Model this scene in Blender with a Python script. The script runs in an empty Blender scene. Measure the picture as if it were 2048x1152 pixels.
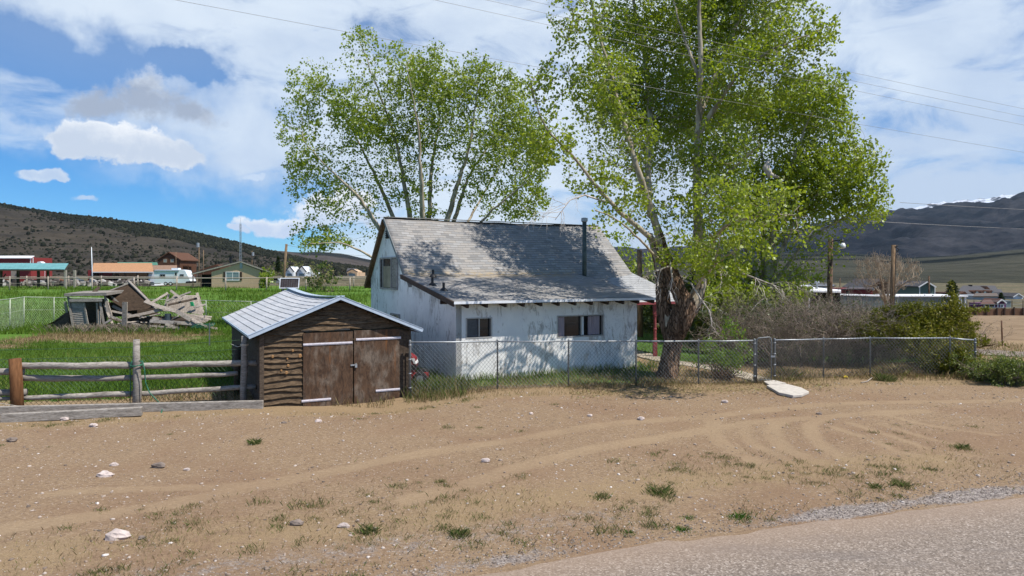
import bpy, math, random
import numpy as np
from mathutils import Vector
R = math.radians
C = bpy.context.scene.collection
sc = bpy.context.scene
rng = np.random.default_rng(7); random.seed(7)
# ------------------------------------------------------------------ camera, light, exposure
F, CX, HY, H = 1384.0, 1024.0, 545.0, 3.2
cam = bpy.data.cameras.new('camera'); camo = bpy.data.objects.new('camera', cam); C.objects.link(camo)
camo.location = (0, 0, H); camo.rotation_euler = (R(90), 0, 0)
cam.sensor_width = 36; cam.lens = 36*F/2048; cam.shift_y = -31/2048
cam.clip_start = .1; cam.clip_end = 30000
sc.camera = camo
SUN_EL, SUN_AZ = 58, 114          # degrees; azimuth clockwise from +Y
se, sa = R(SUN_EL), R(SUN_AZ)
SDIR = Vector((math.cos(se)*math.sin(sa), math.cos(se)*math.cos(sa), math.sin(se)))
sun = bpy.data.lights.new('sun', 'SUN'); sun.energy = 5.0; sun.angle = R(.5); sun.color = (1, .945, .86)
suno = bpy.data.objects.new('sun', sun); C.objects.link(suno); suno.rotation_euler = SDIR.to_track_quat('Z', 'Y').to_euler()
suno.location = (20, -10, 40)
vs = sc.view_settings; vs.view_transform = 'Standard'; vs.look = 'None'; vs.exposure = 0.30; vs.gamma = 1; vs.use_curve_mapping = False

# ------------------------------------------------------------------ node helpers
class NT:
    def __init__(s, tree): s.t = tree; s.t.nodes.clear()
    def n(s, typ, ins=None, out=0, **props):
        nd = s.t.nodes.new(typ)
        for k, v in props.items(): setattr(nd, k, v)
        for k, v in (ins or {}).items():
            sk = nd.inputs[k]
            if isinstance(v, bpy.types.NodeSocket): s.t.links.new(v, sk)
            else: sk.default_value = v
        return nd.outputs[out] if len(nd.outputs) > out else None
    def math(s, op, a, b=0.0, c=None, clamp=False):
        ins = {0: a, 1: b}
        if c is not None: ins[2] = c
        return s.n('ShaderNodeMath', ins, operation=op, use_clamp=clamp)
    def noise(s, scale, detail=4, rough=.55, vec=None, dist=0., out=0):
        ins = {'Scale': scale, 'Detail': detail, 'Roughness': rough, 'Distortion': dist}
        if vec is not None: ins['Vector'] = vec
        return s.n('ShaderNodeTexNoise', ins, out=out)
    def ramp(s, fac, lo, hi):          # linear remap clamped
        return s.n('ShaderNodeMapRange', {'Value': fac, 'From Min': lo, 'From Max': hi}, interpolation_type='SMOOTHSTEP')
    def cramp(s, fac, stops):
        nd = s.t.nodes.new('ShaderNodeValToRGB'); s.t.links.new(fac, nd.inputs[0]); cr = nd.color_ramp
        while len(cr.elements) < len(stops): cr.elements.new(.5)
        for e, (p, c) in zip(cr.elements, stops): e.position = p; e.color = tuple(c) + (1,) if len(c) == 3 else c
        return nd.outputs[0]
    def mix(s, fac, a, b, mode='MIX'):
        nd = s.t.nodes.new('ShaderNodeMix'); nd.data_type = 'RGBA'; nd.blend_type = mode; nd.clamp_factor = True
        for i, v in ((0, fac), (6, a), (7, b)):
            if isinstance(v, bpy.types.NodeSocket): s.t.links.new(v, nd.inputs[i])
            else: nd.inputs[i].default_value = (tuple(v) + (1,) if isinstance(v, (tuple, list)) and len(v) == 3 else v)
        return nd.outputs[2]
    def attr(s, name, out=2): return s.n('ShaderNodeAttribute', out=out, attribute_name=name)
    def obj(s): return s.n('ShaderNodeTexCoord', out=3)
    def uv(s): return s.n('ShaderNodeTexCoord', out=2)
    def mapv(s, vec, scale=(1, 1, 1), rot=(0, 0, 0), loc=(0, 0, 0)):
        return s.n('ShaderNodeMapping', {'Vector': vec, 'Scale': scale, 'Rotation': rot, 'Location': loc})
    def bump(s, h, strength=.4, dist=.02): return s.n('ShaderNodeBump', {'Height': h, 'Strength': strength, 'Distance': dist})
    def out(s, shader): s.n('ShaderNodeOutputMaterial', {0: shader})
    def pbr(s, col, rough=.85, metal=0., normal=None, spec=.3):
        ins = {'Base Color': col if isinstance(col, bpy.types.NodeSocket) else tuple(col) + (1,), 'Roughness': rough, 'Metallic': metal, 'Specular IOR Level': spec}
        if normal is not None: ins['Normal'] = normal
        sh = s.n('ShaderNodeBsdfPrincipled', ins); return sh
def material(name):
    m = bpy.data.materials.new(name); m.use_nodes = True; return m, NT(m.node_tree)
def simple(name, col, rough=.8, metal=0., var=.25, nscale=6., bump=0., stretch=(1, 1, 1), spec=.3):
    m, t = material(name); v = t.mapv(t.obj(), stretch)
    n = t.noise(nscale, 5, .6, v)
    c = t.mix(t.ramp(n, .3, .7), tuple(x*(1-var) for x in col), tuple(min(1, x*(1+var)) for x in col))
    t.out(t.pbr(c, rough, metal, t.bump(n, bump, .01) if bump else None, spec)); return m

# ------------------------------------------------------------------ world: Nishita sky plus clouds by direction
w = bpy.data.worlds.new('World'); sc.world = w; w.use_nodes = True
T = NT(w.node_tree)
sky = T.n('ShaderNodeTexSky', sky_type='NISHITA', sun_disc=False, sun_elevation=se, sun_rotation=sa, altitude=1900., dust_density=.35, ozone_density=2.2)
sky = T.mix(1.0, sky, (.58, .90, 1.2), 'MULTIPLY')
sky = T.n('ShaderNodeHueSaturation', {'Saturation': 1.16, 'Value': 1.0, 'Color': sky})
gen = T.n('ShaderNodeTexCoord', out=0)
sep = T.t.nodes.new('ShaderNodeSeparateXYZ'); T.t.links.new(gen, sep.inputs[0])
az = T.math('ARCTAN2', sep.outputs[0], sep.outputs[1]); el = T.math('ARCSINE', sep.outputs[2])
dirv = T.n('ShaderNodeCombineXYZ', {0: az, 1: el, 2: 0.})
def azel(px, py):
    x, z = (px-CX)/F, (HY-py)/F; return math.atan2(x, 1), math.atan2(z, math.hypot(x, 1))
def blob(px, py, rx, ry, vec):
    a, e = azel(px, py); a1, _ = azel(px+rx, py); _, e1 = azel(px, py-ry)
    d = T.n('ShaderNodeVectorMath', {0: vec, 1: (a, e, 0)}, operation='SUBTRACT')
    d = T.n('ShaderNodeVectorMath', {0: d, 1: (1/(a1-a), 1/(e1-e), 0)}, operation='MULTIPLY')
    return T.math('SUBTRACT', 1.0, T.n('ShaderNodeVectorMath', {0: d}, out=1, operation='LENGTH'))
def union(bl, vec):
    o = None
    for b in bl:
        k = blob(*b, vec); o = k if o is None else T.math('SMOOTH_MAX', o, k, .12)
    return o
wn = T.noise(9, 5, .6, dirv, out=1)
warp = T.n('ShaderNodeVectorMath', {0: wn, 1: (.5, .5, .5)}, operation='SUBTRACT')
def warped(amt):
    return T.n('ShaderNodeVectorMath', {0: dirv, 1: T.n('ShaderNodeVectorMath', {0: warp, 1: (amt, amt*.7, 0)}, operation='MULTIPLY')}, operation='ADD')
# high veil: in view, all but the blue gap at the lower left
vv = warped(.22)
gap = union([(20, 110, 380, 105), (-300, 330, 700, 140), (200, 430, 520, 110), (-500, 60, 420, 160), (470, 445, 230, 70), (360, 130, 90, 45)], vv)
veil = T.math('SUBTRACT', 1.0, T.ramp(gap, -.42, .48))
fb = T.noise(7, 7, .6, T.mapv(dirv, (1, 2.4, 1), (0, 0, R(-12))), .6)
veil = T.math('MULTIPLY', T.math('MULTIPLY', veil, T.ramp(fb, .18, .52), clamp=True), T.math('MULTIPLY', T.math('ADD', T.math('MULTIPLY', T.ramp(sep.outputs[1], -.1, .55), .85), .15), T.math('SUBTRACT', 1.0, T.math('MULTIPLY', T.ramp(el, .40, .75), .9))))  # thinned in the unseen sky behind and overhead to lower the ambient light
streak = T.math('MULTIPLY', T.ramp(union([(110, 190, 230, 34), (40, 255, 200, 30), (300, 255, 260, 60)], warped(.12)), -.5, .5), T.ramp(T.noise(5, 6, .65, T.mapv(dirv, (1.3, 6, 1), (0, 0, R(-8)))), .3, .68), clamp=True)
veil = T.math('MAXIMUM', veil, T.math('MAXIMUM', T.math('MULTIPLY', streak, .75), T.math('MULTIPLY', T.ramp(el, .12, .30), .22)))
vt = T.noise(3.6, 7, .62, T.mapv(dirv, (1, 1.9, 1), (0, 0, R(15)), (3.3, 1, 0)), .5)
lowr = T.ramp(union([(1900, 400, 420, 90), (1500, 440, 400, 60), (1750, 260, 330, 60), (1980, 150, 160, 90)], warped(.15)), -.5, .8)
vshade = T.math('SUBTRACT', T.ramp(vt, .25, .68), T.math('MULTIPLY', lowr, .75), clamp=True)
vcol = T.mix(vshade, (.58, .68, .83), (.80, .885, .97))
col = T.mix(T.math('MULTIPLY', veil, .93), T.n('ShaderNodeVectorMath', {0: sky, 1: (.1, .1, .1)}, operation='MULTIPLY'), vcol)
# cumulus puffs
pv = warped(.085)
pnoise = T.math('ADD', T.math('MULTIPLY', T.math('SUBTRACT', T.noise(22, 6, .66, dirv), .5), 1.15), T.math('MULTIPLY', T.math('SUBTRACT', T.noise(64, 5, .7, dirv), .5), .75))
def cumulus(bl, ytop, ybot, top, bot, amt=1.0, soft=.30):
    d = T.math('ADD', union(bl, pv), T.math('MULTIPLY', pnoise, amt))
    m = T.ramp(d, .02, soft)
    _, e0 = azel(CX, ybot); _, e1 = azel(CX, ytop)
    g = T.math('ADD', T.math('SUBTRACT', T.math('MULTIPLY', T.ramp(el, e0, e1), 1.1), T.math('MULTIPLY', T.ramp(d, .05, .75), .30)), T.math('MULTIPLY', T.math('SUBTRACT', T.noise(21, 7, .7, dirv), .40), 2.1), clamp=True)
    return m, T.mix(g, bot, top)
for args in (
    ([(290, 200, 125, 62), (215, 205, 80, 42), (370, 225, 70, 38), (300, 165, 60, 40)], 148, 250, (.82, .87, .93), (.38, .43, .53), 1.15, .70),
    ([(240, 292, 120, 40), (150, 275, 66, 40), (330, 310, 90, 30), (215, 258, 60, 28), (130, 295, 50, 24)], 268, 325, (.97, .985, 1.0), (.62, .69, .80), 1.1, .30),
    ([(82, 348, 58, 18), (50, 342, 28, 13), (115, 354, 26, 9)], 335, 360, (.88, .92, .97), (.52, .64, .83), .8, .34),
    ([(182, 396, 26, 7)], 390, 402, (.80, .87, .96), (.48, .64, .87), .8, .6),
    ([(514, 346, 33, 12)], 338, 356, (.9, .94, 1.), (.6, .72, .9), .8, .45),
    ([(530, 447, 60, 21), (480, 455, 24, 9), (570, 440, 40, 16)], 430, 464, (.96, .98, 1.), (.58, .68, .86), .9, .4),
    ([(650, 420, 90, 34), (700, 400, 60, 30), (760, 440, 70, 20)], 390, 452, (.95, .97, 1.), (.6, .7, .86), .9, .4)):
    m, c = cumulus(*args); col = T.mix(m, col, c)
colS = T.n('ShaderNodeVectorMath', {0: col, 1: (8.6, 8.6, 8.6)}, operation='MULTIPLY')
bg = T.n('ShaderNodeBackground', {'Color': colS, 'Strength': .1})
T.n('ShaderNodeOutputWorld', {0: bg})
w.cycles.sampling_method = 'MANUAL'; w.cycles.sample_map_resolution = 512

# ------------------------------------------------------------------ placing helpers
def sstep(a, b, x):
    t = np.clip((x-a)/(b-a), 0, 1); return t*t*(3-2*t)
def vnoise(x, y, seed=0):
    x = np.asarray(x, float); y = np.asarray(y, float)
    xi = np.floor(x).astype(np.int64); yi = np.floor(y).astype(np.int64); fx = x-xi; fy = y-yi
    fx = fx*fx*(3-2*fx); fy = fy*fy*(3-2*fy)
    def h(a, b):
        n = (a*374761393 + b*668265263 + seed*974711) & 0x7fffffff
        n = ((n ^ (n >> 13))*1274126177) & 0x7fffffff
        return ((n ^ (n >> 16)) & 0xffff)/65535.
    return (h(xi, yi)*(1-fx)+h(xi+1, yi)*fx)*(1-fy)+(h(xi, yi+1)*(1-fx)+h(xi+1, yi+1)*fx)*fy
def fbm(x, y, o=4, seed=0):
    s = 0; a = .5; x = np.asarray(x, float); y = np.asarray(y, float)
    for i in range(o): s = s+a*vnoise(x*2**i, y*2**i, seed+i); a *= .5
    return s
def zgl(X, Y):                      # the lie of the land
    X = np.asarray(X, float); Y = np.asarray(Y, float); r = X/np.maximum(Y, 1)
    w_ = sstep(.22, .5, r)*np.clip(.035*(Y-26), 0, 4.4)
    l_ = sstep(.05, -.1, r)*.5*sstep(35, 85, Y)
    return l_-w_
def G(px, py, dz=0):                # ground point seen at a pixel of the photograph
    r = (px-CX)/F; Y = np.geomspace(3, 3000, 6000); f = H-(py-HY)/F*Y-zgl(r*Y, Y)
    i = int(np.argmax(f < 0)); y = Y[i]
    return Vector((r*y, y, float(zgl(r*y, y))+dz))
def P(px, py, Y): return Vector(((px-CX)/F*Y, Y, H-(py-HY)/F*Y))
def gz(x, y): return float(zgl(x, y))

# ------------------------------------------------------------------ mesh helpers
ORG = {}
def finish(o, name, mat, parent):
    o.data.materials.append(mat); C.objects.link(o)
    if parent is not None: o.parent = parent; ORG[o.name] = ORG[parent.name]
    else: ORG[o.name] = Vector((0, 0, 0))
    return o
def mk(name, V, Fc, mat, parent=None, smooth=False, attrs=None, uv=None):
    V = np.asarray(V, np.float32).reshape(-1, 3)
    if parent is not None: V = V-np.array(ORG[parent.name], np.float32)
    me = bpy.data.meshes.new(name)
    if isinstance(Fc, np.ndarray):
        k = Fc.shape[1]; n = len(Fc)
        me.vertices.add(len(V)); me.vertices.foreach_set('co', V.ravel())
        me.loops.add(n*k); me.loops.foreach_set('vertex_index', Fc.astype(np.int32).ravel())
        me.polygons.add(n); me.polygons.foreach_set('loop_start', np.arange(0, n*k, k, dtype=np.int32))
        try: me.polygons.foreach_set('loop_total', np.full(n, k, np.int32))
        except Exception: pass
        me.update(calc_edges=True)
    else:
        me.from_pydata([tuple(map(float, v)) for v in V], [], Fc); me.update()
    if smooth: me.polygons.foreach_set('use_smooth', np.ones(len(me.polygons), bool))
    for k, a in (attrs or {}).items():
        at = me.attributes.new(k, 'FLOAT', 'POINT'); at.data.foreach_set('value', np.asarray(a, np.float32))
    if uv is not None:
        l = me.uv_layers.new(name='UVMap'); vi = np.zeros(len(me.loops), np.int32); me.loops.foreach_get('vertex_index', vi)
        l.data.foreach_set('uv', np.asarray(uv, np.float32)[vi].ravel())
    return finish(bpy.data.objects.new(name, me), name, mat, parent)
class MB:
    def __init__(s): s.v = []; s.f = []; s.r = []
    def add(s, vs_, fs, rnd=None):
        b = len(s.v); s.v += [Vector(v) for v in vs_]; s.f += [[b+i for i in f] for f in fs]
        q = random.random() if rnd is None else rnd; s.r += [q]*len(vs_); return s
    def box8(s, p, rnd=None): # 4 bottom ccw, 4 top
        return s.add(p, [(3, 2, 1, 0), (4, 5, 6, 7), (0, 1, 5, 4), (1, 2, 6, 5), (2, 3, 7, 6), (3, 0, 4, 7)], rnd)
    def box(s, c, d, ax=None, rnd=None):
        c = Vector(c); X, Y, Z = ax or (Vector((1, 0, 0)), Vector((0, 1, 0)), Vector((0, 0, 1)))
        hx, hy, hz = X*d[0]/2, Y*d[1]/2, Z*d[2]/2
        return s.box8([c-hx-hy-hz, c+hx-hy-hz, c+hx+hy-hz, c-hx+hy-hz, c-hx-hy+hz, c+hx-hy+hz, c+hx+hy+hz, c-hx+hy+hz], rnd)
    def beam(s, a, b, wd, th, up=Vector((0, 0, 1)), rnd=None):
        a = Vector(a); b = Vector(b); X = (b-a); L = X.length; X = X/L
        Y = Vector(up).cross(X)
        if Y.length < .01: Y = Vector((0, 1, 0)).cross(X)
        Y.normalize(); Z = X.cross(Y)
        return s.box((a+b)/2, (L, wd, th), (X, Y, Z), rnd)
    def prism(s, poly, ext, rnd=None):
        n = len(poly); e = Vector(ext); a = [Vector(p) for p in poly]
        fs = [list(range(n))[::-1], list(range(n, 2*n))]+[(i, (i+1) % n, n+(i+1) % n, n+i) for i in range(n)]
        return s.add(a+[p+e for p in a], fs, rnd)
    def tube(s, pts, rad, n=8, cap=True, rnd=None, wob=0.):
        pts = [Vector(p) for p in pts]; m = len(pts); rad = [rad]*m if isinstance(rad, (int, float)) else rad
        vs_, fs = [], []
        t0 = (pts[1]-pts[0]).normalized(); A = t0.orthogonal().normalized()
        for i, p in enumerate(pts):
            t = (pts[min(i+1, m-1)]-pts[max(i-1, 0)]).normalized(); A = (A-t*A.dot(t)).normalized(); B = t.cross(A)
            for k in range(n):
                q = 2*math.pi*k/n; r = rad[i]*(1+wob*random.uniform(-1, 1)); vs_.append(p+A*math.cos(q)*r+B*math.sin(q)*r)
        for i in range(m-1):
            for k in range(n): fs.append((i*n+k, i*n+(k+1) % n, (i+1)*n+(k+1) % n, (i+1)*n+k))
        if cap: fs += [tuple(range(n))[::-1], tuple(range((m-1)*n, m*n))]
        return s.add(vs_, fs, rnd)
    def build(s, name, mat, parent=None, smooth=False, bevel=0.):
        o = mk(name, [tuple(v) for v in s.v], s.f, mat, parent, smooth, {'rnd': s.r})
        if bevel:
            b = o.modifiers.new('bevel', 'BEVEL'); b.width = bevel; b.segments = 2; b.limit_method = 'ANGLE'
        return o
def tag(o, label, cat, group=None, kind=None):
    o['label'] = label; o['category'] = cat
    if group: o['group'] = group
    if kind: o['kind'] = kind
    return o
def struct(o): o['kind'] = 'structure'; return o
def stuff(o, label, cat): return tag(o, label, cat, None, 'stuff')
def thing(name, label, cat, loc=(0, 0, 0), group=None, rz=0):
    o = bpy.data.objects.new(name, None); C.objects.link(o); o.empty_display_size = .2
    o.location = loc; o.rotation_euler = (0, 0, rz); ORG[o.name] = Vector(loc); return tag(o, label, cat, group)
def dup(root, loc, rz=0, scale=1., label=None):
    r = root.copy(); C.objects.link(r); r.location = loc; r.rotation_euler = (0, 0, rz); r.scale = (scale,)*3 if not isinstance(scale, tuple) else scale
    if label: r['label'] = label
    for ch in list(root.children):
        c = ch.copy(); C.objects.link(c); c.parent = r
        for g in ch.children:
            d = g.copy(); C.objects.link(d); d.parent = c
    return r
class Frame:                       # a yawed local frame on the ground
    def __init__(s, o, yaw):
        a = R(yaw); s.o = Vector(o); s.u = Vector((math.cos(a), math.sin(a), 0)); s.v = Vector((-math.sin(a), math.cos(a), 0)); s.z = Vector((0, 0, 1)); s.ax = (s.u, s.v, s.z)
    def __call__(s, u, v, z): return s.o+s.u*u+s.v*v+s.z*z

# ------------------------------------------------------------------ materials
def m_ground():
    m, t = material('ground_soil'); o = t.obj()
    fine = t.math('ADD', t.math('MULTIPLY', t.noise(38, 6, .75, o), .6), t.math('MULTIPLY', t.noise(120, 3, .8, o), .4)); mid = t.noise(2.6, 6, .65, o); big = t.noise(.35, 4, .6, o)
    dirt = t.mix(t.ramp(fine, .34, .66), (.145, .095, .055), (.35, .247, .152))
    dirt = t.mix(t.ramp(mid, .35, .7), dirt, (.262, .184, .114))
    dirt = t.mix(t.math('MULTIPLY', t.ramp(t.noise(10, 5, .8, t.mapv(o, (1, 1.8, 1))), .50, .59), .75), dirt, (.165, .108, .072)); dirt = t.mix(t.math('MULTIPLY', t.ramp(t.noise(17, 5, .8, t.mapv(o, (1, 1.6, 1), (0, 0, 0), (5, 3, 0))), .53, .61), .7), dirt, (.41, .31, .208))
    dirt = t.mix(t.math('MULTIPLY', t.ramp(big, .42, .66), .5), dirt, (.20, .122, .076))
    peb = t.n('ShaderNodeTexVoronoi', {'Vector': o, 'Scale': 26.}, out=1); ps = t.n('ShaderNodeTexVoronoi', {'Vector': o, 'Scale': 26.}, out=0)
    pm = t.math('MULTIPLY', t.math('LESS_THAN', ps, .22), t.math('GREATER_THAN', t.n('ShaderNodeSeparateColor', {0: peb}), .8))
    dirt = t.mix(t.math('MULTIPLY', pm, t.math('SUBTRACT', 1, t.attr('track'))), dirt, t.mix(t.n('ShaderNodeSeparateColor', {0: peb}, out=1), (.15, .125, .11), (.56, .49, .44)))
    dirt = t.mix(t.math('MULTIPLY', t.attr('track'), .55), dirt, t.mix(fine, (.31, .225, .138), (.40, .298, .186)))
    straw = t.mix(t.ramp(t.noise(60, 4, .7, o), .3, .7), (.19, .132, .074), (.36, .262, .150))
    green = t.mix(t.ramp(t.noise(30, 4, .7, o), .3, .7), (.035, .085, .014), (.11, .20, .035))
    grav = t.n('ShaderNodeTexVoronoi', {'Vector': o, 'Scale': 42.}, out=1)
    gravel = t.cramp(t.n('ShaderNodeSeparateColor', {0: grav}), [(0, (.10, .085, .08)), (.45, (.24, .205, .185)), (.8, (.30, .26, .23)), (1, (.42, .37, .335))])
    brk = t.math('SUBTRACT', t.math('ADD', t.math('MULTIPLY', t.noise(4.5, 6, .75, o), .5), t.math('MULTIPLY', t.noise(55, 4, .8, o), .5)), .5)
    def wgt(a, lo=.40, hi=.56, k=1.9): return t.ramp(t.math('ADD', t.attr(a), t.math('MULTIPLY', brk, k)), lo, hi)
    c = t.mix(t.math('MULTIPLY', wgt('straw'), .8), dirt, straw)
    c = t.mix(wgt('green'), c, green)
    c = t.mix(wgt('gravel'), c, gravel)
    h = t.math('ADD', t.math('ADD', fine, t.math('MULTIPLY', mid, 1.5)), t.math('MULTIPLY', pm, .5))
    t.out(t.pbr(c, .95, 0, t.bump(h, .55, .035), .15)); return m
def m_far():
    m, t = material('valley_floor'); o = t.obj()
    n1 = t.noise(.5, 7, .7, o); n2 = t.noise(.045, 5, .6, o); n3 = t.noise(4, 5, .7, o)
    sage = t.mix(t.ramp(n1, .3, .7), (.065, .056, .036), (.20, .165, .10)); sage = t.mix(t.math('MULTIPLY', t.ramp(n2, .4, .6), .55), sage, (.06, .066, .036))
    green = t.mix(t.ramp(n3, .3, .7), (.05, .115, .016), (.12, .22, .03)); green = t.mix(t.math('MULTIPLY', t.ramp(t.noise(.12, 4, .6, o), .45, .7), .4), green, (.20, .22, .06))
    tan = t.mix(t.ramp(n1, .3, .7), (.185, .128, .078), (.27, .195, .122))
    brk = t.math('MULTIPLY', t.math('SUBTRACT', t.noise(.7, 6, .7, o), .5), .8)
    c = t.mix(t.ramp(t.math('ADD', t.attr('green'), brk), .4, .6), sage, green)
    c = t.mix(t.ramp(t.math('ADD', t.attr('straw'), brk), .4, .6), c, tan)
    t.out(t.pbr(c, .95, 0, t.bump(n1, .6, .25), .1)); return m
def m_road():
    m, t = material('chip_seal_road'); o = t.obj()
    v = t.n('ShaderNodeTexVoronoi', {'Vector': o, 'Scale': 55.}, out=1); s_ = t.n('ShaderNodeSeparateColor', {0: v})
    c = t.cramp(s_, [(0, (.125, .10, .082)), (.5, (.215, .175, .142)), (.85, (.29, .24, .20)), (1, (.42, .365, .32))])
    st = t.noise(1.2, 5, .6, t.mapv(o, (.35, 1.6, 1), (0, 0, R(-17))))
    c = t.mix(t.math('MULTIPLY', t.ramp(st, .45, .75), .55), c, (.15, .13, .12))
    c = t.mix(t.math('MULTIPLY', t.ramp(t.attr('straw'), .2, 1), .6), c, t.mix(t.noise(20, 4, .7, o), (.28, .19, .13), (.40, .29, .2)))
    t.out(t.pbr(c, .9, 0, t.bump(s_, .5, .012), .25)); return m
def m_blade(name, stops, trans=.35):
    m, t = material(name); c = t.cramp(t.attr('rnd'), stops)
    d = t.n('ShaderNodeBsdfDiffuse', {'Color': c}); tr = t.n('ShaderNodeBsdfTranslucent', {'Color': c})
    t.out(t.n('ShaderNodeMixShader', {0: trans, 1: d, 2: tr})); return m
def m_leaf(name, stops, trans=.55, gloss=.04):
    m, t = material(name); c = t.cramp(t.attr('rnd'), stops)
    d = t.n('ShaderNodeBsdfDiffuse', {'Color': c}); tr = t.n('ShaderNodeBsdfTranslucent', {'Color': t.mix(.5, c, (.36, .46, .02), 'MIX')})
    g = t.n('ShaderNodeBsdfGlossy', {'Color': (.8, .85, .8, 1), 'Roughness': .45})
    sh = t.n('ShaderNodeMixShader', {0: trans, 1: d, 2: tr}); t.out(t.n('ShaderNodeMixShader', {0: gloss, 1: sh, 2: g})); return m
def m_bark(name, a, b, scale=5., furrow=0.):
    m, t = material(name); o = t.obj()
    v = t.mapv(o, (1, 1, .22)); n = t.noise(scale, 7, .7, v, .8)
    c = t.mix(t.ramp(n, .35, .65), a, b)
    k = t.noise(2, 3, .6, o); c = t.mix(t.math('MULTIPLY', t.ramp(k, .55, .75), .5), c, tuple(x*.45 for x in a))
    h = n
    if furrow:
        wv = t.n('ShaderNodeTexVoronoi', {'Vector': t.mapv(t.noise(3, 3, .5, o, out=1), (.25,)*3), 'Scale': 1.}, out=0)
        vo = t.n('ShaderNodeTexVoronoi', {'Vector': t.mapv(o, (13, 13, 2.2), (R(6), R(-12), 0)), 'Scale': 1., 'Randomness': 1.}, out=0, feature='DISTANCE_TO_EDGE')
        h = t.math('ADD', t.ramp(vo, 0, .22), t.math('MULTIPLY', n, .5)); c = t.mix(t.ramp(vo, .0, .16), tuple(x*.5 for x in a), c)
    t.out(t.pbr(c, .95, 0, t.bump(h, .8 if furrow else .7, furrow or .02), .1)); return m
def m_stucco():
    m, t = material('peeling_white_stucco'); o = t.obj()
    n = t.noise(70, 4, .6, o); base = t.mix(t.ramp(t.noise(1.4, 5, .6, o), .3, .7), (.76, .75, .735), (.85, .84, .815))
    stv = t.mapv(o, (1, 1, .28)); s1 = t.noise(5.5, 8, .78, stv, 1.2); s2 = t.noise(.8, 3, .5, o)
    flake = t.ramp(t.math('ADD', s1, t.math('MULTIPLY', t.math('SUBTRACT', s2, .5), .55)), .54, .585)
    ring = t.math('SUBTRACT', t.ramp(t.math('ADD', s1, t.math('MULTIPLY', t.math('SUBTRACT', s2, .5), .55)), .515, .545), flake, clamp=True)
    pc = t.mix(t.ramp(t.noise(9, 5, .7, o), .35, .65), (.40, .37, .34), (.60, .58, .55))
    c = t.mix(t.math('MULTIPLY', flake, .95), base, pc); c = t.mix(t.math('MULTIPLY', ring, .35), c, (.30, .27, .25))
    cr = t.n('ShaderNodeTexVoronoi', {'Vector': t.n('ShaderNodeVectorMath', {0: o, 1: t.n('ShaderNodeVectorMath', {0: t.noise(3, 5, .7, o, out=1), 1: (.9, .9, .9)}, operation='MULTIPLY')}, operation='ADD'), 'Scale': 1.1}, feature='DISTANCE_TO_EDGE')
    crk = t.math('MULTIPLY', t.math('LESS_THAN', cr, .007), t.ramp(t.noise(.7, 2, .5, o), .45, .6)); c = t.mix(t.math('MULTIPLY', crk, .6), c, (.33, .31, .30))
    h = t.math('ADD', t.math('MULTIPLY', n, .6), t.math('MULTIPLY', flake, -1.0))
    t.out(t.pbr(c, .92, 0, t.bump(h, .5, .012), .2)); return m
def m_shingle(name, cols, bw=.32, rh=.145, moss=0.):
    m, t = material(name); u = t.uv()
    u2 = t.n('ShaderNodeVectorMath', {0: u, 1: t.n('ShaderNodeVectorMath', {0: t.noise(1.3, 4, .6, u, out=1), 1: (.03, .03, 0)}, operation='MULTIPLY')}, operation='ADD')
    br = t.t.nodes.new('ShaderNodeTexBrick'); t.t.links.new(u2, br.inputs['Vector'])
    for k, v in (('Color1', (0, 0, 0, 1)), ('Color2', (1, 1, 1, 1)), ('Mortar', (.5, .5, .5, 1)), ('Scale', 1.), ('Mortar Size', .008), ('Mortar Smooth', .3), ('Bias', 0.), ('Brick Width', bw), ('Row Height', rh)): br.inputs[k].default_value = v
    c = t.cramp(t.n('ShaderNodeSeparateColor', {0: br.outputs[0]}), [(i/(len(cols)-1), q) for i, q in enumerate(cols)])
    c = t.mix(t.math('MULTIPLY', t.noise(60, 3, .7, u), .35), c, (.20, .19, .185))
    sepu = t.t.nodes.new('ShaderNodeSeparateXYZ'); t.t.links.new(u2, sepu.inputs[0])
    saw = t.math('FRACT', t.math('DIVIDE', sepu.outputs[1], rh))
    c = t.mix(t.math('MULTIPLY', t.ramp(saw, .84, .99), .75), c, (.07, .068, .066))
    c = t.mix(t.math('MULTIPLY', br.outputs[1], .45), c, (.09, .085, .08))
    d = t.noise(.9, 5, .65, u); c = t.mix(t.math('MULTIPLY', t.ramp(d, .5, .75), .4), c, (.33, .29, .24))
    if moss: c = t.mix(t.math('MULTIPLY', t.math('MULTIPLY', t.attr('debris'), t.ramp(t.noise(7, 6, .75, t.mapv(u, (.5, 1.5, 1))), .42, .58)), moss), c, t.mix(t.noise(30, 3, .6, u), (.30, .20, .09), (.50, .38, .20)))
    h = t.math('SUBTRACT', t.math('SUBTRACT', 1, saw), t.math('MULTIPLY', br.outputs[1], .6))
    t.out(t.pbr(c, .93, 0, t.bump(h, .7, .012), .2)); return m
def m_wood(name, a, b, scale=8., along=(1, 1, 1), dark=.5, bump=.5, knots=False):
    m, t = material(name); o = t.mapv(t.obj(), along); r = t.attr('rnd')
    sh = t.n('ShaderNodeVectorMath', {0: o, 1: t.n('ShaderNodeCombineXYZ', {0: t.math('MULTIPLY', r, 31.), 1: t.math('MULTIPLY', r, 17.), 2: t.math('MULTIPLY', r, 23.)})}, operation='ADD')
    n = t.noise(scale, 7, .72, sh, .6)
    c = t.mix(t.ramp(n, .3, .68), a, b); c = t.mix(t.math('MULTIPLY', t.ramp(r, 0, 1), .5), c, t.mix(n, tuple(x*.55 for x in a), tuple(x*.8 for x in b)))
    c = t.mix(t.math('MULTIPLY', t.ramp(t.noise(scale*.3, 4, .6, sh), .5, .72), dark), c, tuple(x*.4 for x in a))
    t.out(t.pbr(c, .92, 0, t.bump(n, bump, .01), .15)); return m
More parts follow.
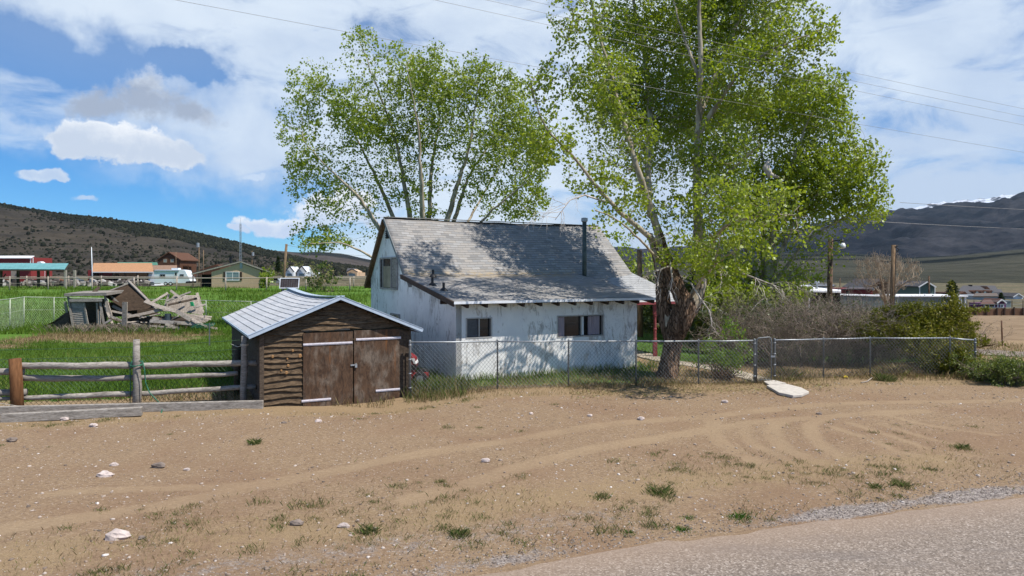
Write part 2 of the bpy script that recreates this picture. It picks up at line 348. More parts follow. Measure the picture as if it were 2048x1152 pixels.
def m_plywood():
    m, t = material('weathered_plywood'); o = t.obj(); v = t.mapv(o, (1, 1, .32))
    n = t.noise(11, 8, .75, v, .7); k = t.noise(1.5, 5, .65, t.mapv(o, (1, 1, .6)))
    c = t.mix(t.ramp(n, .3, .7), (.040, .024, .016), (.125, .072, .043)); c = t.mix(t.math('MULTIPLY', t.ramp(k, .44, .60), .85), c, t.mix(t.ramp(n, .3, .7), (.085, .065, .05), (.24, .195, .155)))
    st = t.noise(3.2, 5, .7, t.mapv(o, (1, 1, .07), (0, 0, 0), (4, 2, 0))); c = t.mix(t.math('MULTIPLY', t.ramp(st, .56, .66), .7), c, (.19, .078, .026))
    sp = t.noise(45, 4, .8, t.mapv(o, (1, 1, .5))); c = t.mix(t.math('MULTIPLY', t.ramp(sp, .58, .68), .7), c, (.022, .015, .011))
    t.out(t.pbr(c, .85, 0, t.bump(n, .5, .008), .25)); return m
M = {}
M['soil'] = m_ground(); M['far'] = m_far(); M['road'] = m_road(); M['porchroof'] = m_shingle('pale_porch_shingles', [(.34, .35, .36), (.42, .43, .44)], bw=.3, rh=.2); M['stucco'] = m_stucco()
M['shingle'] = m_shingle('asphalt_shingles', [(.20, .197, .194), (.295, .285, .275), (.35, .325, .30), (.26, .26, .26), (.385, .375, .365)], moss=.8)
M['metalroof'] = m_shingle('zinc_grey_shingles', [(.44, .46, .49), (.50, .52, .55), (.55, .56, .585)], bw=.95, rh=.30)
M['barkD'] = m_bark('furrowed_brown_bark', (.115, .072, .047), (.30, .20, .135), 7., .03)
M['barkL'] = m_bark('pale_cottonwood_bark', (.22, .18, .13), (.50, .435, .335), 4.)
M['twig'] = m_bark('grey_twigs', (.14, .112, .09), (.36, .30, .245), 8.)
M['twigB'] = m_bark('brown_bare_twigs', (.25, .19, .13), (.46, .37, .27), 8.); M['twigD'] = m_bark('bleached_dead_wood', (.38, .33, .29), (.62, .56, .50), 8.)
M['leafA'] = m_leaf('bright_poplar_leaf', [(0, (.10, .155, .010)), (.5, (.245, .315, .016)), (1, (.37, .43, .045))])
M['leafC'] = m_leaf('cottonwood_leaf', [(0, (.10, .16, .016)), (.5, (.25, .325, .026)), (1, (.42, .48, .07))])
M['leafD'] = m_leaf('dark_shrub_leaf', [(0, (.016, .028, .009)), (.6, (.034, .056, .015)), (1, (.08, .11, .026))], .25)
M['leafY'] = m_leaf('young_green_leaf', [(0, (.07, .16, .012)), (1, (.17, .29, .04))])
M['junip'] = m_leaf('juniper_spray', [(0, (.045, .058, .008)), (.5, (.115, .112, .014)), (1, (.24, .21, .025))], .2, .02)
M['grassG'] = m_blade('green_field_grass', [(0, (.065, .13, .016)), (.55, (.125, .215, .03)), (.85, (.19, .275, .045)), (1, (.38, .36, .14))])
M['grassY'] = m_blade('dry_grass', [(0, (.16, .115, .06)), (.5, (.31, .235, .125)), (.78, (.46, .37, .21)), (.85, (.30, .28, .10)), (1, (.16, .21, .05))])
M['weed'] = m_blade('low_weeds', [(0, (.07, .115, .028)), (.45, (.13, .175, .05)), (.7, (.22, .21, .09)), (1, (.36, .29, .15))])
M['ply'] = m_plywood()
M['slab'] = m_wood('dark_log_slabs', (.032, .022, .015), (.205, .142, .088), 6, (1, 1, 5), .55)
M['greywood'] = m_wood('weathered_grey_wood', (.17, .15, .13), (.42, .385, .345), 7, (1.2, 1.2, 5), .45)
M['palewood'] = m_wood('bleached_boards', (.22, .18, .145), (.52, .455, .39), 7, (1.5, 1.5, 3), .4)
M['darkwood'] = m_wood('dark_old_wood', (.045, .032, .024), (.13, .10, .075), 7, (1.5, 1.5, 4), .5)
M['brownpost'] = m_wood('stained_brown_post', (.10, .045, .020), (.21, .10, .046), 9, (2, 2, .35), .6)
M['rafter'] = simple('dark_brown_rafter', (.055, .035, .025)); M['soffit'] = m_wood('brown_soffit_boards', (.10, .055, .028), (.22, .13, .07), 6)
M['trimblue'] = simple('pale_blue_metal_trim', (.42, .50, .60), .45, .0, .08); M['drip'] = simple('white_drip_edge', (.72, .74, .78), .5, 0, .06)
M['white'] = simple('white_paint', (.74, .74, .73), .6, 0, .08); M['galv'] = simple('galvanised_steel', (.36, .38, .40), .5, .55, .15)
M['galvD'] = simple('weathered_galvanised_wire', (.18, .19, .195), .6, .4, .2); M['hinge'] = simple('white_hinge_strip', (.66, .62, .66), .5, 0, .12, 14)
M['dark'] = simple('dark_interior', (.012, .012, .013), .8); M['pane'] = simple('dark_window_glass', (.012, .013, .015), .08, 0, .1, 3, spec=.6)
M['screen'] = simple('window_screen', (.10, .10, .105), .7); M['curtain'] = simple('mauve_curtain', (.34, .28, .31), .9, 0, .25, 5, 0, (6, 6, .3))
M['alum'] = simple('aluminium_window_frame', (.42, .40, .38), .5, .3, .12); M['frameold'] = simple('old_grey_window_frame', (.30, .28, .26), .8)
M['blind'] = simple('faded_roller_blind', (.32, .27, .19), .9, 0, .25, 2.); M['teal'] = simple('teal_metal_roof', (.13, .34, .34), .45, .1, .15, .6)
M['black'] = simple('black_pipe', (.018, .018, .02), .5); M['pipe'] = simple('grey_green_flue', (.085, .11, .105), .5, .3)
M['redpost'] = simple('faded_red_paint', (.24, .055, .06), .6); M['conc'] = simple('pale_concrete', (.50, .46, .41), .9, 0, .12, 9, .4)
M['path'] = simple('dusty_concrete_path', (.40, .345, .275), .9, 0, .2, 5, .4); M['red'] = simple('red_enamel', (.22, .018, .018), .35); M['rubber'] = simple('tyre_rubber', (.02, .02, .02), .9)
M['hose'] = simple('green_garden_hose', (.035, .14, .085), .5); M['rope'] = simple('pale_rope', (.5, .46, .38), .9); M['wire'] = simple('overhead_wire', (.22, .215, .21), .5)
M['tan'] = simple('tan_stucco_siding', (.54, .385, .25), .9, 0, .08); M['orange'] = simple('orange_brown_shingle', (.40, .215, .11), .9, 0, .15, 3); M['barnred'] = simple('red_barn_siding', (.22, .03, .028), .7, 0, .12)
M['brownlog'] = simple('brown_logs', (.10, .045, .024), .8, 0, .3, 3, 0, (1, 1, 5)); M['palegreen'] = simple('green_metal_roof', (.06, .19, .12), .5); M['rv'] = simple('white_camper_skin', (.72, .76, .80), .4, 0, .04)
M['sagewall'] = simple('sage_green_siding', (.10, .145, .12), .8); M['container'] = simple('grey_green_corrugated_steel', (.22, .25, .235), .6, .1, .1, 3); M['greyroof'] = simple('grey_roof', (.075, .072, .076), .85, 0, .15, 2)
M['purple'] = simple('purple_siding', (.11, .025, .105), .8); M['brownroof'] = simple('red_brown_roof', (.115, .062, .05), .9); M['pole'] = m_bark('utility_pole_wood', (.13, .085, .052), (.27, .19, .12), 9)
M['rock'] = simple('pink_white_rock', (.50, .42, .385), .85, 0, .2, 5, .6); M['rockg'] = simple('grey_brown_rock', (.20, .16, .135), .9, 0, .3, 8, .6); M['solar'] = simple('solar_cells', (.07, .055, .05), .25); M['yellow'] = simple('yellow_plastic', (.62, .46, .04), .5)
M['snowroof'] = simple('white_sheet_roof', (.80, .80, .80), .5, 0, .05); M['lampglass'] = simple('milky_lamp_globe', (.78, .80, .80), .3, 0, .03); M['hedgewood'] = simple('stained_fence_boards', (.155, .085, .050), .9, 0, .3, 4, 0, (3, 3, .3)); M['rust'] = simple('rusty_steel', (.13, .06, .035), .8)
M['blueplastic'] = simple('blue_grey_drum', (.05, .07, .085), .5); M['greenplastic'] = simple('green_plastic', (.02, .28, .11), .5); M['conifer'] = m_leaf('dark_conifer_needles', [(0, (.006, .014, .007)), (1, (.024, .042, .018))], .1, .01)
m, t = material('road_gravel_stones'); t.out(t.pbr(t.cramp(t.attr('rnd'), [(0, (.09, .075, .065)), (.5, (.22, .18, .155)), (.85, (.29, .25, .22)), (1, (.42, .37, .335))]), .9, 0, None, .15)); M['gravel'] = m
m, t = material('pebbles'); t.out(t.pbr(t.cramp(t.attr('rnd'), [(0, (.12, .095, .08)), (.4, (.30, .23, .18)), (.7, (.46, .39, .34)), (.95, (.48, .41, .36)), (1, (.74, .70, .67))]), .85, 0, None, .2)); M['pebble'] = m
# ------------------------------------------------------------------ ground
def poly(pxs): return np.array([tuple(G(a, b).xy) for a, b in pxs])
def dist(X, Y, pl):
    d = np.full(X.shape, 1e9)
    for a, b in zip(pl[:-1], pl[1:]):
        ab = b-a; L = ab@ab; t_ = np.clip(((X-a[0])*ab[0]+(Y-a[1])*ab[1])/L, 0, 1)
        d = np.minimum(d, np.hypot(X-a[0]-t_*ab[0], Y-a[1]-t_*ab[1]))
    return d
def curve(pxs, n=14):              # smooth a traced ground line
    p = poly(pxs); t_ = np.linspace(0, len(p)-1, n*(len(p)-1)); o = []
    for q in t_:
        i = min(int(q), len(p)-2); f = q-i; a, b = p[i], p[i+1]; z_ = p[max(i-1, 0)]; c_ = p[min(i+2, len(p)-1)]
        o.append(.5*((2*a)+(b-z_)*f+(2*z_-5*a+4*b-c_)*f*f+(3*a-z_-3*b+c_)*f**3))
    return np.array(o)
LOT = poly([(-300, 862), (0, 850), (285, 834), (520, 818), (700, 817), (815, 806), (995, 787), (1272, 781), (1510, 775), (1650, 768), (1900, 765), (2048, 768), (2500, 790)])
RE = np.array([(-16, 3.0), (-6, 5.55), (-.76, 7.3), (1.68, 8.3), (3.84, 8.95), (7.45, 10.07), (14, 12), (30, 17)])
def lotY(X): return np.interp(X, LOT[:, 0], LOT[:, 1])
def roadY(X): return np.interp(X, RE[:, 0], RE[:, 1])
TR = [(curve(a), w_) for a, w_ in (
    ([(-60, 1068), (300, 1012), (620, 950), (860, 905), (1024, 880), (1200, 852), (1420, 832), (1700, 806), (2048, 800)], .20),
    ([(820, 1000), (960, 962), (1150, 905), (1300, 880), (1430, 856), (1600, 838), (1850, 822)], .20),
    ([(1432, 836), (1424, 855), (1440, 880), (1480, 905), (1540, 935)], .17), ([(1490, 850), (1492, 868), (1510, 888), (1560, 915), (1590, 930)], .12),
    ([(1570, 842), (1548, 856), (1552, 880), (1580, 903), (1635, 926)], .16), ([(1650, 838), (1622, 852), (1630, 878), (1655, 900), (1700, 922)], .15),
    ([(1670, 856), (1740, 880), (1800, 903), (1880, 918)], .10), ([(1700, 846), (1770, 868), (1850, 893), (1940, 908)], .10), ([(1760, 848), (1840, 872), (1920, 890)], .09),
    ([(1780, 832), (1860, 850), (1990, 868)], .09), ([(100, 985), (250, 978), (500, 970)], .14))]
PATHL = curve([(1600, 790), (1540, 768), (1490, 752), (1420, 736), (1350, 726), (1300, 715), (1262, 703)])
YARD = [(-1.5, 26), (3, 26)]
def zones(X, Y):
    ly, ry = lotY(X), roadY(X); lot = Y-ly; r = X/np.maximum(Y, 1)
    tr = np.zeros_like(X); h = np.zeros_like(X)
    m_ = (Y > 6.) & (Y < 24); x, y = X[m_], Y[m_]
    tt = np.zeros_like(x); hh = np.zeros_like(x)
    for pl, w_ in TR:
        d = dist(x, y, pl); k = sstep(1.35, .75, d/w_+.35*(vnoise(x*4, y*4, 8)-.5))*(.5+.5*vnoise(x*2.2, y*2.2, 5))*.9; tt = np.maximum(tt, k); hh = np.minimum(hh, -.005*np.exp(-(d/w_)**2)); hh = hh+.001*np.exp(-((d-1.6*w_)/(.5*w_))**2)
    tr[m_] = tt; h[m_] = hh
    road = Y-ry
    nz = fbm(X*.55, Y*.55, 4, 3)
    straw = np.clip(1.1*np.exp(-((road-1.9)/1.3)**2)*(.3+nz*1.0)*(road > .2), 0, 1)*.58
    straw = np.maximum(straw, .75*np.exp(-(np.abs(lot)/.9)**2))
    straw = np.where(lot > 0, np.maximum(straw, .62+.3*(nz-.5)), straw)
    green = np.where(lot > 0, 0., 0.)
    left = (X < -2.2) & (lot > 0)
    gl = sstep(1.6, 4.2, lot+nz*2.6-1.2)
    dry = np.maximum(np.exp(-(((X+21)/8)**2+((Y-34.4)/3.6)**2)*1.1), np.exp(-(((X+23)/4)**2+((Y-29.5)/1.6)**2))*.8)*(.25+1.0*fbm(X*.7, Y*.7, 4, 61))
    green = np.where(left, gl*(1-1.0*np.clip(dry*1.5, 0, 1)), green)
    lawn = sstep(24, 25.5, Y)*sstep(4.5, 5.5, X)*sstep(17, 14, X)*sstep(44, 40, Y)
    green = np.maximum(green, lawn*.95)
    g2 = (lot > 0) & (X > -2.2) & (X < 4.6) & (Y < 27); green = np.where(g2, np.maximum(green, sstep(.3, 1.6, lot)*.55), green)
    pd = dist(X, Y, PATHL)
    grav = np.clip(np.exp(-((road-.12)/.30)**2)*.72, 0, 1)*(.25+1.1*vnoise(X*.9, Y*.9, 44)); grav = np.maximum(grav, .42*np.exp(-((road-1.0)/.8)**2)*sstep(6, 0, X))
    far_tan = sstep(.3, .42, r)*sstep(26, 30, Y)
    return tr, h, np.clip(straw, 0, 1), np.clip(green, 0, 1), np.clip(grav, 0, 1)
def bumps(X, Y):
    z = (fbm(X*.5, Y*.5, 3, 11)-.45)*.10+(fbm(X*3, Y*3, 3, 12)-.45)*.03
    z = z-.16*np.exp(-(((X+3.4)/1.9)**2+((Y-17.0)/1.2)**2))
    return z*sstep(-.3, .8, Y-roadY(X))
def grid(xs, ys):
    X, Y = np.meshgrid(xs, ys); n, k = len(xs), len(ys); i = np.arange(n*k).reshape(k, n)
    return X.ravel(), Y.ravel(), np.stack([i[:-1, :-1], i[:-1, 1:], i[1:, 1:], i[1:, :-1]], -1).reshape(-1, 4)
X, Y, Fq = grid(np.arange(-24, 30.01, .09), np.concatenate([np.arange(2.5, 20, .075), np.arange(20, 36.1, .12)]))
tr, hz, st, gr, gv = zones(X, Y)
def znear(X, Y, h=0): return zgl(X, Y)+bumps(X, Y)+h
struct(mk('dirt_lot', np.stack([X, Y, znear(X, Y, hz)], 1), Fq, M['soil'], None, True, {'track': tr, 'straw': st, 'green': gr, 'gravel': gv}))
def zn(x, y): return float(znear(np.array([x]), np.array([y]))[0])
# valley floor to the horizon
ys = np.geomspace(2, 3200, 330); rs = np.concatenate([np.linspace(-3, -1.2, 12), np.linspace(-1.15, 1.15, 150), np.linspace(1.2, 3, 12)])
Rr, Yy, Fq = grid(rs, ys); X = Rr*Yy; Y = Yy
inn = (X > -23.4) & (X < 29.4) & (Y < 35.4)
z = zgl(X, Y)+(fbm(X*.08, Y*.08, 4, 21)-.45)*np.clip((Y-36)/60, 0, 1)*.8*sstep(-.1, .1, np.abs(Rr)-.0)+np.clip(Y-420, 0, 1e5)*.004
z = np.where(inn, z-.5, z-.02)
r = X/Y
fg = sstep(.16, .08, r)*sstep(150, 118, Y+8*(fbm(X*.05, Y*.05, 3, 8)-.5)*2); fs = sstep(.3, .38, r)*sstep(25, 29, Y)*sstep(112, 100, Y)
struct(mk('ground', np.stack([X, Y, z], 1), Fq, M['far'], None, True, {'green': fg, 'straw': fs}))
# the paved road under the camera
xs = np.arange(-30, 34, .35); k = np.linspace(0, 1, 26); Xr = np.repeat(xs, 26); e = np.interp(Xr, RE[:, 0], RE[:, 1], left=-.5, right=17.5)
wobble = (fbm(Xr*1.7, Xr*0, 4, 31)-.45)*.35
kk = np.tile(k, len(xs)); Yr = e+wobble*(kk > .99)-(1-kk)*8.5
Zr = .012+.07*np.sin(kk*math.pi)-.03*(kk > .99); i = np.arange(len(xs)*26).reshape(len(xs), 26)
Fq = np.stack([i[:-1, :-1], i[1:, :-1], i[1:, 1:], i[:-1, 1:]], -1).reshape(-1, 4)
struct(mk('road', np.stack([Xr, Yr, Zr], 1), Fq, M['road'], None, True, {'straw': np.clip((kk-.78)/.22, 0, 1)*.9}))
# side road at the right
def ribbon(name, pl, wd, mat, z0, thick=0.):
    pl = np.asarray(pl); t_ = np.gradient(pl, axis=0); t_ /= np.linalg.norm(t_, axis=1)[:, None]; nrm = np.stack([-t_[:, 1], t_[:, 0]], 1)
    wv = np.broadcast_to(wd, len(pl))[:, None]; A = pl+nrm*wv/2; B = pl-nrm*wv/2
    za = znear(A[:, 0], A[:, 1])*1; zb = znear(B[:, 0], B[:, 1]); zz = np.maximum(za, zb)+z0
    V = np.concatenate([np.c_[A, zz], np.c_[B, zz], np.c_[A, zz-.12], np.c_[B, zz-.12]]); n = len(pl); Fx = []
    for i in range(n-1):
        Fx += [(n+i, n+i+1, i+1, i), (i, i+1, 2*n+i+1, 2*n+i), (n+i+1, n+i, 3*n+i, 3*n+i+1)]
    Fx += [(0, 2*n, 3*n, n), (n-1, 2*n-1, 4*n-1, 3*n-1)]
    return mk(name, V, Fx, mat)
struct(ribbon('gravel_side_road', curve([(1900, 705), (1990, 708), (2080, 712), (2300, 722)]), 2.2, M['road'], .03))
struct(ribbon('garden_path', PATHL[16:], .75, M['path'], .02))
# loose concrete slabs in front of the gate
sl = MB(); a = [G(*q) for q in ((1533, 776), (1573, 774), (1603, 781), (1618, 789), (1603, 795), (1586, 796), (1558, 790))]; a = [Vector((p.x, p.y, zn(p.x, p.y)+.01)) for p in a][::-1]
sl.prism(a, (0, 0, .07)); tag(sl.build('concrete_slab', M['conc'], bevel=.012), 'large pale concrete slab lying on the dirt outside the gate', 'slab')
sl = MB(); a = [G(*q) for q in ((1527, 767), (1548, 766), (1572, 772), (1538, 774))]; a = [Vector((p.x, p.y, zn(p.x, p.y)+.01)) for p in a][::-1]
sl.prism(a, (0, 0, .06)); tag(sl.build('concrete_slab', M['conc'], bevel=.012), 'smaller pale concrete slab right under the open edge of the gate', 'slab')
# ------------------------------------------------------------------ hills
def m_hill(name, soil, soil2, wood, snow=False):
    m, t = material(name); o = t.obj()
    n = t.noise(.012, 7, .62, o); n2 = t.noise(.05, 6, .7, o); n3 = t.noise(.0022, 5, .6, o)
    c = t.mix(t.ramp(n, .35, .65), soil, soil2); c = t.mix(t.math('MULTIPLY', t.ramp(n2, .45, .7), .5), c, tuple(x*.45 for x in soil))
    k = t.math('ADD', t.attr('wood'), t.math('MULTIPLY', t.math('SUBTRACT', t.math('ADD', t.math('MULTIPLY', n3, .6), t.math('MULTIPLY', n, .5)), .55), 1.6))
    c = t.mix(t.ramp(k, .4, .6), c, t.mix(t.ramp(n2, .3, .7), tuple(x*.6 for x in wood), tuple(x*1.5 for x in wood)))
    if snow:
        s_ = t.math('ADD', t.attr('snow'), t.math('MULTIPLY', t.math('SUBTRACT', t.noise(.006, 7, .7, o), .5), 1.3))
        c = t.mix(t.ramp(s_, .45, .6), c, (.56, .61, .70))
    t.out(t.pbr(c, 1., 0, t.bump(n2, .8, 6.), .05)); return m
def hill(name, pts, y0, y1, z0, mat, woodf, nx=260, ny=90, amp=1., shape=1.35, rough=1.0, seed=1, snowf=None, drop=260):
    px = np.array([p[0] for p in pts], float); py = np.array([p[1] for p in pts], float)
    xs = np.linspace(px[0], px[-1], nx); ridge = np.interp(xs, px, py); ks = np.ones(9)/9
    ridge = np.convolve(np.pad(ridge, 4, 'edge'), ks, 'valid')
    t_ = np.concatenate([np.linspace(0, 1, ny), [1.06, 1.2, 1.5]]); A, Tt = np.meshgrid(xs, t_); Rg = np.broadcast_to(ridge, A.shape)
    Yv = y0+(y1-y0)*Tt; Xv = (A-CX)/F*Yv; zr = H+(HY-Rg)/F*y1
    s_ = np.clip(Tt, 0, 1)**shape; zz = z0+(zr-z0)*s_
    sc_ = (y1-y0)/8
    rel = (fbm(Xv/sc_, Yv/sc_*.6, 5, seed)-.47)*(zr-z0)*.42*amp*np.sin(np.clip(Tt, 0, 1)*math.pi)**.8
    fine = (fbm(Xv/sc_*5, Yv/sc_*5, 4, seed+9)-.47)*(zr-z0)*.05*rough*np.clip(Tt*3, 0, 1)
    zz = zz+rel+fine-np.clip(Tt-1, 0, 1)*drop*2
    i = np.arange(A.size).reshape(A.shape); Fq = np.stack([i[:-1, :-1], i[:-1, 1:], i[1:, 1:], i[1:, :-1]], -1).reshape(-1, 4)
    at = {'wood': woodf(A, Tt, Xv, Yv).ravel()}
    if snowf: at['snow'] = snowf(A, Tt, Xv, Yv).ravel()
    o = struct(mk(name, np.stack([Xv.ravel(), Yv.ravel(), zz.ravel()], 1), Fq, mat, None, True, at))
    return o, (xs, t_, Xv, Yv, zz, at['wood'].reshape(A.shape))
HL = m_hill('sagebrush_hillside', (.034, .031, .026), (.066, .056, .043), (.008, .010, .008))
def wl(A, t_, X, Y): return sstep(.42, .98, t_+.0006*(A-200)+(fbm(X/140, Y/140, 4, 3)-.5)*.7)*.95+.15*sstep(.35, .4, t_)*sstep(.55, .45, t_)
left_hill = hill('juniper_hill', [(-900, 360), (-500, 385), (-250, 395), (0, 407), (60, 417), (130, 427), (250, 442), (330, 451), (400, 467), (450, 479), (500, 490), (520, 497), (560, 506), (620, 520), (720, 534), (800, 545)], 420, 1300, 0.3, HL, wl, 300, 110, .55, 1.15, 1.2)
HM = m_hill('distant_sagebrush_slope', (.058, .050, .046), (.088, .074, .064), (.016, .018, .017))
hill('distant_hill', [(300, 500), (420, 497), (520, 499), (600, 505), (640, 503), (690, 508), (740, 520), (800, 528), (1000, 534), (1300, 545)], 900, 2600, 1., HM, lambda A, t_, X, Y: sstep(.6, 1.0, t_)*.9*sstep(560, 640, A)+.25, 200, 60, .4)
HF = m_hill('cloud_shaded_foothill_grass', (.040, .042, .031), (.070, .068, .050), (.006, .009, .008))  # cloud shadow is put into these colours by darkening them
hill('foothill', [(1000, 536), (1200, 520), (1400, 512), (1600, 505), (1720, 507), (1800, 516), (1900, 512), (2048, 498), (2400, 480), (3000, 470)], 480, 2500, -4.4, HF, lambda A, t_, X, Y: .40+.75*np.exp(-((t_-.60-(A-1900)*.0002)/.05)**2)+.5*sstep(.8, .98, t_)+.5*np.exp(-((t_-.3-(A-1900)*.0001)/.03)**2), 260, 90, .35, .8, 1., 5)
HB = m_hill('cloud_shaded_forest_mountain', (.018, .019, .024), (.050, .049, .054), (.006, .008, .012), True)  # forest tones, with the cloud shadow painted in as very low albedo
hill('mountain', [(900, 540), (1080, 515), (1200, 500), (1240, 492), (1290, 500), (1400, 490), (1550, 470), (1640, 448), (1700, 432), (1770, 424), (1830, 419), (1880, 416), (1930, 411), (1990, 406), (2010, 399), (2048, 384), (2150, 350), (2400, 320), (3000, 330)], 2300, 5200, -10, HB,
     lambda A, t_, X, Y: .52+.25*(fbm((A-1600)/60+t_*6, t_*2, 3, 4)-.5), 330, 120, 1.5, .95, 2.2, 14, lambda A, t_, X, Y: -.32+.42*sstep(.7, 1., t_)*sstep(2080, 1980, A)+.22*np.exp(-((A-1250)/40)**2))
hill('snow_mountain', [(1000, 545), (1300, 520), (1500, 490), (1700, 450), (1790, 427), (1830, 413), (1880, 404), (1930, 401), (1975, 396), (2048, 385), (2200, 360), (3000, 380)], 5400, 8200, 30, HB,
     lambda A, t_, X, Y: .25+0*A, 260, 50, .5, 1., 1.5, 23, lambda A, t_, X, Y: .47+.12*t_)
# juniper scrub on the left hill: too many to count
def scrub(name, data, n, smin, smax, label, seed, pfun):
    xs, t_, Xv, Yv, Zv, W = data; rg = np.random.default_rng(seed); ny, nx = Xv.shape; out = []
    ti = rg.random(n*8)*(ny-5)/1.; xi = rg.random(n*8)*(nx-2); a, b = ti.astype(int), xi.astype(int)
    fa, fb = ti-a, xi-b
    def it(Q): return Q[a, b]*(1-fa)*(1-fb)+Q[a+1, b]*fa*(1-fb)+Q[a, b+1]*(1-fa)*fb+Q[a+1, b+1]*fa*fb
    X, Y, Z, w_ = it(Xv), it(Yv), it(Zv), it(W); keep = rg.random(len(X)) < pfun(w_, X, Y, t_[a]); X, Y, Z = X[keep][:n], Y[keep][:n], Z[keep][:n]; n = len(X)
    rings = [(0, 1.), (.45, 1.05), (.8, .62)]; q = np.arange(7)*2*math.pi/7; base = [(math.cos(x)*r_, math.sin(x)*r_, h_) for h_, r_ in rings for x in q]+[(0, 0, 1)]
    base = np.array(base); s_ = rg.uniform(smin, smax, n)*(.7+.6*rg.random(n)**2); V = base[None]*(s_[:, None, None]*np.array([.62, .62, 1.])*rg.uniform(.8, 1.25, (n, 1, 3)))
    V = V*rg.uniform(.78, 1.22, (n, 22, 1)); V += np.stack([X, Y, Z-.2], 1)[:, None]
    f = []
    for k in range(2):
        for j in range(7): f.append((k*7+j, k*7+(j+1) % 7, k*7+7+(j+1) % 7, k*7+7+j))
    for j in range(7): f.append((14+j, 14+(j+1) % 7, 21, 21))
    f = np.array(f); Fq = (f[None]+np.arange(n)[:, None, None]*22).reshape(-1, 4)
    Fl = [list(dict.fromkeys(x)) for x in Fq.tolist()]
    return stuff(mk(name, V.reshape(-1, 3), Fl, M['scrub'], None, True, {'rnd': np.repeat(rg.random(n), 22)}), label, 'scrub')
m, t = material('juniper_scrub'); t.out(t.pbr(t.cramp(t.attr('rnd'), [(0, (.010, .012, .009)), (.7, (.022, .025, .017)), (1, (.042, .042, .028))]), 1, 0, None, .05)); M['scrub'] = m
scrub('juniper_scrub', left_hill[1], 19000, 1.2, 3.1, 'dark juniper scrub dotted over the left hillside', 3, lambda w_, X, Y, t_: .015+1.0*np.clip(w_-.2, 0, 1)**1.6)
scrub('sagebrush', left_hill[1], 4000, .7, 1.8, 'low sagebrush over the foot of the left hillside', 4, lambda w_, X, Y, t_: .5*(t_ < .4))
# ------------------------------------------------------------------ the white house
HO = Vector((-1.652, 20.409, 0)); h = Frame(HO, 27)
house = thing('house', 'white stucco house with peeling paint and steep grey shingle roof', 'house', tuple(HO))
GAB = [(0, -.35), (9.2, -.35), (9.2, 3.0), (6.95, 5.2), (4.4, 3.0), (0, 2.25)]
b = MB(); b.prism([h(0, v, z) for v, z in GAB][::-1], h.u*.18); b.build('gable_wall', M['stucco'], house)
b = MB(); b.prism([h(9.4, v, z) for v, z in ((4.4, -.35), (9.2, -.35), (9.2, 3.0), (6.95, 5.2), (4.4, 3.0))][::-1], h.u*.18); b.build('gable_wall', M['stucco'], house)
def holed(b, u0, u1, z0, z1, holes, v, th):
    us = sorted({u0, u1, *[x for q in holes for x in q[:2]]}); zs = sorted({z0, z1, *[x for q in holes for x in q[2:]]})
    for i in range(len(us)-1):
        for j in range(len(zs)-1):
            uc, zc = (us[i]+us[i+1])/2, (zs[j]+zs[j+1])/2
            if not any(q[0] < uc < q[1] and q[2] < zc < q[3] for q in holes): b.box(h(uc, v+th/2, zc), (us[i+1]-us[i], th, zs[j+1]-zs[j]), h.ax)
WL = (.33, 1.16, 1.25, 1.83); WR = (3.47, 5.24, 1.14, 1.81)
# front wall as one face with real openings
us = [.18, WL[0], WL[1], WR[0], WR[1], 6.6]; V, Fc = [], []
def fq(a, b_, c, d):
    i = len(V); V.extend([h(a, 0, c), h(b_, 0, c), h(b_, 0, d), h(a, 0, d)]); Fc.append((i, i+1, i+2, i+3))
top = 2.245
fq(.002, WL[0], -.35, top); fq(WL[0], WL[1], -.35, WL[2]); fq(WL[0], WL[1], WL[3], top); fq(WL[1], WR[0], -.35, top); fq(WR[0], WR[1], -.35, WR[2]); fq(WR[0], WR[1], WR[3], top); fq(WR[1], 6.6, -.35, top)
for W in (WL, WR):
    a, c, d, e = W
    for p in ([(a, d), (c, d)], [(c, d), (c, e)], [(c, e), (a, e)], [(a, e), (a, d)]):
        i = len(V); V += [h(p[0][0], 0, p[0][1]), h(p[1][0], 0, p[1][1]), h(p[1][0], .12, p[1][1]), h(p[0][0], .12, p[0][1])]; Fc.append((i, i+1, i+2, i+3))
i = len(V); V += [h(6.6, 0, -.35), h(6.6, 4.4, -.35), h(6.6, 4.4, 2.9), h(6.6, 0, top)]; Fc.append((i, i+1, i+2, i+3))
mk('front_wall', [tuple(p) for p in V], Fc, M['stucco'], house)
b = MB(); holed(b, 6.6, 9.4, -.35, 3.0, [], 4.4, .16); holed(b, .18, 9.4, -.35, 3.0, [], 9.02, .16); b.build('rear_wall', M['stucco'], house)
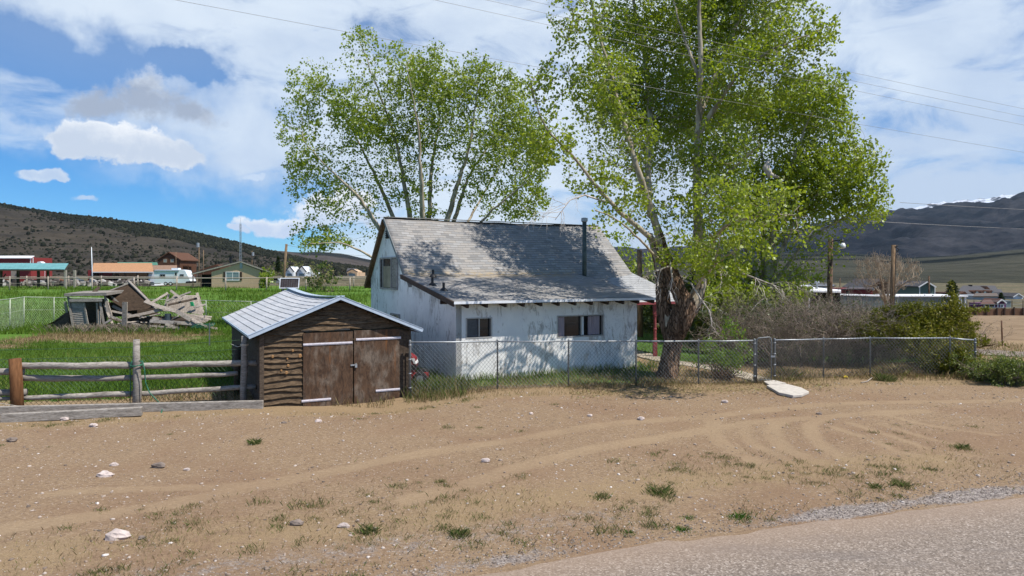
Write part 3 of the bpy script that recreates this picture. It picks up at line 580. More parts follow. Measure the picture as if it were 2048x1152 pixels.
# windows in the front wall
def window(W, kind):
    a, c, d, e = W; b = MB(); v = .045; fw = .035
    for (p, q, r_, s_) in ((a-.02, c+.02, e-fw+.02, e+.02), (a-.02, c+.02, d-.025, d+fw-.02), (a-.02, a+fw-.01, d+fw-.02, e-fw+.02), (c-fw+.01, c+.02, d+fw-.02, e-fw+.02)):
        b.box(h((p+q)/2, v, (r_+s_)/2), (q-p, .11, s_-r_), h.ax)
    mid = a+(c-a)*(.52 if kind == 0 else .52); b.box(h(mid, v+.01, (d+e)/2), (.035, .06, e-d-.05), h.ax)
    win = b.build('window', M['alum'], house)
    b = MB(); b.add([h(a, .10, d), h(c, .10, d), h(c, .10, e), h(a, .10, e)], [(0, 1, 2, 3)]); b.build('pane', M['pane'], win)
    if kind == 0:
        b = MB(); b.box(h((a+mid)/2, .075, (d+e)/2), (mid-a-.06, .008, e-d-.06), h.ax); b.build('screen', M['screen'], win)
    else:
        for (p, q) in ((a+.03, a+.31), (mid+.02, mid+.12), (mid+.28, c-.10)):
            n = int((q-p)/.012); V = []; 
            for k in range(n+1):
                u_ = p+(q-p)*k/n; dv = .012*math.sin(u_*75)+.006*math.sin(u_*31+1); V += [h(u_, .08+dv, d+.03), h(u_, .08+dv*.7, e-.04)]
            mk('curtain', [tuple(x) for x in V], [(2*k, 2*k+2, 2*k+3, 2*k+1) for k in range(n)], M['curtain'] if p < mid or p > mid+.2 else M['white'], win)
window(WL, 0); window(WR, 1)
# gable windows and vent (set in the left wall)
def gbox(b, v0, v1, z0, z1, u0, u1): b.box(h((u0+u1)/2, (v0+v1)/2, (z0+z1)/2), (u1-u0, v1-v0, z1-z0), h.ax)
b = MB(); v0, v1, z0, z1 = 5.55, 7.75, 2.56, 3.78
for q in ((v0, v1, z1-.06, z1), (v0, v1, z0, z0+.06), (v0, v0+.07, z0+.06, z1-.06), (v1-.07, v1, z0+.06, z1-.06), (6.22, 6.30, z0+.06, z1-.06), (7.32, 7.38, z0+.06, z1-.06)): gbox(b, *q, -.06, .01)
win = b.build('window', M['frameold'], house)
b = MB(); gbox(b, v0+.07, v1-.07, z0+.06, z1-.06, -.02, -.006); b.build('pane', M['pane'], win)
b = MB(); gbox(b, 6.32, 7.30, z0+.08, z1-.34, -.035, -.024); b.build('blind', M['blind'], win)
b = MB(); gbox(b, 5.64, 6.2, z0+.08, z1-.08, -.035, -.024); b.build('shutter_board', M['greywood'], win)
b = MB(); v0, v1, z0, z1 = 5.3, 6.4, .75, 1.68
for q in ((v0, v1, z1-.06, z1), (v0, v1, z0, z0+.06), (v0, v0+.07, z0+.06, z1-.06), (v1-.07, v1, z0+.06, z1-.06), (5.82, 5.87, z0+.06, z1-.06)): gbox(b, *q, -.05, .01)
win = b.build('window', M['frameold'], house); b = MB(); gbox(b, v0+.07, v1-.07, z0+.06, z1-.06, -.02, -.006); b.build('pane', M['blind'], win)
b = MB(); b.prism([h(-.02, 6.62, 4.5), h(-.02, 7.05, 4.5), h(-.02, 6.98, 4.88), h(-.02, 6.72, 4.88)], h.u*.012)
for k in range(4): gbox(b, 6.64, 7.02, 4.53+k*.08, 4.56+k*.08, -.05, -.02)
b.build('gable_vent', M['dark'], house)
# roof
def slope(name, q4, mat, uvw, ny=24, nx=40, sag=0., th=.10, debris=None):
    a, b_, c, d = [np.array(x) for x in q4]; V, UV, D = [], [], []
    for j in range(ny+1):
        for i in range(nx+1):
            f, g = i/nx, j/ny; p = (a*(1-f)+b_*f)*(1-g)+(d*(1-f)+c*f)*g
            p = p-np.array([0, 0, sag*math.sin(math.pi*f)*(.4+.6*g)])+np.array([0, 0, .012*math.sin(f*17+g*5)+.008*math.sin(f*41)])
            V.append(p); UV.append((uvw[0]*f+uvw[2]*(g), uvw[1]*g)); D.append(debris(f, g) if debris else 0)
    W = nx+1; top_ = len(V); V2 = [p-np.array([0, 0, th]) for p in V]; Fc = [(j*W+i, j*W+i+1, (j+1)*W+i+1, (j+1)*W+i) for j in range(ny) for i in range(nx)]
    Fc += [tuple(top_+x for x in f[::-1]) for f in list(Fc)]
    edge = [(i, i+1) for i in range(nx)]+[(nx+j*W, nx+(j+1)*W) for j in range(ny)]+[(ny*W+i+1, ny*W+i) for i in range(nx)][::-1]+[((j+1)*W, j*W) for j in range(ny)]
    Fc += [(e_, d_, d_+top_, e_+top_) for d_, e_ in edge]
    return mk(name, V+V2, Fc, mat, house, True, {'debris': D+D}, np.array(UV+UV)) if name != 'shed' else None
deb = lambda f, g: max(0, 1-abs(g-.97)/.14)*(1.2 if .03 < f < .95 else 0)
deb2 = lambda f, g: max(0, 1-g/.09)*1.1+.25*(f > .3)
RT = .11
lean = slope('lean_to_roof', [h(-.25, -.47, 2.36), h(7.02, -.47, 2.36), h(7.02, 4.42, 3.14), h(-.25, 4.42, 3.14)], M['shingle'], (7.27, 4.95, 0), 20, 40, .03, .07, deb)
main = slope('roof', [h(-.12, 4.0, 2.79), h(9.72, 4.0, 2.79), h(9.72, 6.97, 5.32), h(-.12, 6.97, 5.32)], M['shingle'], (9.84, 3.9, 0), 20, 60, .07, .10, lambda f, g: max(0, 1-abs(g-.14)/.09)*.9*(f < .72))
slope('roof', [h(9.72, 9.62, 2.69), h(-.12, 9.62, 2.69), h(-.12, 6.97, 5.315), h(9.72, 6.97, 5.315)], M['shingle'], (9.84, 3.9, 0), 20, 40, .05, .10)
b = MB(); b.beam(h(-.12, 6.97, 5.33), h(9.72, 6.97, 5.30), .2, .02); b.build('ridge_cap', simple('shingle_ridge_cap', (.30, .29, .28), .9, 0, .2, 9), main)
# rake boards, soffit, drip edges
b = MB(); b.beam(h(-.135, 7.05, 5.20), h(-.135, 9.66, 2.60), .05, .16); b.build('rake_board', M['soffit'], house)
b = MB(); b.add([h(-.11, 7.02, 5.12), h(-.11, 9.6, 2.55), h(.35, 9.6, 2.55), h(.35, 7.02, 5.12)], [(0, 1, 2, 3)]); b.build('soffit', M['soffit'], house)
b = MB(); b.beam(h(-.14, 6.95, 5.26), h(-.14, 4.45, 3.11), .03, .12); b.build('rake_board', M['galvD'], house)
b = MB(); b.beam(h(-.265, 4.42, 3.06), h(-.265, -.48, 2.29), .04, .15); b.beam(h(-.29, 4.42, 3.10), h(-.29, -.48, 2.33), .02, .06); b.build('rake_board', M['rafter'], house)
b = MB(); b.box(h(3.385, -.49, 2.325), (7.30, .03, .075), h.ax); b.build('drip_edge', M['drip'], lean)
b = MB(); b.box(h(8.4, 3.985, 2.72), (2.66, .03, .09), h.ax); b.build('drip_edge', M['drip'], main)
for k in range(12):
    u_ = .2+k*.615; b = MB(); s0 = Vector(h(u_, -.42, 2.215)); s1 = Vector(h(u_, .35, 2.335)); b.beam(s0, s1, .07, .11); b.build('rafter', M['rafter'], house)
for k in range(4):
    b = MB(); b.beam(h(7.2+k*.65, 4.06, 2.66), h(7.2+k*.65, 4.6, 3.05), .07, .11); b.build('rafter', M['rafter'], house)
b = MB(); b.beam(h(-.2, .75, 2.30), h(.3, .75, 2.30), .10, .12); b.build('rafter', M['rafter'], house)
# pipes on the roof
def lz(v): return 2.36+(v+.47)*(.78/4.89)
for (u_, v, hh) in ((.72, 3.85, .25), (.08, 2.2, .25), (.10, 1.25, .25)):
    z_ = lz(v); b = MB(); b.tube([h(u_, v, z_-.05), h(u_, v, z_+hh)], .042, 10); b.tube([h(u_, v, z_-.02), h(u_, v, z_+.04), h(u_, v, z_+.09)], [.14, .11, .05], 12); b.build('vent_pipe', M['black'], house, False)
b = MB(); b.tube([h(7.25, 4.25, 2.7), h(7.25, 4.25, 5.2)], .085, 14); b.tube([h(7.25, 4.25, 2.98), h(7.25, 4.25, 3.06)], .13, 14); flue = b.build('flue_pipe', M['pipe'], house, True)
b = MB(); b.tube([h(7.25, 4.25, 5.2), h(7.25, 4.25, 5.24), h(7.25, 4.25, 5.36), h(7.25, 4.25, 5.38)], [.09, .13, .13, .05], 14); b.build('flue_cap', M['galv'], flue)
# porch at the right end with hipped shingle roof
pv_ = []
def hipq(a, b_, c, d=None):
    i = len(pv_); pts_ = [a, b_, c]+([d] if d else []); pv_.extend(pts_); return tuple(range(i, i+len(pts_)))
A0, A1 = h(8.3, 4.39, 3.0), h(9.8, 4.6, 3.2); B0, B1, B2 = h(7.9, 1.8, 2.1), h(10.5, 1.8, 2.1), h(10.9, 7.5, 2.1)
pf = [hipq(B0, B1, A1, A0), hipq(B1, B2, A1), hipq(B0, A0, h(7.9, 4.39, 2.6))]
pr = mk('porch_roof', [tuple(p) for p in pv_]+[tuple(p-Vector((0, 0, .08))) for p in pv_], pf+[tuple(len(pv_)+i for i in f[::-1]) for f in pf], M['porchroof'], house, False, {'debris': [0]*(2*len(pv_))}, np.array([((p-HO).dot(h.u), p.z*2.4) for p in pv_]*2))
b = MB(); b.beam(B0-Vector((0, 0, .05)), B1-Vector((0, 0, .05)), .05, .10); b.beam(B1-Vector((0, 0, .05)), B2-Vector((0, 0, .05)), .05, .10); b.build('porch_beam', M['redpost'], house)
pp = G(1310, 714); b = MB(); z0 = 0
for (za, zb, wa) in ((-.1, .55, .15), (1.62, 2.06, .14)): b.box((pp.x, pp.y, (za+zb)/2), (wa, wa, zb-za))
b.tube([(pp.x, pp.y, z_) for z_ in (.55, .6, .66, .72, 1.0, 1.05, 1.1, 1.5, 1.56, 1.62)], [.075, .05, .07, .055, .055, .075, .055, .05, .07, .06], 12); b.build('porch_post', M['redpost'], house)
# ------------------------------------------------------------------ the log-sided shed
SO = Vector((-6.04, 16.587, 0)); s = Frame(SO, 27)
shed = thing('shed', 'small brown log slab shed with plywood double doors and grey roof', 'shed', tuple(SO)); LS = 7.3
def zroof(u): return 2.52-abs(u-1.86)*.415
rr = random.Random(4)
b = MB()
def slabboard(b, u0, u1, z0, z1, v=0, proud=.075):
    n = max(3, int((u1-u0)/.12)); rows = 4; V = []; q = rr.random()*50
    for k in range(n+1):
        u_ = u0+(u1-u0)*k/n; w0 = z0+.022*math.sin(u_*5+q)+.018*(rr.random()-.5)
        for j in range(rows+1):
            f = j/rows; zz = w0+(z1+.02-w0)*f; dv = -proud*(1-.75*f)-.012*rr.random()*(1 if j == 0 else .5); V.append(s(u_, v+dv, zz))
    for k in (0, n):
        pass
    i0 = len(V); V += [s(u0+(u1-u0)*k/n, v+.04, z0) for k in range(n+1)]
    W = rows+1; Fc = [(k*W+j, (k+1)*W+j, (k+1)*W+j+1, k*W+j+1) for k in range(n) for j in range(rows)]+[(i0+k, i0+k+1, (k+1)*W, k*W) for k in range(n)]
    b.add(V, Fc, rr.random())
z_ = -.25
while z_ < 1.72:
    hgt = rr.uniform(.105, .165); slabboard(b, .02, 1.0+rr.uniform(-.015, .015), z_, z_+hgt); z_ += hgt
while z_ < 2.5:
    hgt = rr.uniform(.11, .16); half = (2.50-z_-hgt*.5)/.415
    if half > .1: slabboard(b, max(.02, 1.86-half), min(3.72, 1.86+half), z_, z_+hgt, 0 if rr.random() < .7 else -.015)
    z_ += hgt
# backing
b.add([s(.0, .05, -.3), s(3.72, .05, -.3), s(3.72, .05, 1.7), s(1.86, .05, 2.48), s(0, .05, 1.7)], [(0, 1, 2, 3, 4)])
b.build('front_wall', M['slab'], shed)
m, t = material('pale_knots'); t.out(t.pbr((.36, .20, .085), .8)); 
b = MB()
for (u_, z_, r_) in ((.28, 1.18, .035), (.92, 1.16, .045), (.62, 1.11, .025), (.64, .94, .035), (.48, .83, .025), (.6, .77, .04), (.75, 1.3, .03)):
    b = MB(); b.tube([s(u_, -.05, z_), s(u_, -.092, z_-.005)], [r_, r_*.8], 9); b.build('knot', m, shed)
b = MB()
for k in range(11):
    z0 = -.3+k*.185; b.box8([s(-.02-.01*rr.random(), -.03, z0), s(-.02, LS-.1, z0), s(.04, LS-.1, z0), s(.04, -.03, z0), s(.015, -.03, z0+.18), s(.015, LS-.1, z0+.18), s(.05, LS-.1, z0+.18), s(.05, -.03, z0+.18)])
b.build('side_wall', M['darkwood'], shed)
b = MB()
for k in range(11):
    z0 = -.3+k*.185; b.box(s(3.74, LS/2, z0+.09), (.05, LS-.15, .178), s.ax)
b.add([s(0, LS-.1, -.3), s(3.72, LS-.1, -.3), s(3.72, LS-.1, 1.7), s(1.86, LS-.1, 2.48), s(0, LS-.1, 1.7)], [(4, 3, 2, 1, 0)]); b.build('side_wall', M['darkwood'], shed)
b = MB()
for k in range(3): b.box(s(3.49+k*.11, -.04, .70), (.105, .035, 2.02-.05*k), s.ax)
b.box(s(3.66, -.075, .42), (.09, .04, 1.35), s.ax); b.build('corner_board', M['darkwood'], shed)
b = MB(); b.box(s(.03, -.05, .70), (.10, .09, 2.0), s.ax); b.build('corner_board', M['darkwood'], shed)
for (u0, u1, z0, z1, bars) in ((.99, 2.215, -.21, 1.71, ((.99, 2.20, 1.43), (.95, 1.66, .05))), (2.245, 3.43, -.20, 1.73, ((2.29, 3.47, 1.50), (2.80, 3.44, .16)))):
    b = MB(); b.box(s((u0+u1)/2, -.085, (z0+z1)/2), (u1-u0, .025, z1-z0), s.ax); d = b.build('door', M['ply'], shed)
    for (p, q, z_) in bars:
        b = MB(); b.box(s((p+q)/2, -.105, z_), (q-p, .014, .058), s.ax); b.box(s((p+q)/2, -.116, z_), (q-p, .010, .014), s.ax); b.build('hinge_strap', M['hinge'], d)
b = MB(); b.box(s(2.23, -.112, .86), (.16, .02, .035), s.ax); b.box(s(2.285, -.125, .835), (.055, .03, .075), s.ax); b.tube([s(2.27, -.125, .87), s(2.27, -.125, .90), s(2.30, -.125, .90), s(2.30, -.125, .87)], .006, 6); b.build('padlock', M['galv'], shed)
b = MB(); b.box(s(1.55, .0, 1.78), (1.2, .06, .06), s.ax); b.build('header_board', M['greywood'], shed)
# roof: courses of lapped grey sheet, sagging
def shedroof(sgn):
    V, UV, Fc = [], [], []; nr, nx = 12, 36
    for r_ in range(nr):
        f0, f1 = r_/nr, (r_+1)/nr
        for i in range(nx+1):
            g = i/nx; v_ = -.26+g*(LS+.4); sag = .10*math.sin(math.pi*min(1, g*1.05))*1.0-.05*g
            for (f, dz) in ((f0, .0), (f0, .014), (f1, .003)):
                du = 2.12*f; u_ = 1.86-sgn*(2.12-du); z_ = 2.585-.415*(2.12-du)-sag*f**1.3+dz+.003*math.sin(i*1.7+r_); V.append(s(u_, v_, z_)); UV.append((v_, r_*.30+.02+.26*(f-f0)*nr))
        b0 = r_*(nx+1)*3
        for i in range(nx):
            a = b0+i*3; c = a+3
            for j in (0, 1): Fc.append((a+j, c+j, c+j+1, a+j+1) if sgn < 0 else (a+j, a+j+1, c+j+1, c+j))
    return mk('roof', [tuple(p) for p in V], Fc, M['metalroof'], shed, False, {'debris': [0]*len(V)}, np.array(UV))
rf = shedroof(1); rf2 = shedroof(-1)
for sg in (1, -1):
    b = MB(); b.add([s(1.86, -.24, 2.50), s(1.86, LS+.1, 2.40), s(1.86-sg*2.08, LS+.1, 1.55), s(1.86-sg*2.08, -.24, 1.62)], [(0, 1, 2, 3)]); b.build('roof_deck', M['darkwood'], shed)
    b = MB(); b.beam(s(1.86, -.275, 2.57), s(1.86-sg*2.15, -.275, 1.68), .03, .085); b.beam(s(1.86, -.25, 2.62), s(1.86-sg*2.15, -.25, 1.73), .10, .012); b.build('roof_trim', M['trimblue'], shed)
    b = MB(); b.beam(s(1.86-sg*2.14, -.26, 1.69), s(1.86-sg*2.14, LS+.1, 1.69), .03, .05); b.build('roof_trim', M['trimblue'], shed)
b = MB(); pr_ = [s(1.86, -.26+g*(LS+.4), 2.615-(.10*math.sin(math.pi*min(1, g*1.05))-.05*g)) for g in np.linspace(0, 1, 20)]
for a, c in zip(pr_[:-1], pr_[1:]): b.beam(a, c, .22, .02)
b.build('ridge_cap', M['trimblue'], shed)
# solar panel on a short mast behind the shed
sp = P(579, 577, 25.6); sp.z = 0
so = thing('solar_panel', 'framed solar panel on a thin mast behind the shed ridge', 'solar panel', tuple(sp)); c0 = P(579, 566.5, 25.6)
tl = (Vector((1, .1, 0)).normalized(), Vector((-.05, .75, .62)).normalized()); nrm = tl[0].cross(tl[1])
zax = Vector((0, .25, 1)).normalized(); xax = Vector((1, .05, 0)).normalized(); yax = zax.cross(xax)
b = MB(); b.box(c0, (.66, .02, .36), (xax, yax, zax)); b.build('cell_sheet', M['solar'], so); b = MB()
for k in range(1, 8): b.box(c0-yax*.012+xax*(-.33+.66*k/8), (.006, .006, .34), (xax, yax, zax))
b.build('cell_lines', M['galvD'], so)
b = MB()
for k in (-1, 1): b.box(c0+zax*.185*k-yax*.005, (.71, .04, .03), (xax, yax, zax)); b.box(c0+xax*.342*k-yax*.005, (.028, .04, .34), (xax, yax, zax))
b.build('frame', M['drip'], so)
b = MB(); b.tube([(sp.x-.24, sp.y+.03, 0), c0-xax*.24-zax*.1+yax*.03], .02, 8); b.tube([(sp.x+.24, sp.y+.03, 0), c0+xax*.24-zax*.1+yax*.03], .02, 8); b.build('mast', M['galv'], so)
# ------------------------------------------------------------------ front fences
def fpt(px, py, y=None):
    p = G(px, py); return Vector((p.x, p.y, zn(p.x, p.y)))
# wooden rail fence
p0, p1, p2 = fpt(36, 826), fpt(272, 815), fpt(487, 806)
rfence = thing('wooden_rail_fence', 'weathered pole rail fence with mixed posts left of the shed', 'fence', tuple(p1))
def ztop(px, py, p): return H-(py-HY)/F*p.y
b = MB(); tp = P(30, 717, p0.y); b.tube([p0-Vector((0, 0, .3)), p0.lerp(tp, .5), tp], [.133, .128, .122], 14, True, .2, .03); b.build('post', M['brownpost'], rfence, True)
b = MB(); tp = P(273, 679, p1.y); b.tube([p1-Vector((0, 0, .3)), p1.lerp(tp, .3)+Vector((.03, 0, 0)), p1.lerp(tp, .65), tp], [.10, .098, .08, .072], 12, True, .7, .06); b.build('post', M['greywood'], rfence, True)
b = MB(); tp = P(489, 672, p2.y); b.tube([p2-Vector((0, 0, .3)), p2.lerp(tp, .25)-Vector((.02, 0, 0)), p2.lerp(tp, .5)+Vector((.015, 0, 0)), p2.lerp(tp, .8), tp], [.085, .075, .085, .07, .075], 12, True, .5, .10); b.build('post', M['greywood'], rfence, True)
def rail(q, r0, r1, dy=.16):
    pts = [P(x, y_, Y_+dy) for x, y_, Y_ in q]; n = 16; pp_ = []; k_ = len(pts)-1
    for i in range(n+1):
        f = i/n*k_; a = min(int(f), k_-1); p = pts[a].lerp(pts[a+1], f-a); pp_.append(p+Vector((0, 0, .006*math.sin(i*.9+pts[0].z*9))))
    b = MB(); b.tube(pp_, [r0+(r1-r0)*i/n+random.uniform(-.003, .003) for i in range(n+1)], 10, True, None, .05); b.build('rail', M['greywood'], rfence, True)
Y0, Y1, Y2 = p0.y, p1.y, p2.y
rail([(36, 731, Y0), (150, 732, Y0), (272, 730, Y1)], .072, .085); rail([(272, 732, Y1), (400, 728, Y1+.3), (516, 726, Y2)], .075, .072)
rail([(42, 756, Y0), (150, 757, Y0+.2), (272, 756, Y1)], .075, .065); rail([(262, 756, Y1), (400, 751, Y1+.3), (476, 747, Y2)], .06, .055)
rail([(44, 796, Y0), (150, 792, Y0+.2), (268, 787, Y1)], .052, .07); rail([(274, 788, Y1), (400, 780, Y1+.3), (512, 773, Y2)], .062, .06)
rail([(-160, 746, Y0-.6), (-60, 745, Y0-.3), (48, 743, Y0)], .07, .085, .2); rail([(-160, 790, Y0-.6), (-60, 787, Y0-.3), (54, 784, Y0)], .06, .08, .2); rail([(-160, 802, Y0-.6), (-60, 800, Y0-.2), (46, 796, Y0)], .045, .045, .12)
def diamonds(b, A, Bp, zlo, zhi, pitch=.085, r=.0042, lean_=.0):
    A = Vector(A); Bp = Vector(Bp); d = Bp-A; L = Vector((d.x, d.y, 0)).length; e = d/L; n = int(L/pitch)
    V, Fc = [], []; nrm = Vector((-e.y, e.x, 0)).normalized()
    for sg in (1, -1):
        for k in range(-int((zhi-zlo)/pitch)-1, n+int((zhi-zlo)/pitch)+2):
            x0 = k*pitch; x1 = x0+sg*(zhi-zlo)*.92; t0, t1 = 0., 1.
            lo, hi = min(x0, x1), max(x0, x1)
            if hi <= 0 or lo >= L: continue
            def cl(x): return (x-x0)/(x1-x0)
            ts = sorted((cl(0), cl(L))); t0, t1 = max(0, ts[0]), min(1, ts[1])
            if t1-t0 < .02: continue
            a = A+e*(x0+(x1-x0)*t0)+Vector((0, 0, zlo+(zhi-zlo)*t0)); c = A+e*(x0+(x1-x0)*t1)+Vector((0, 0, zlo+(zhi-zlo)*t1))
            tt = (c-a).normalized(); side = nrm.cross(tt)*r; i = len(V); m_ = nrm*r*sg
            V += [a+side, a-side*.5+m_, a-side*.5-m_, c+side, c-side*.5+m_, c-side*.5-m_]; Fc += [(i, i+1, i+4, i+3), (i+1, i+2, i+5, i+4), (i+2, i, i+3, i+5)]
    b.add(V, Fc)
b = MB(); a = Vector((p0.x-2.5, p0.y-.6, 0)); off = Vector((0, .28, 0)); diamonds(b, a+off, p1+off-Vector((0, 0, p1.z)), .05, 1.18, .11, .004); diamonds(b, p1+off-Vector((0, 0, p1.z)), p2+off-Vector((0, 0, p2.z)), .05, 1.2, .11, .004)
for z_ in (1.2, 1.42): b.tube([a+off+Vector((0, 0, z_)), p1+off+Vector((0, 0, z_-.02)), p2+off+Vector((0, 0, z_+.12))], .006, 5)
b.build('wire_mesh', simple('green_coated_wire', (.05, .10, .05), .6), rfence)
b = MB(); tp = P(476, 690, p2.y+1.2); b.tube([(tp.x-.05, tp.y, -.2), (tp.x, tp.y, tp.z)], .08, 9, True, .6, .05); b.build('post', M['darkwood'], rfence, True)
b = MB(); q0, q1 = P(462, 688, p2.y+1.1), P(489, 690, p2.y); b.tube([q0, q0.lerp(q1, .5)-Vector((0, 0, .06)), q1], .008, 6)
for k in range(2): b.tube([q1+Vector((.09*math.cos(a_), .09*math.sin(a_), .02*k)) for a_ in np.linspace(0, 6.3, 10)], .008, 5)
q = P(36, 812, p0.y-.14); b.tube([P(-30, 803, p0.y-.1), P(10, 808, p0.y-.14), q], .007, 5); tag(b.build('rope', M['rope']), 'pale wire and twine tied round the knotted post by the shed corner', 'rope')
# hose looped over the middle post
b = MB(); tp = P(273, 728, p1.y)
for k in range(3): b.tube([Vector((tp.x, tp.y, tp.z-.03*k))+Vector((.135*math.cos(a_), .125*math.sin(a_), .035*math.sin(a_*1.+k))) for a_ in np.linspace(0, 6.4, 18)], .013, 6)
b.tube([P(264, 722, p1.y-.1), P(260, 735, p1.y-.02), P(261, 770, p1.y), P(260, 812, p1.y)], .012, 6)
b.tube([P(278, 722, p1.y-.15), P(285, 722, p1.y-.15), P(289, 740, p1.y-.13), P(291, 765, p1.y-.13), P(299, 785, p1.y-.15), P(316, 803, p1.y-.2), P(326, 813, p1.y-.3), P(323, 825, p1.y-.6), P(315, 838, p1.y-.8), P(309, 840, p1.y-.85)], .014, 7)
tag(b.build('garden_hose', M['hose'], None, True), 'green garden hose looped over the middle fence post', 'hose')
# timbers on the ground along the lot
def timber(a, c, wd, ht, label):
    b = MB(); n = 14; pts = [Vector(a).lerp(Vector(c), i/n) for i in range(n+1)]
    b.beam(pts[0], pts[-1], wd, ht, rnd=.3)
    tag(b.build('timber', M['greywood'], bevel=.01), label, 'timber', 'timbers along the lot edge')
f0, f1, f2 = fpt(-90, 846), fpt(8, 846), fpt(286, 832); f3 = fpt(530, 818)
timber(fpt(10, 843)+Vector((0, -.1, .07)), fpt(285, 831)+Vector((0, -.02, .11)), .15, .19, 'short grey timber lying at the front left of the lot edge')
timber(fpt(-120, 838)+Vector((0, .1, .10)), fpt(532, 815)+Vector((-.06, -.02, .09)), .13, .20, 'long pale topped timber laid along the rail fence to the shed')
# chain-link fence
CL = [(820, 791, 684, .034), (995, 778, 683, .024), (1137, 775, 682, .024), (1272, 770, 682, .024), (1397, 767, 682, .024), (1509, 766, 681, .034)]
CR = [(1549, 765, 680, .034), (1647, 757, 678, .024), (1740, 753, 676, .024), (1900, 752, 676, .024), (1950, 752, 680, .034)]
cf = thing('chain_link_fence', 'grey chain link fence running in front of the white house', 'fence', tuple(fpt(1137, 775)))
cr = thing('chain_link_fence', 'chain link fence right of the gate with bare shrubs pressing through it', 'fence', tuple(fpt(1740, 753)))
for root, ps in ((cf, CL), (cr, CR)):
    base, tops = [], []
    for px, py, ty, r_ in ps:
        p = fpt(px, py); tz = H-(ty-HY)/F*p.y; b = MB(); b.tube([p-Vector((0, 0, .2)), (p.x, p.y, tz-.005), (p.x, p.y, tz+.035), (p.x, p.y, tz+.06)], [r_, r_, r_*1.1, r_*.3], 10); b.build('post', M['galvD'], root, True)
        base.append(Vector((p.x, p.y, 0))); tops.append(Vector((p.x, p.y, tz)))
        if r_ > .03:
            for z_ in np.linspace(.2, tz-.08, 4): b = MB(); b.tube([(p.x, p.y, z_-.012), (p.x, p.y, z_+.012)], r_*1.25, 10); b.build('tension_band', M['galv'], root, True)
    b = MB()
    for p, q in zip(tops[:-1], tops[1:]): b.tube([p, p.lerp(q, .5)-Vector((0, 0, .01)), q], .021, 8)
    b.build('top_rail', M['galv'], root, True)
    for p, q, tp, tq in zip(base[:-1], base[1:], tops[:-1], tops[1:]):
        b = MB(); d_ = Vector((0, -.03, 0)); zl = zn(p.x, p.y)+.03; diamonds(b, p+d_, q+d_, zl, min(tp.z, tq.z)+.02, .105, .0036); b.build('wire_mesh', M['galvD'], root)
g0, g1 = fpt(1513, 766), fpt(1543, 765.5); gt = thing('gate', 'narrow chain link walk gate with rounded pipe frame', 'gate', tuple(g0))
zt = H-(676-HY)/F*g0.y; e = (g1-g0); zb = .06; b = MB()
arc = [g0+Vector((0, 0, zb))]+[g0+Vector((0, 0, zt-.1)), g0+e*.04+Vector((0, 0, zt-.03)), g0+e*.15+Vector((0, 0, zt)), g0+e*.85+Vector((0, 0, zt+.01)), g0+e*.96+Vector((0, 0, zt-.03)), g1+Vector((0, 0, zt-.12)), g1+Vector((0, 0, zb))]
for p in arc: p.z = p.z
b.tube(arc, .022, 8); b.tube([g0+Vector((0, 0, zb+.02)), g1+Vector((0, 0, zb+.02))], .022, 8); b.build('frame', M['galvD'], gt, True)
b = MB(); diamonds(b, Vector((g0.x, g0.y-.02, 0)), Vector((g1.x, g1.y-.02, 0)), zb+.02, zt-.02, .1, .0038); b.build('wire_mesh', M['galvD'], gt)
b = MB(); b.box(g1+Vector((.03, -.02, .75)), (.12, .03, .05)); b.build('latch', M['galv'], gt)
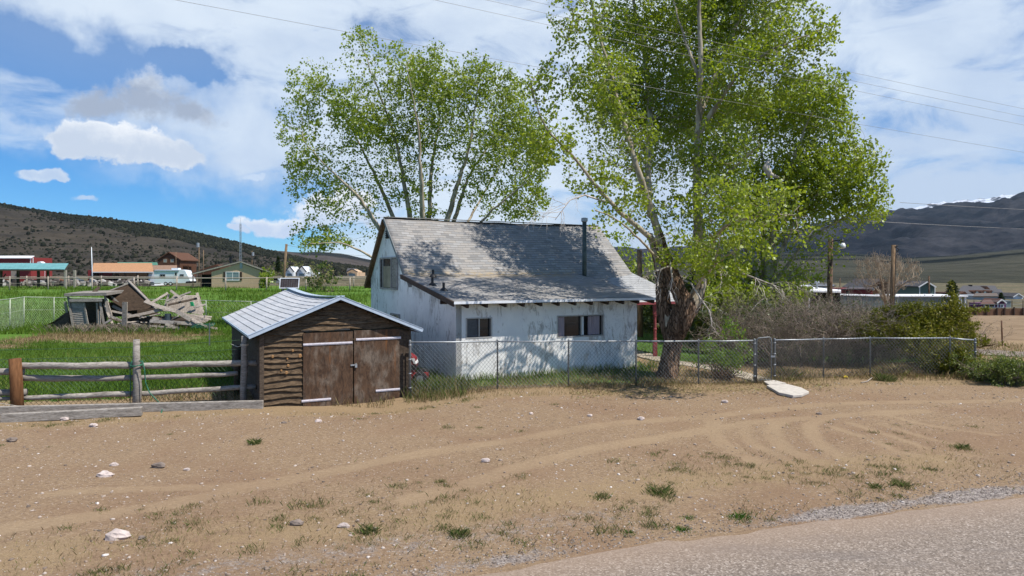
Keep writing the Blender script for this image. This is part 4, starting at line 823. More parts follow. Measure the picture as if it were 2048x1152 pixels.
# ------------------------------------------------------------------ trees
def grow(limbs, blobs, natt, step, di, dk, iters, seed, tropism=(0, 0, .12)):
    """space colonisation from traced limbs into a union of ellipsoids. Returns pos, parent, radius floor"""
    rg = np.random.default_rng(seed); pos, par, rf = [], [], []
    for pts, r0, r1, parent in limbs:          # parent: index of limb whose nearest node it springs from
        pts = [np.array(p) for p in pts]; seg = [np.linalg.norm(b-a) for a, b in zip(pts[:-1], pts[1:])]; L = sum(seg); n = max(2, int(L/step))
        cum = np.concatenate([[0], np.cumsum(seg)]); q = np.linspace(0, L, n+1)
        P_ = np.stack([np.interp(q, cum, [p[k] for p in pts]) for k in range(3)], 1)
        ker = np.array([.25, .5, .25])
        for _ in range(3): P_[1:-1] = .25*P_[:-2]+.5*P_[1:-1]+.25*P_[2:]
        P_[1:-1] += rg.normal(0, step*.06, P_[1:-1].shape)
        prev = -1
        if parent is not None:
            D = np.linalg.norm(np.array(pos)-P_[0], axis=1); prev = int(np.argmin(D))
        for i, p in enumerate(P_):
            pos.append(p); par.append(prev); rf.append(r1+(r0-r1)*(1-i/n)**1.35); prev = len(pos)-1
    nl = len(pos); vol = np.array([b[1][0]*b[1][1]*b[1][2]*b[2] for b in blobs]); cnt = rg.multinomial(natt, vol/vol.sum()); A = []
    for (c, r, _), k in zip(blobs, cnt):
        d = rg.normal(size=(k, 3)); d /= np.linalg.norm(d, axis=1)[:, None]; A.append(np.array(c)+d*np.array(r)*(rg.random(k)**.40)[:, None])
    A = np.concatenate(A); pos = np.array(pos); near = np.full(len(A), 1e9); ni = np.zeros(len(A), int); alive = np.ones(len(A), bool)
    def upd(i0):
        for a in range(i0, len(pos), 400):
            D = np.linalg.norm(A[:, None]-pos[None, a:a+400], axis=2); j = D.argmin(1); d = D[np.arange(len(A)), j]; m_ = d < near; near[m_] = d[m_]; ni[m_] = j[m_]+a
    upd(0); cell = step*.45; occ = set(map(tuple, np.floor(pos/cell).astype(int)))
    for _ in range(iters):
        alive &= near > dk; act = alive & (near < di)
        if not act.any(): break
        idx = ni[act]; dv = A[act]-pos[idx]; dv /= np.linalg.norm(dv, axis=1)[:, None]
        u_, inv = np.unique(idx, return_inverse=True); sm = np.zeros((len(u_), 3)); np.add.at(sm, inv, dv)
        sm = sm/np.linalg.norm(sm, axis=1)[:, None]+rg.normal(0, .16, sm.shape)+np.array(tropism); sm /= np.linalg.norm(sm, axis=1)[:, None]
        new = pos[u_]+sm*step; kc = list(map(tuple, np.floor(new/cell).astype(int))); ok = np.array([k_ not in occ for k_ in kc]); occ.update(kc)
        if not ok.any(): break
        new, u_ = new[ok], u_[ok]; i0 = len(pos); pos = np.concatenate([pos, new]); par += list(u_); rf += [0]*len(u_); upd(i0)
    par = np.array(par); rf = np.array(rf); n = len(pos); rp = np.zeros(n); kids = np.zeros(n, int)
    for i in range(n-1, -1, -1):
        if rp[i] == 0: rp[i] = .0042**2.35
        if par[i] >= 0: rp[par[i]] += rp[i]; kids[par[i]] += 1
    # children always have larger indices except limbs joined later: fine
    rad = np.maximum(rp**(1/2.35), rf); return pos, par, rad, kids, nl
def tubes(pos, par, rad, kids, keep=None):
    """branch chains as tubes, all vertices in one array"""
    n = len(pos); ch = [[] for _ in range(n)]
    for i, p in enumerate(par):
        if p >= 0: ch[p].append(i)
    V, Fc = [], []; nv = 0; stack = [(i, -1) for i in range(n) if par[i] < 0]
    while stack:
        st, pr_ = stack.pop(); chain = ([pr_] if pr_ >= 0 else [])+[st]; c = st
        while ch[c]:
            k = max(ch[c], key=lambda q: rad[q]); stack += [(q, c) for q in ch[c] if q != k]; chain.append(k); c = k
        p = pos[chain]; r = rad[chain].copy()
        if pr_ >= 0: r[0] = min(r[0], r[1]*1.25)
        if len(chain) < 2: continue
        m_ = 9 if r.max() > .09 else (6 if r.max() > .03 else 3)
        t_ = np.gradient(p, axis=0); t_ /= np.linalg.norm(t_, axis=1)[:, None]+1e-9
        A = np.cross(t_, np.array([.31, .91, .27])); A /= np.linalg.norm(A, axis=1)[:, None]+1e-9; B = np.cross(t_, A)
        q = np.arange(m_)*2*math.pi/m_; ring = p[:, None]+(A[:, None]*np.cos(q)[None, :, None]+B[:, None]*np.sin(q)[None, :, None])*r[:, None, None]
        V.append(ring.reshape(-1, 3)); k = len(chain); i = np.arange(k*m_).reshape(k, m_)+nv
        Fc.append(np.stack([i[:-1], np.roll(i[:-1], -1, 1), np.roll(i[1:], -1, 1), i[1:]], -1).reshape(-1, 4)); nv += k*m_
    return np.concatenate(V), np.concatenate(Fc)
def leafmesh(c, size, seed, droop=.3, aspect=.85, clump=None):
    rg = np.random.default_rng(seed); n = len(c); d = rg.normal(size=(n, 3)); d[:, 2] -= droop; d /= np.linalg.norm(d, axis=1)[:, None]
    e = rg.normal(size=(n, 3)); e -= d*(e*d).sum(1)[:, None]; e /= np.linalg.norm(e, axis=1)[:, None]; f = np.cross(d, e)
    s_ = (size*rg.uniform(.65, 1.3, n))[:, None]; a = c; b_ = c+d*s_*.42+e*s_*.5*aspect+f*s_*.08; t_ = c+d*s_; g = c+d*s_*.42-e*s_*.5*aspect+f*s_*.08
    V = np.stack([a, b_, t_, g], 1).reshape(-1, 3); r = rg.random(n)
    if clump is not None: r = np.clip(.55*r+.45*clump, 0, 1)
    return V, np.arange(4*n).reshape(n, 4), np.repeat(r, 4)
def foliage(pos, rad, kids, nl, per, spread, rmax, seed, thin=0.):
    rg = np.random.default_rng(seed); idx = np.where((rad < rmax) & (np.arange(len(pos)) >= nl*0))[0]
    idx = idx[rg.random(len(idx)) > thin]; cl = np.clip(.5+(vnoise(pos[idx][:, 0]*.9+pos[idx][:, 1]*.5, pos[idx][:, 2]*.9, seed+2)-.5)*1.5+rg.normal(0, .12, len(idx)), 0, 1); k = (per*np.where(kids[idx] == 0, 1.7, 1.)*(.35+1.3*rg.random(len(idx))))
    q = pos[idx]*(.55/spread*.36); cn = .5*vnoise(q[:, 0]+q[:, 1]*.7, q[:, 2], seed)+.5*vnoise(q[:, 1]-q[:, 0]*.6+9, q[:, 2]+q[:, 0]*.3, seed+5)
    k = rg.poisson(k*np.clip((cn-.28)/.22, .32, 1.9)); i = np.repeat(idx, k)
    off = rg.normal(size=(len(i), 3)); off *= (spread*rg.random(len(i))**.7/np.linalg.norm(off, axis=1))[:, None]
    c = pos[i]+off; return c, np.repeat(cl, k)
def B3(px, py, rx, ry, Y, dep=None, wt=1.):
    c = P(px, py, Y); a = rx/F*Y; b_ = ry/F*Y; return (tuple(c), (a, dep if dep else min(a, b_)*1.15, b_), wt)
def L3(q, r0, r1, parent=None): return ([tuple(P(*x)) for x in q], r0, r1, parent)
def tree(name, label, limbs, blobs, cfg, bark, leaf, loc, leaf_size, group=None):
    root = thing(name, label, 'tree', loc, group); pos, par, rad, kids, nl = grow(limbs, blobs, **cfg['grow'])
    V, Fc = tubes(pos, par, rad, kids); mk('trunk', V, Fc, bark, root, True)
    c, cl = foliage(pos, rad, kids, nl, cfg['per'], cfg['spread'], cfg.get('rmax', .03), cfg['grow']['seed']+1, cfg.get('thin', 0.))
    V, Fc, r_ = leafmesh(c, leaf_size, cfg['grow']['seed']+2, clump=cl); mk('crown', V, Fc, leaf, root, False, {'rnd': r_})
    print(name, len(pos), 'nodes', len(c), 'leaves'); return root, pos, par, rad
# tree behind the house: many stems fanning out
Yc = 40.; D = lambda d: Yc+d
g0 = P(850, 545, Yc); bz = gz(g0.x, g0.y)
base = [(850, 650, Yc), (850, 600, Yc)]
limbs = [L3([(846, 662, Yc), (848, 610, Yc), (850, 560, Yc)], .75, .6)]
for q, r0 in (([(848, 585, 40), (800, 510, 39.5), (757, 455, 39), (715, 390, 38.5), (650, 330, 38), (610, 285, 38)], .30), ([(848, 575, 40), (815, 500, 40.5), (780, 420, 41), (748, 345, 41.5), (700, 250, 42), (645, 165, 42)], .24),
              ([(850, 570, 40), (825, 470, 40), (812, 390, 40), (795, 290, 40), (760, 190, 40), (722, 90, 40)], .26), ([(850, 560, 40), (846, 450, 39), (842, 350, 38), (836, 250, 37.5), (812, 130, 37)], .28),
              ([(852, 560, 40), (858, 440, 40.5), (862, 340, 41), (880, 240, 42), (868, 130, 43)], .24), ([(855, 565, 40), (888, 460, 40), (918, 360, 39.5), (940, 290, 39), (960, 140, 39)], .30),
              ([(856, 570, 40), (905, 450, 41), (938, 350, 42), (985, 280, 43), (1015, 190, 43)], .24), ([(856, 585, 40), (930, 480, 39), (985, 420, 38), (1045, 370, 37.5), (1075, 340, 37)], .20),
              ([(846, 600, 40), (790, 540, 39), (735, 508, 38), (680, 482, 37.5), (610, 490, 37)], .17), ([(852, 590, 40), (905, 500, 43), (960, 400, 45), (1040, 260, 46)], .2)):
    limbs.append(L3(q, r0*.85, .022, 0))
bl = [B3(*(q if len(q) > 4 else q+(Yc,))) for q in ((622, 165, 46, 52), (597, 250, 45, 62), (640, 330, 68, 62), (726, 118, 46, 66), (800, 155, 66, 68), (745, 235, 90, 85), (868, 160, 60, 70), (955, 172, 56, 72), (1018, 212, 48, 75), (880, 250, 95, 70), (985, 290, 85, 80),
      (1055, 300, 55, 80), (700, 395, 90, 55), (628, 470, 48, 42), (690, 470, 40, 30), (820, 350, 80, 60, Yc, None, .45), (950, 380, 60, 45, Yc, None, .5), (1045, 400, 60, 45), (590, 360, 30, 50), (905, 200, 60, 60), (770, 320, 70, 60, Yc, None, .5), (850, 428, 40, 22, Yc, None, 1.))]
TC = tree('cottonwood_tree', 'broad many stemmed cottonwood fanning out behind the white house', limbs, bl, dict(grow=dict(natt=13000, step=.33, di=3.5, dk=.34, iters=90, seed=31), per=6.2, spread=.31, rmax=.028), M['barkL'], M['leafC'], (g0.x, g0.y, bz), .14)
# the big old tree in front: twisted trunk, tall leaders
tb = G(1336, 757); Yt = 21.2
limbs = [L3([(1334, 775, Yt), (1337, 755, Yt), (1340, 715, Yt), (1348, 670, Yt), (1352, 640, Yt-.1)], .17, .15),
         L3([(1352, 640, Yt-.1), (1372, 622, Yt-.2), (1372, 598, Yt-.2), (1352, 570, Yt-.1), (1338, 540, Yt), (1322, 490, Yt+.1), (1306, 430, Yt+.2)], .14, .11, 0),
         L3([(1345, 660, Yt), (1330, 620, Yt+.3), (1322, 580, Yt+.5), (1318, 530, Yt+.8), (1300, 470, Yt+1)], .18, .10, 0),
         L3([(1356, 640, Yt), (1392, 600, Yt+.3), (1404, 560, Yt+.5), (1398, 500, Yt+.6), (1396, 420, Yt+.7), (1393, 320, Yt+.8), (1400, 190, Yt+.8), (1402, 120, Yt+.8), (1398, 0, Yt+.8), (1394, -80, Yt+.8)], .22, .05, 0)]
for q, r0, pa in (([(1306, 430, 21.4), (1272, 330, 21.2), (1250, 250, 21.6), (1222, 150, 21.6), (1190, 40, 21.6), (1170, -60, 21.6)], .18, 1), ([(1320, 490, 21.3), (1245, 430, 20.6), (1195, 375, 20.2), (1140, 305, 19.8), (1090, 260, 19.6), (1060, 170, 19.6)], .15, 1),
                  ([(1300, 430, 21.6), (1296, 340, 23.4), (1300, 230, 25.5), (1290, 120, 27), (1262, -20, 28)], .17, 2), ([(1396, 270, 21.9), (1440, 200, 21.4), (1480, 140, 21), (1550, 95, 20.6), (1640, 60, 20.4)], .16, 3),
                  ([(1396, 240, 22), (1430, 150, 22.6), (1470, 60, 23), (1500, -40, 23.4)], .13, 3), ([(1398, 400, 21.8), (1450, 350, 20.8), (1520, 290, 20.2)], .10, 3), ([(1402, 520, 21.6), (1450, 450, 19.8), (1520, 430, 18), (1590, 430, 17.2)], .11, 3), ([(1398, 160, 22), (1370, 80, 22.4), (1340, -20, 22.6)], .10, 3),
                  ([(1402, 560, 21.5), (1440, 520, 19.8), (1490, 490, 18.4)], .09, 3), ([(1380, 600, 21.2), (1400, 560, 20.2), (1430, 530, 18.9), (1440, 480, 18.5)], .08, 3), ([(1330, 530, 21.2), (1290, 490, 20.2), (1240, 440, 19.6), (1190, 420, 19.4)], .09, 1)):
    limbs.append(L3(q, r0*.62, .018, pa))
bl = [B3(*q) for q in ((1165, 20, 75, 95, 20), (1150, 110, 45, 60, 20), (1265, 60, 80, 120, 27, 2.8, .6), (1210, 190, 75, 90, 22, 1.8), (1235, 200, 55, 70, 27, 2., .7), (1090, 190, 45, 70, 19.8), (1105, 280, 60, 60, 19.8), (1060, 250, 32, 50, 19.6), (1310, 190, 85, 90, 27, 2.8, .6), (1240, 290, 75, 80, 22.5, 2.), (1180, 350, 60, 42, 20.4),
      (1400, 60, 80, 130, 25, 3.2), (1500, 20, 95, 110, 24, 3), (1590, 70, 80, 75, 20.8), (1655, 70, 32, 45, 20.5), (1480, 160, 90, 80, 21.4), (1390, 210, 75, 90, 25, 3., .65), (1560, 150, 75, 65, 20.8), (1320, 320, 75, 75, 26, 2.6, .65), (1430, 310, 80, 80, 21.3), (1290, 420, 55, 60, 21.2), (1240, 400, 50, 40, 20.2),
      (1380, 430, 70, 55, 21), (1470, 430, 80, 65, 20.6), (1430, 500, 75, 52, 18.6), (1510, 470, 65, 50, 17.0), (1600, 455, 45, 40, 17.0), (1450, 545, 55, 32, 18.6), (1440, 400, 60, 50, 18), (1380, 500, 50, 50, 20.4), (1545, 400, 60, 60, 17.6), (1340, 490, 45, 45, 20.6), (1190, -120, 80, 90, 22, 2., .6), (1330, -130, 120, 90, 27, 3., .5), (1480, -120, 110, 70, 23, None, .7), (1215, 445, 40, 26, 19.6))]
TA = tree('old_cottonwood_tree', 'tall old cottonwood with a thick twisted brown trunk beside the house', limbs, bl, dict(grow=dict(natt=23000, step=.21, di=2.4, dk=.215, iters=110, seed=47), per=6.6, spread=.22, rmax=.020), M['barkL'], M['leafA'], (tb.x, tb.y, 0), .098)
# dark furrowed bark skin for the old tree's lower trunk: a gnarled mesh following the same limbs
def gnarl(paths, name, mat, root):
    V, Fc = [], []
    for pts, rs, tw in paths:
        pts = np.array([tuple(P(*q)) for q in pts]); n = 46; m_ = 26; L = np.linspace(0, len(pts)-1, n); p = np.stack([np.interp(L, range(len(pts)), pts[:, k]) for k in range(3)], 1); r = np.interp(L, range(len(pts)), rs)
        for _ in range(3): p[1:-1] = (p[:-2]+2*p[1:-1]+p[2:])/4
        t_ = np.gradient(p, axis=0); t_ /= np.linalg.norm(t_, axis=1)[:, None]; A = np.cross(t_, [0, 1, .1]); A /= np.linalg.norm(A, axis=1)[:, None]; B = np.cross(t_, A)
        q = np.arange(m_)*2*math.pi/m_; i0 = len(V)
        for i in range(n):
            for k in range(m_):
                a = q[k]+tw*L[i]; rr_ = .82*r[i]*(1+.10*math.sin(3*a+L[i]*.8)+.07*math.sin(7*a-L[i]*1.5)+.05*math.sin(13*a+i*.3)+.03*random.uniform(-1, 1)); V.append(p[i]+(A[i]*math.cos(q[k])+B[i]*math.sin(q[k]))*rr_)
        for i in range(n-1):
            for k in range(m_): Fc.append((i0+i*m_+k, i0+i*m_+(k+1) % m_, i0+(i+1)*m_+(k+1) % m_, i0+(i+1)*m_+k))
    return mk(name, V, Fc, mat, root, True)
gnarl([([(1332, 790, Yt), (1336, 757, Yt), (1338, 725, Yt), (1346, 680, Yt), (1355, 648, Yt-.1), (1360, 612, Yt)], [.54, .40, .335, .32, .33, .27], .5),
       ([(1348, 680, Yt-.05), (1370, 640, Yt-.2), (1374, 612, Yt-.25), (1358, 580, Yt-.15), (1342, 545, Yt), (1328, 500, Yt+.1), (1312, 450, Yt+.2)], [.27, .31, .30, .27, .23, .18, .13], .7),
       ([(1345, 680, Yt+.1), (1331, 630, Yt+.3), (1324, 585, Yt+.5), (1320, 535, Yt+.8), (1304, 480, Yt+1)], [.29, .28, .24, .19, .12], .5),
       ([(1352, 660, Yt), (1386, 612, Yt+.3), (1402, 565, Yt+.5), (1400, 520, Yt+.6), (1397, 470, Yt+.65)], [.28, .26, .23, .20, .13], -.5)], 'lower_trunk', M['barkD'], TA[0])
# trees standing behind on the right
tb = G(1520, 690); Yb = 31.
limbs = [L3([(1530, 690, Yb), (1530, 640, Yb), (1532, 560, Yb)], .42, .36)]
for q, r0 in (([(1531, 600, 31), (1525, 480, 31.5), (1530, 380, 32), (1520, 260, 32), (1500, 160, 32)], .26), ([(1532, 580, 31), (1550, 440, 30.5), (1590, 310, 30), (1625, 220, 30), (1650, 150, 30)], .28), ([(1532, 570, 31), (1590, 440, 30), (1650, 370, 29.5), (1720, 310, 29)], .2),
              ([(1533, 590, 31), (1610, 480, 30), (1680, 440, 29.5), (1750, 400, 29)], .17), ([(1530, 590, 31), (1480, 470, 31), (1450, 380, 31), (1440, 280, 31.5)], .2), ([(1533, 600, 31), (1600, 530, 29.5), (1660, 490, 29)], .12), ([(1531, 610, 31), (1490, 560, 30.5), (1440, 530, 30)], .1), ([(1533, 610, 31), (1570, 560, 30), (1620, 540, 29.6)], .09), ([(1531, 560, 31), (1560, 420, 33), (1600, 300, 34), (1640, 230, 34.5)], .18)):
    limbs.append(L3(q, r0*.6, .02, 0))
bl = [B3(*q) for q in ((1640, 195, 55, 62, 30), (1668, 270, 52, 58, 30), (1600, 240, 80, 90, 31.5), (1700, 330, 66, 62, 29.5), (1742, 345, 36, 55, 29.2), (1640, 350, 85, 75, 30), (1730, 405, 48, 48, 29.2), (1560, 340, 80, 90, 31.5), (1500, 260, 75, 90, 32), (1460, 360, 65, 90, 31.5), (1590, 440, 90, 62, 30.5), (1670, 440, 62, 45, 29.5), (1500, 460, 80, 70, 31.2), (1430, 470, 40, 70, 31), (1610, 505, 60, 32, 29.6), (1680, 505, 28, 26, 29.4), (1540, 545, 75, 38, 30.5), (1450, 555, 55, 45, 30.5), (1600, 545, 60, 28, 29.6), (1480, 520, 60, 50, 31), (1640, 500, 50, 40, 29.4), (1450, 600, 60, 35, 29, None, 1.5), (1520, 595, 60, 32, 29, None, 1.5), (1585, 580, 45, 26, 29, None, 1.5))]
TB = tree('cottonwood_tree', 'leafy cottonwood spreading right, behind the old twisted tree', limbs, bl, dict(grow=dict(natt=20000, step=.27, di=3.2, dk=.27, iters=100, seed=53), per=6.6, spread=.30, rmax=.024), M['barkL'], M['leafA'], (tb.x, tb.y, gz(tb.x, tb.y)), .125)
# dead bleached branches hanging on the old tree
def deadbranch(px, Y, rootpx, seed, n=5, ln=.5, label=None):
    rg = random.Random(seed); b = MB(); pts = [P(*q) for q in px]; b.tube(pts, [.034*(1-.75*i/(len(pts)-1)) for i in range(len(pts))], 6)
    def twig(p, d, l, r_, dep):
        q = [p]; 
        for k in range(4): d = (d+Vector((rg.uniform(-.35, .35), rg.uniform(-.35, .35), rg.uniform(-.45, .25)))).normalized(); q.append(q[-1]+d*l/4)
        b.tube(q, [r_*(1-.2*k) for k in range(5)], 4)
        if dep: 
            for k in (2, 3, 4): twig(q[k], (d+Vector((rg.uniform(-1, 1), rg.uniform(-1, 1), rg.uniform(-.8, .5)))).normalized(), l*.6, r_*.55, dep-1)
    for k in range(n):
        f = rg.uniform(.3, 1)*(len(pts)-1); i = min(int(f), len(pts)-2); p = pts[i].lerp(pts[i+1], f-i); d = (pts[-1]-pts[0]).normalized()+Vector((rg.uniform(-1, 1), rg.uniform(-1, 1), rg.uniform(-1, .7)))
        twig(p, d.normalized(), ln*rg.uniform(.6, 1.3), .012, 2)
    b.build('dead_branch', M['twigD'], TA[0], True)
deadbranch([(1366, 560, 21), (1382, 566, 20.5), (1400, 596, 20.2), (1418, 620, 20), (1424, 652, 19.9)], 20, 0, 1, 6, .5)
deadbranch([(1350, 530, 21), (1330, 535, 20.6), (1306, 545, 20.3)], 20, 0, 2, 4, .5)
deadbranch([(1415, 490, 20.6), (1426, 512, 20.2), (1440, 540, 20), (1446, 575, 19.9)], 20, 0, 3, 5, .5)
deadbranch([(1340, 520, 20.9), (1345, 560, 20.5), (1335, 600, 20.3)], 20, 0, 4, 3, .4)
deadbranch([(1480, 545, 21.5), (1520, 560, 21), (1560, 575, 20.6)], 20, 0, 5, 6, .7)
deadbranch([(1215, 405, 20.3), (1170, 390, 19.8), (1140, 400, 19.5), (1110, 440, 19.3)], 20, 0, 6, 8, .7)
# the pale stripped scar high on the right tree
b = MB(); b.tube([P(1536, 320, 30.), P(1532, 335, 29.8), P(1540, 350, 29.7), P(1558, 355, 29.7)], [.05, .16, .13, .05], 8); b.build('broken_limb', M['twigD'], TB[0], True)

# ------------------------------------------------------------------ shrubs
def twigbush(seed, hgt, wid, n, dep=3, curl=.25, r0=.012, sides=3):
    rg = np.random.default_rng(seed); V, Fc = [], []; nv = 0
    def seg(pts, r_):
        nonlocal nv
        p = np.array(pts); t_ = np.gradient(p, axis=0); t_ /= np.linalg.norm(t_, axis=1)[:, None]+1e-9; A = np.cross(t_, [.3, .9, .3]); A /= np.linalg.norm(A, axis=1)[:, None]+1e-9; B = np.cross(t_, A); k = len(p)
        rr_ = np.linspace(r_, r_*.55, k); q = np.arange(sides)*2*math.pi/sides; V.append((p[:, None]+(A[:, None]*np.cos(q)[None, :, None]+B[:, None]*np.sin(q)[None, :, None])*rr_[:, None, None]).reshape(-1, 3))
        i = np.arange(k*sides).reshape(k, sides)+nv; Fc.append(np.stack([i[:-1], np.roll(i[:-1], -1, 1), np.roll(i[1:], -1, 1), i[1:]], -1).reshape(-1, 4)); nv += k*sides
    tips = []
    def br(p, d, l, r_, k):
        pts = [p]
        for j in range(4): d = d+rg.normal(0, curl, 3)+np.array([0, 0, .03]); d /= np.linalg.norm(d); pts.append(pts[-1]+d*l/4)
        seg(pts, r_)
        if k == 0: tips.append(pts[-1]); return
        for j in range(3+int(rg.integers(0, 2))):
            a = 1+int(rg.integers(0, 4)); d2 = d+rg.normal(0, .65, 3); d2 /= np.linalg.norm(d2); br(pts[a], d2, l*rg.uniform(.45, .75), r_*.6, k-1)
    for i in range(n):
        a = rg.uniform(0, 2*math.pi); o_ = rg.uniform(0, .25)*wid; lean_ = rg.uniform(.05, .75); d = np.array([math.cos(a)*lean_, math.sin(a)*lean_, 1]); d /= np.linalg.norm(d)
        br(np.array([math.cos(a)*o_, math.sin(a)*o_, 0.]), d, hgt*rg.uniform(.45, .68), r0, dep)
    return np.concatenate(V), np.concatenate(Fc), np.array(tips)
bushV = [twigbush(k, 2.35, 1.7, 34, 3, .22, .015) for k in (101, 102, 103)]
protos = []
HB_ = [(1492, 24.6, 1.0, 'bare grey shrub directly behind the gate, in shade'), (1545, 23.6, .86, 'bare twiggy shrub just inside the gate post'), (1590, 23.8, 1.05, 'bare grey shrub pressing on the fence right of the gate'), (1640, 24.0, 1.08, 'tall bare shrub below the street lamp pole'), (1688, 24.2, 1.05, 'bare shrub between lamp pole and utility pole'), (1735, 24.0, 1.0, 'bare shrub left of the brown utility pole'), (1780, 25.6, .9, 'bare shrub in front of the brown utility pole'), (1826, 26.2, .8, 'low bare shrub under the left part of the juniper'), (1872, 26, .72, 'low bare shrub below the juniper near the fence end'), (1925, 26, .62, 'last bare shrub at the far fence corner'),
       (1612, 26.5, 1.12, 'bare shrub in the second row behind the lamp pole shrub'), (1715, 26.8, 1.05, 'bare shrub in the second row near the utility pole'), (1505, 29.0, 1.1, 'bare shrub behind the sapling in the shade'), (1450, 33, 1.1, 'brownish thicket shrub under the big trees')]
leafbits = []
for i, (px, Y_, sc__, lab) in enumerate(HB_):
    x = (px-CX)/F*Y_; loc = (x, Y_, zn(x, Y_) if Y_ < 35 else gz(x, Y_)); rz = i*1.7
    if i < 3:
        r = thing('bare_shrub', lab, 'shrub', (0, 0, 0), 'bare shrubs along the chain link fence'); mk('twigs', bushV[i][0], bushV[i][1], M['twig'], r, False)
        tp_ = np.repeat(bushV[i][2], 1, 0); rgb = np.random.default_rng(i); tp_ = tp_[rgb.random(len(tp_)) < .5]
        V, Fc, q = leafmesh(tp_, .05, 60+i); mk('foliage', V, Fc, M['leafD'], r, False, {'rnd': q})  # leaf-shaped pieces serving as buds on the twig tips
        r.location = loc; r.rotation_euler = (0, 0, rz); r.scale = (sc__*1.15, sc__, sc__); protos.append(r)
    else: dup(protos[i % 3], loc, rz, (sc__*1.15, sc__, sc__), lab)
def leafbush(name, label, cat, px, py, Y, hgt, wid, nleaf, leaf, lsize, seed, stems=14, mat=None, group=None, dep=2, zb=None):
    x = (px-CX)/F*Y; z = zn(x, Y) if Y < 35 else gz(x, Y); root = thing(name, label, cat, (x, Y, z), group)
    V, Fc, tips = twigbush(seed, hgt, wid, stems, dep, .2, .014); s_ = wid/max(.1, np.percentile(np.abs(V[:, 0]), 97)*2); V[:, :2] *= s_; tips[:, :2] *= s_; k_ = hgt/max(.1, np.percentile(V[:, 2], 99)); V[:, 2] *= k_; tips[:, 2] *= k_
    V = V+np.array([x, Y, z]); mk('branches', V, Fc, mat or M['twig'], root)
    rg = np.random.default_rng(seed); i = rg.integers(0, len(tips), nleaf); c = tips[i]+rg.normal(0, .07*hgt**.5, (nleaf, 3)); c[:, 2] = np.maximum(c[:, 2], .03); c += np.array([x, Y, z]); V, Fc, q = leafmesh(c, lsize, seed+1); mk('foliage', V, Fc, leaf, root, False, {'rnd': q}); return root
leafbush('sapling', 'bright green young sapling behind the fence left of the gate', 'sapling', 1450, 740, 21.6, 1.55, 1.5, 2600, M['leafY'], .062, 201, 7)
leafbush('dark_shrub', 'small dark clump of dead weed at the foot of the sapling', 'shrub', 1447, 750, 20.8, .5, .85, 300, M['leafD'], .03, 202, 26, M['barkD'], None, 2)
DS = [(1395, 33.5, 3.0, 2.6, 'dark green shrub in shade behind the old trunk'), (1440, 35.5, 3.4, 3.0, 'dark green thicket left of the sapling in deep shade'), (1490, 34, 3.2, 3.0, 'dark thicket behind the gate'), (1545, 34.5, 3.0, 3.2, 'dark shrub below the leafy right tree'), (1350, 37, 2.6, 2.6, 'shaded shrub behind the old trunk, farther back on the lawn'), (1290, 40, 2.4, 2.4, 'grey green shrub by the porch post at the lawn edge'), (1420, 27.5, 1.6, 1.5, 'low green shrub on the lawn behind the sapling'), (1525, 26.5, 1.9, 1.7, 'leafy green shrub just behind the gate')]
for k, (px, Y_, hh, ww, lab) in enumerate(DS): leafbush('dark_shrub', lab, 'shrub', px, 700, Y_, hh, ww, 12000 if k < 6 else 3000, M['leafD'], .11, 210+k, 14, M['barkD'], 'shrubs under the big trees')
M['leafR'] = m_leaf('rabbitbrush_leaf', [(0, (.05, .075, .02)), (.6, (.14, .18, .05)), (1, (.26, .29, .11))], .3, .02)
leafbush('rabbitbrush', 'round green rabbitbrush at the right edge by the side road', 'shrub', 2018, 770, 19.9, .72, 1.5, 15000, M['leafR'], .04, 240, 40, None)
leafbush('rabbitbrush', 'small grey green brush right of the fence corner', 'shrub', 1962, 760, 20.6, .55, .8, 2500, M['leafR'], .045, 241, 22, None)
# sprawling juniper
JP = [(1752, 656, 70, 24, 25.5), (1800, 640, 70, 30, 26), (1850, 630, 80, 30, 26), (1905, 625, 30, 34, 26), (1875, 655, 80, 28, 25.6), (1940, 618, 40, 9, 26), (1800, 672, 90, 26, 25.2), (1930, 682, 55, 16, 24.6), (1985, 690, 45, 8, 24.4), (1860, 690, 80, 25, 24.8), (1900, 720, 60, 34, 24), (1905, 590, 10, 28, 26)]
x, y = (1850-CX)/F*25.6, 25.6; JP = [(a, b_, c_*1.1, d_*.95, e_-2.3) for a, b_, c_, d_, e_ in JP]; root = thing('juniper', 'sprawling olive green juniper spilling over the chain link fence', 'juniper', (x, y, zn(x, y)))
limbs = [L3([(1850, 755, 25.6), (1852, 730, 25.6), (1855, 700, 25.6)], .14, .11)]+[L3([(1853, 712, 25.6)]+[(q[0]*.5+1853*.5, q[1]*.55+712*.45, 25.6*.5+q[4]*.5), (q[0], q[1], q[4])], .06, .02, 0) for q in JP]
pos, par, rad, kids, nl = grow(limbs, [B3(*q) for q in JP], natt=4200, step=.11, di=1.6, dk=.13, iters=50, seed=71, tropism=(0, 0, .03)); V, Fc = tubes(pos, par, rad, kids); mk('branches', V, Fc, M['barkD'], root, True)
c, cl = foliage(pos, rad, kids, nl, 13, .13, .02, 72); V, Fc, q = leafmesh(c, .095, 73, -.35, .38, cl); mk('foliage', V, Fc, M['junip'], root, False, {'rnd': q})
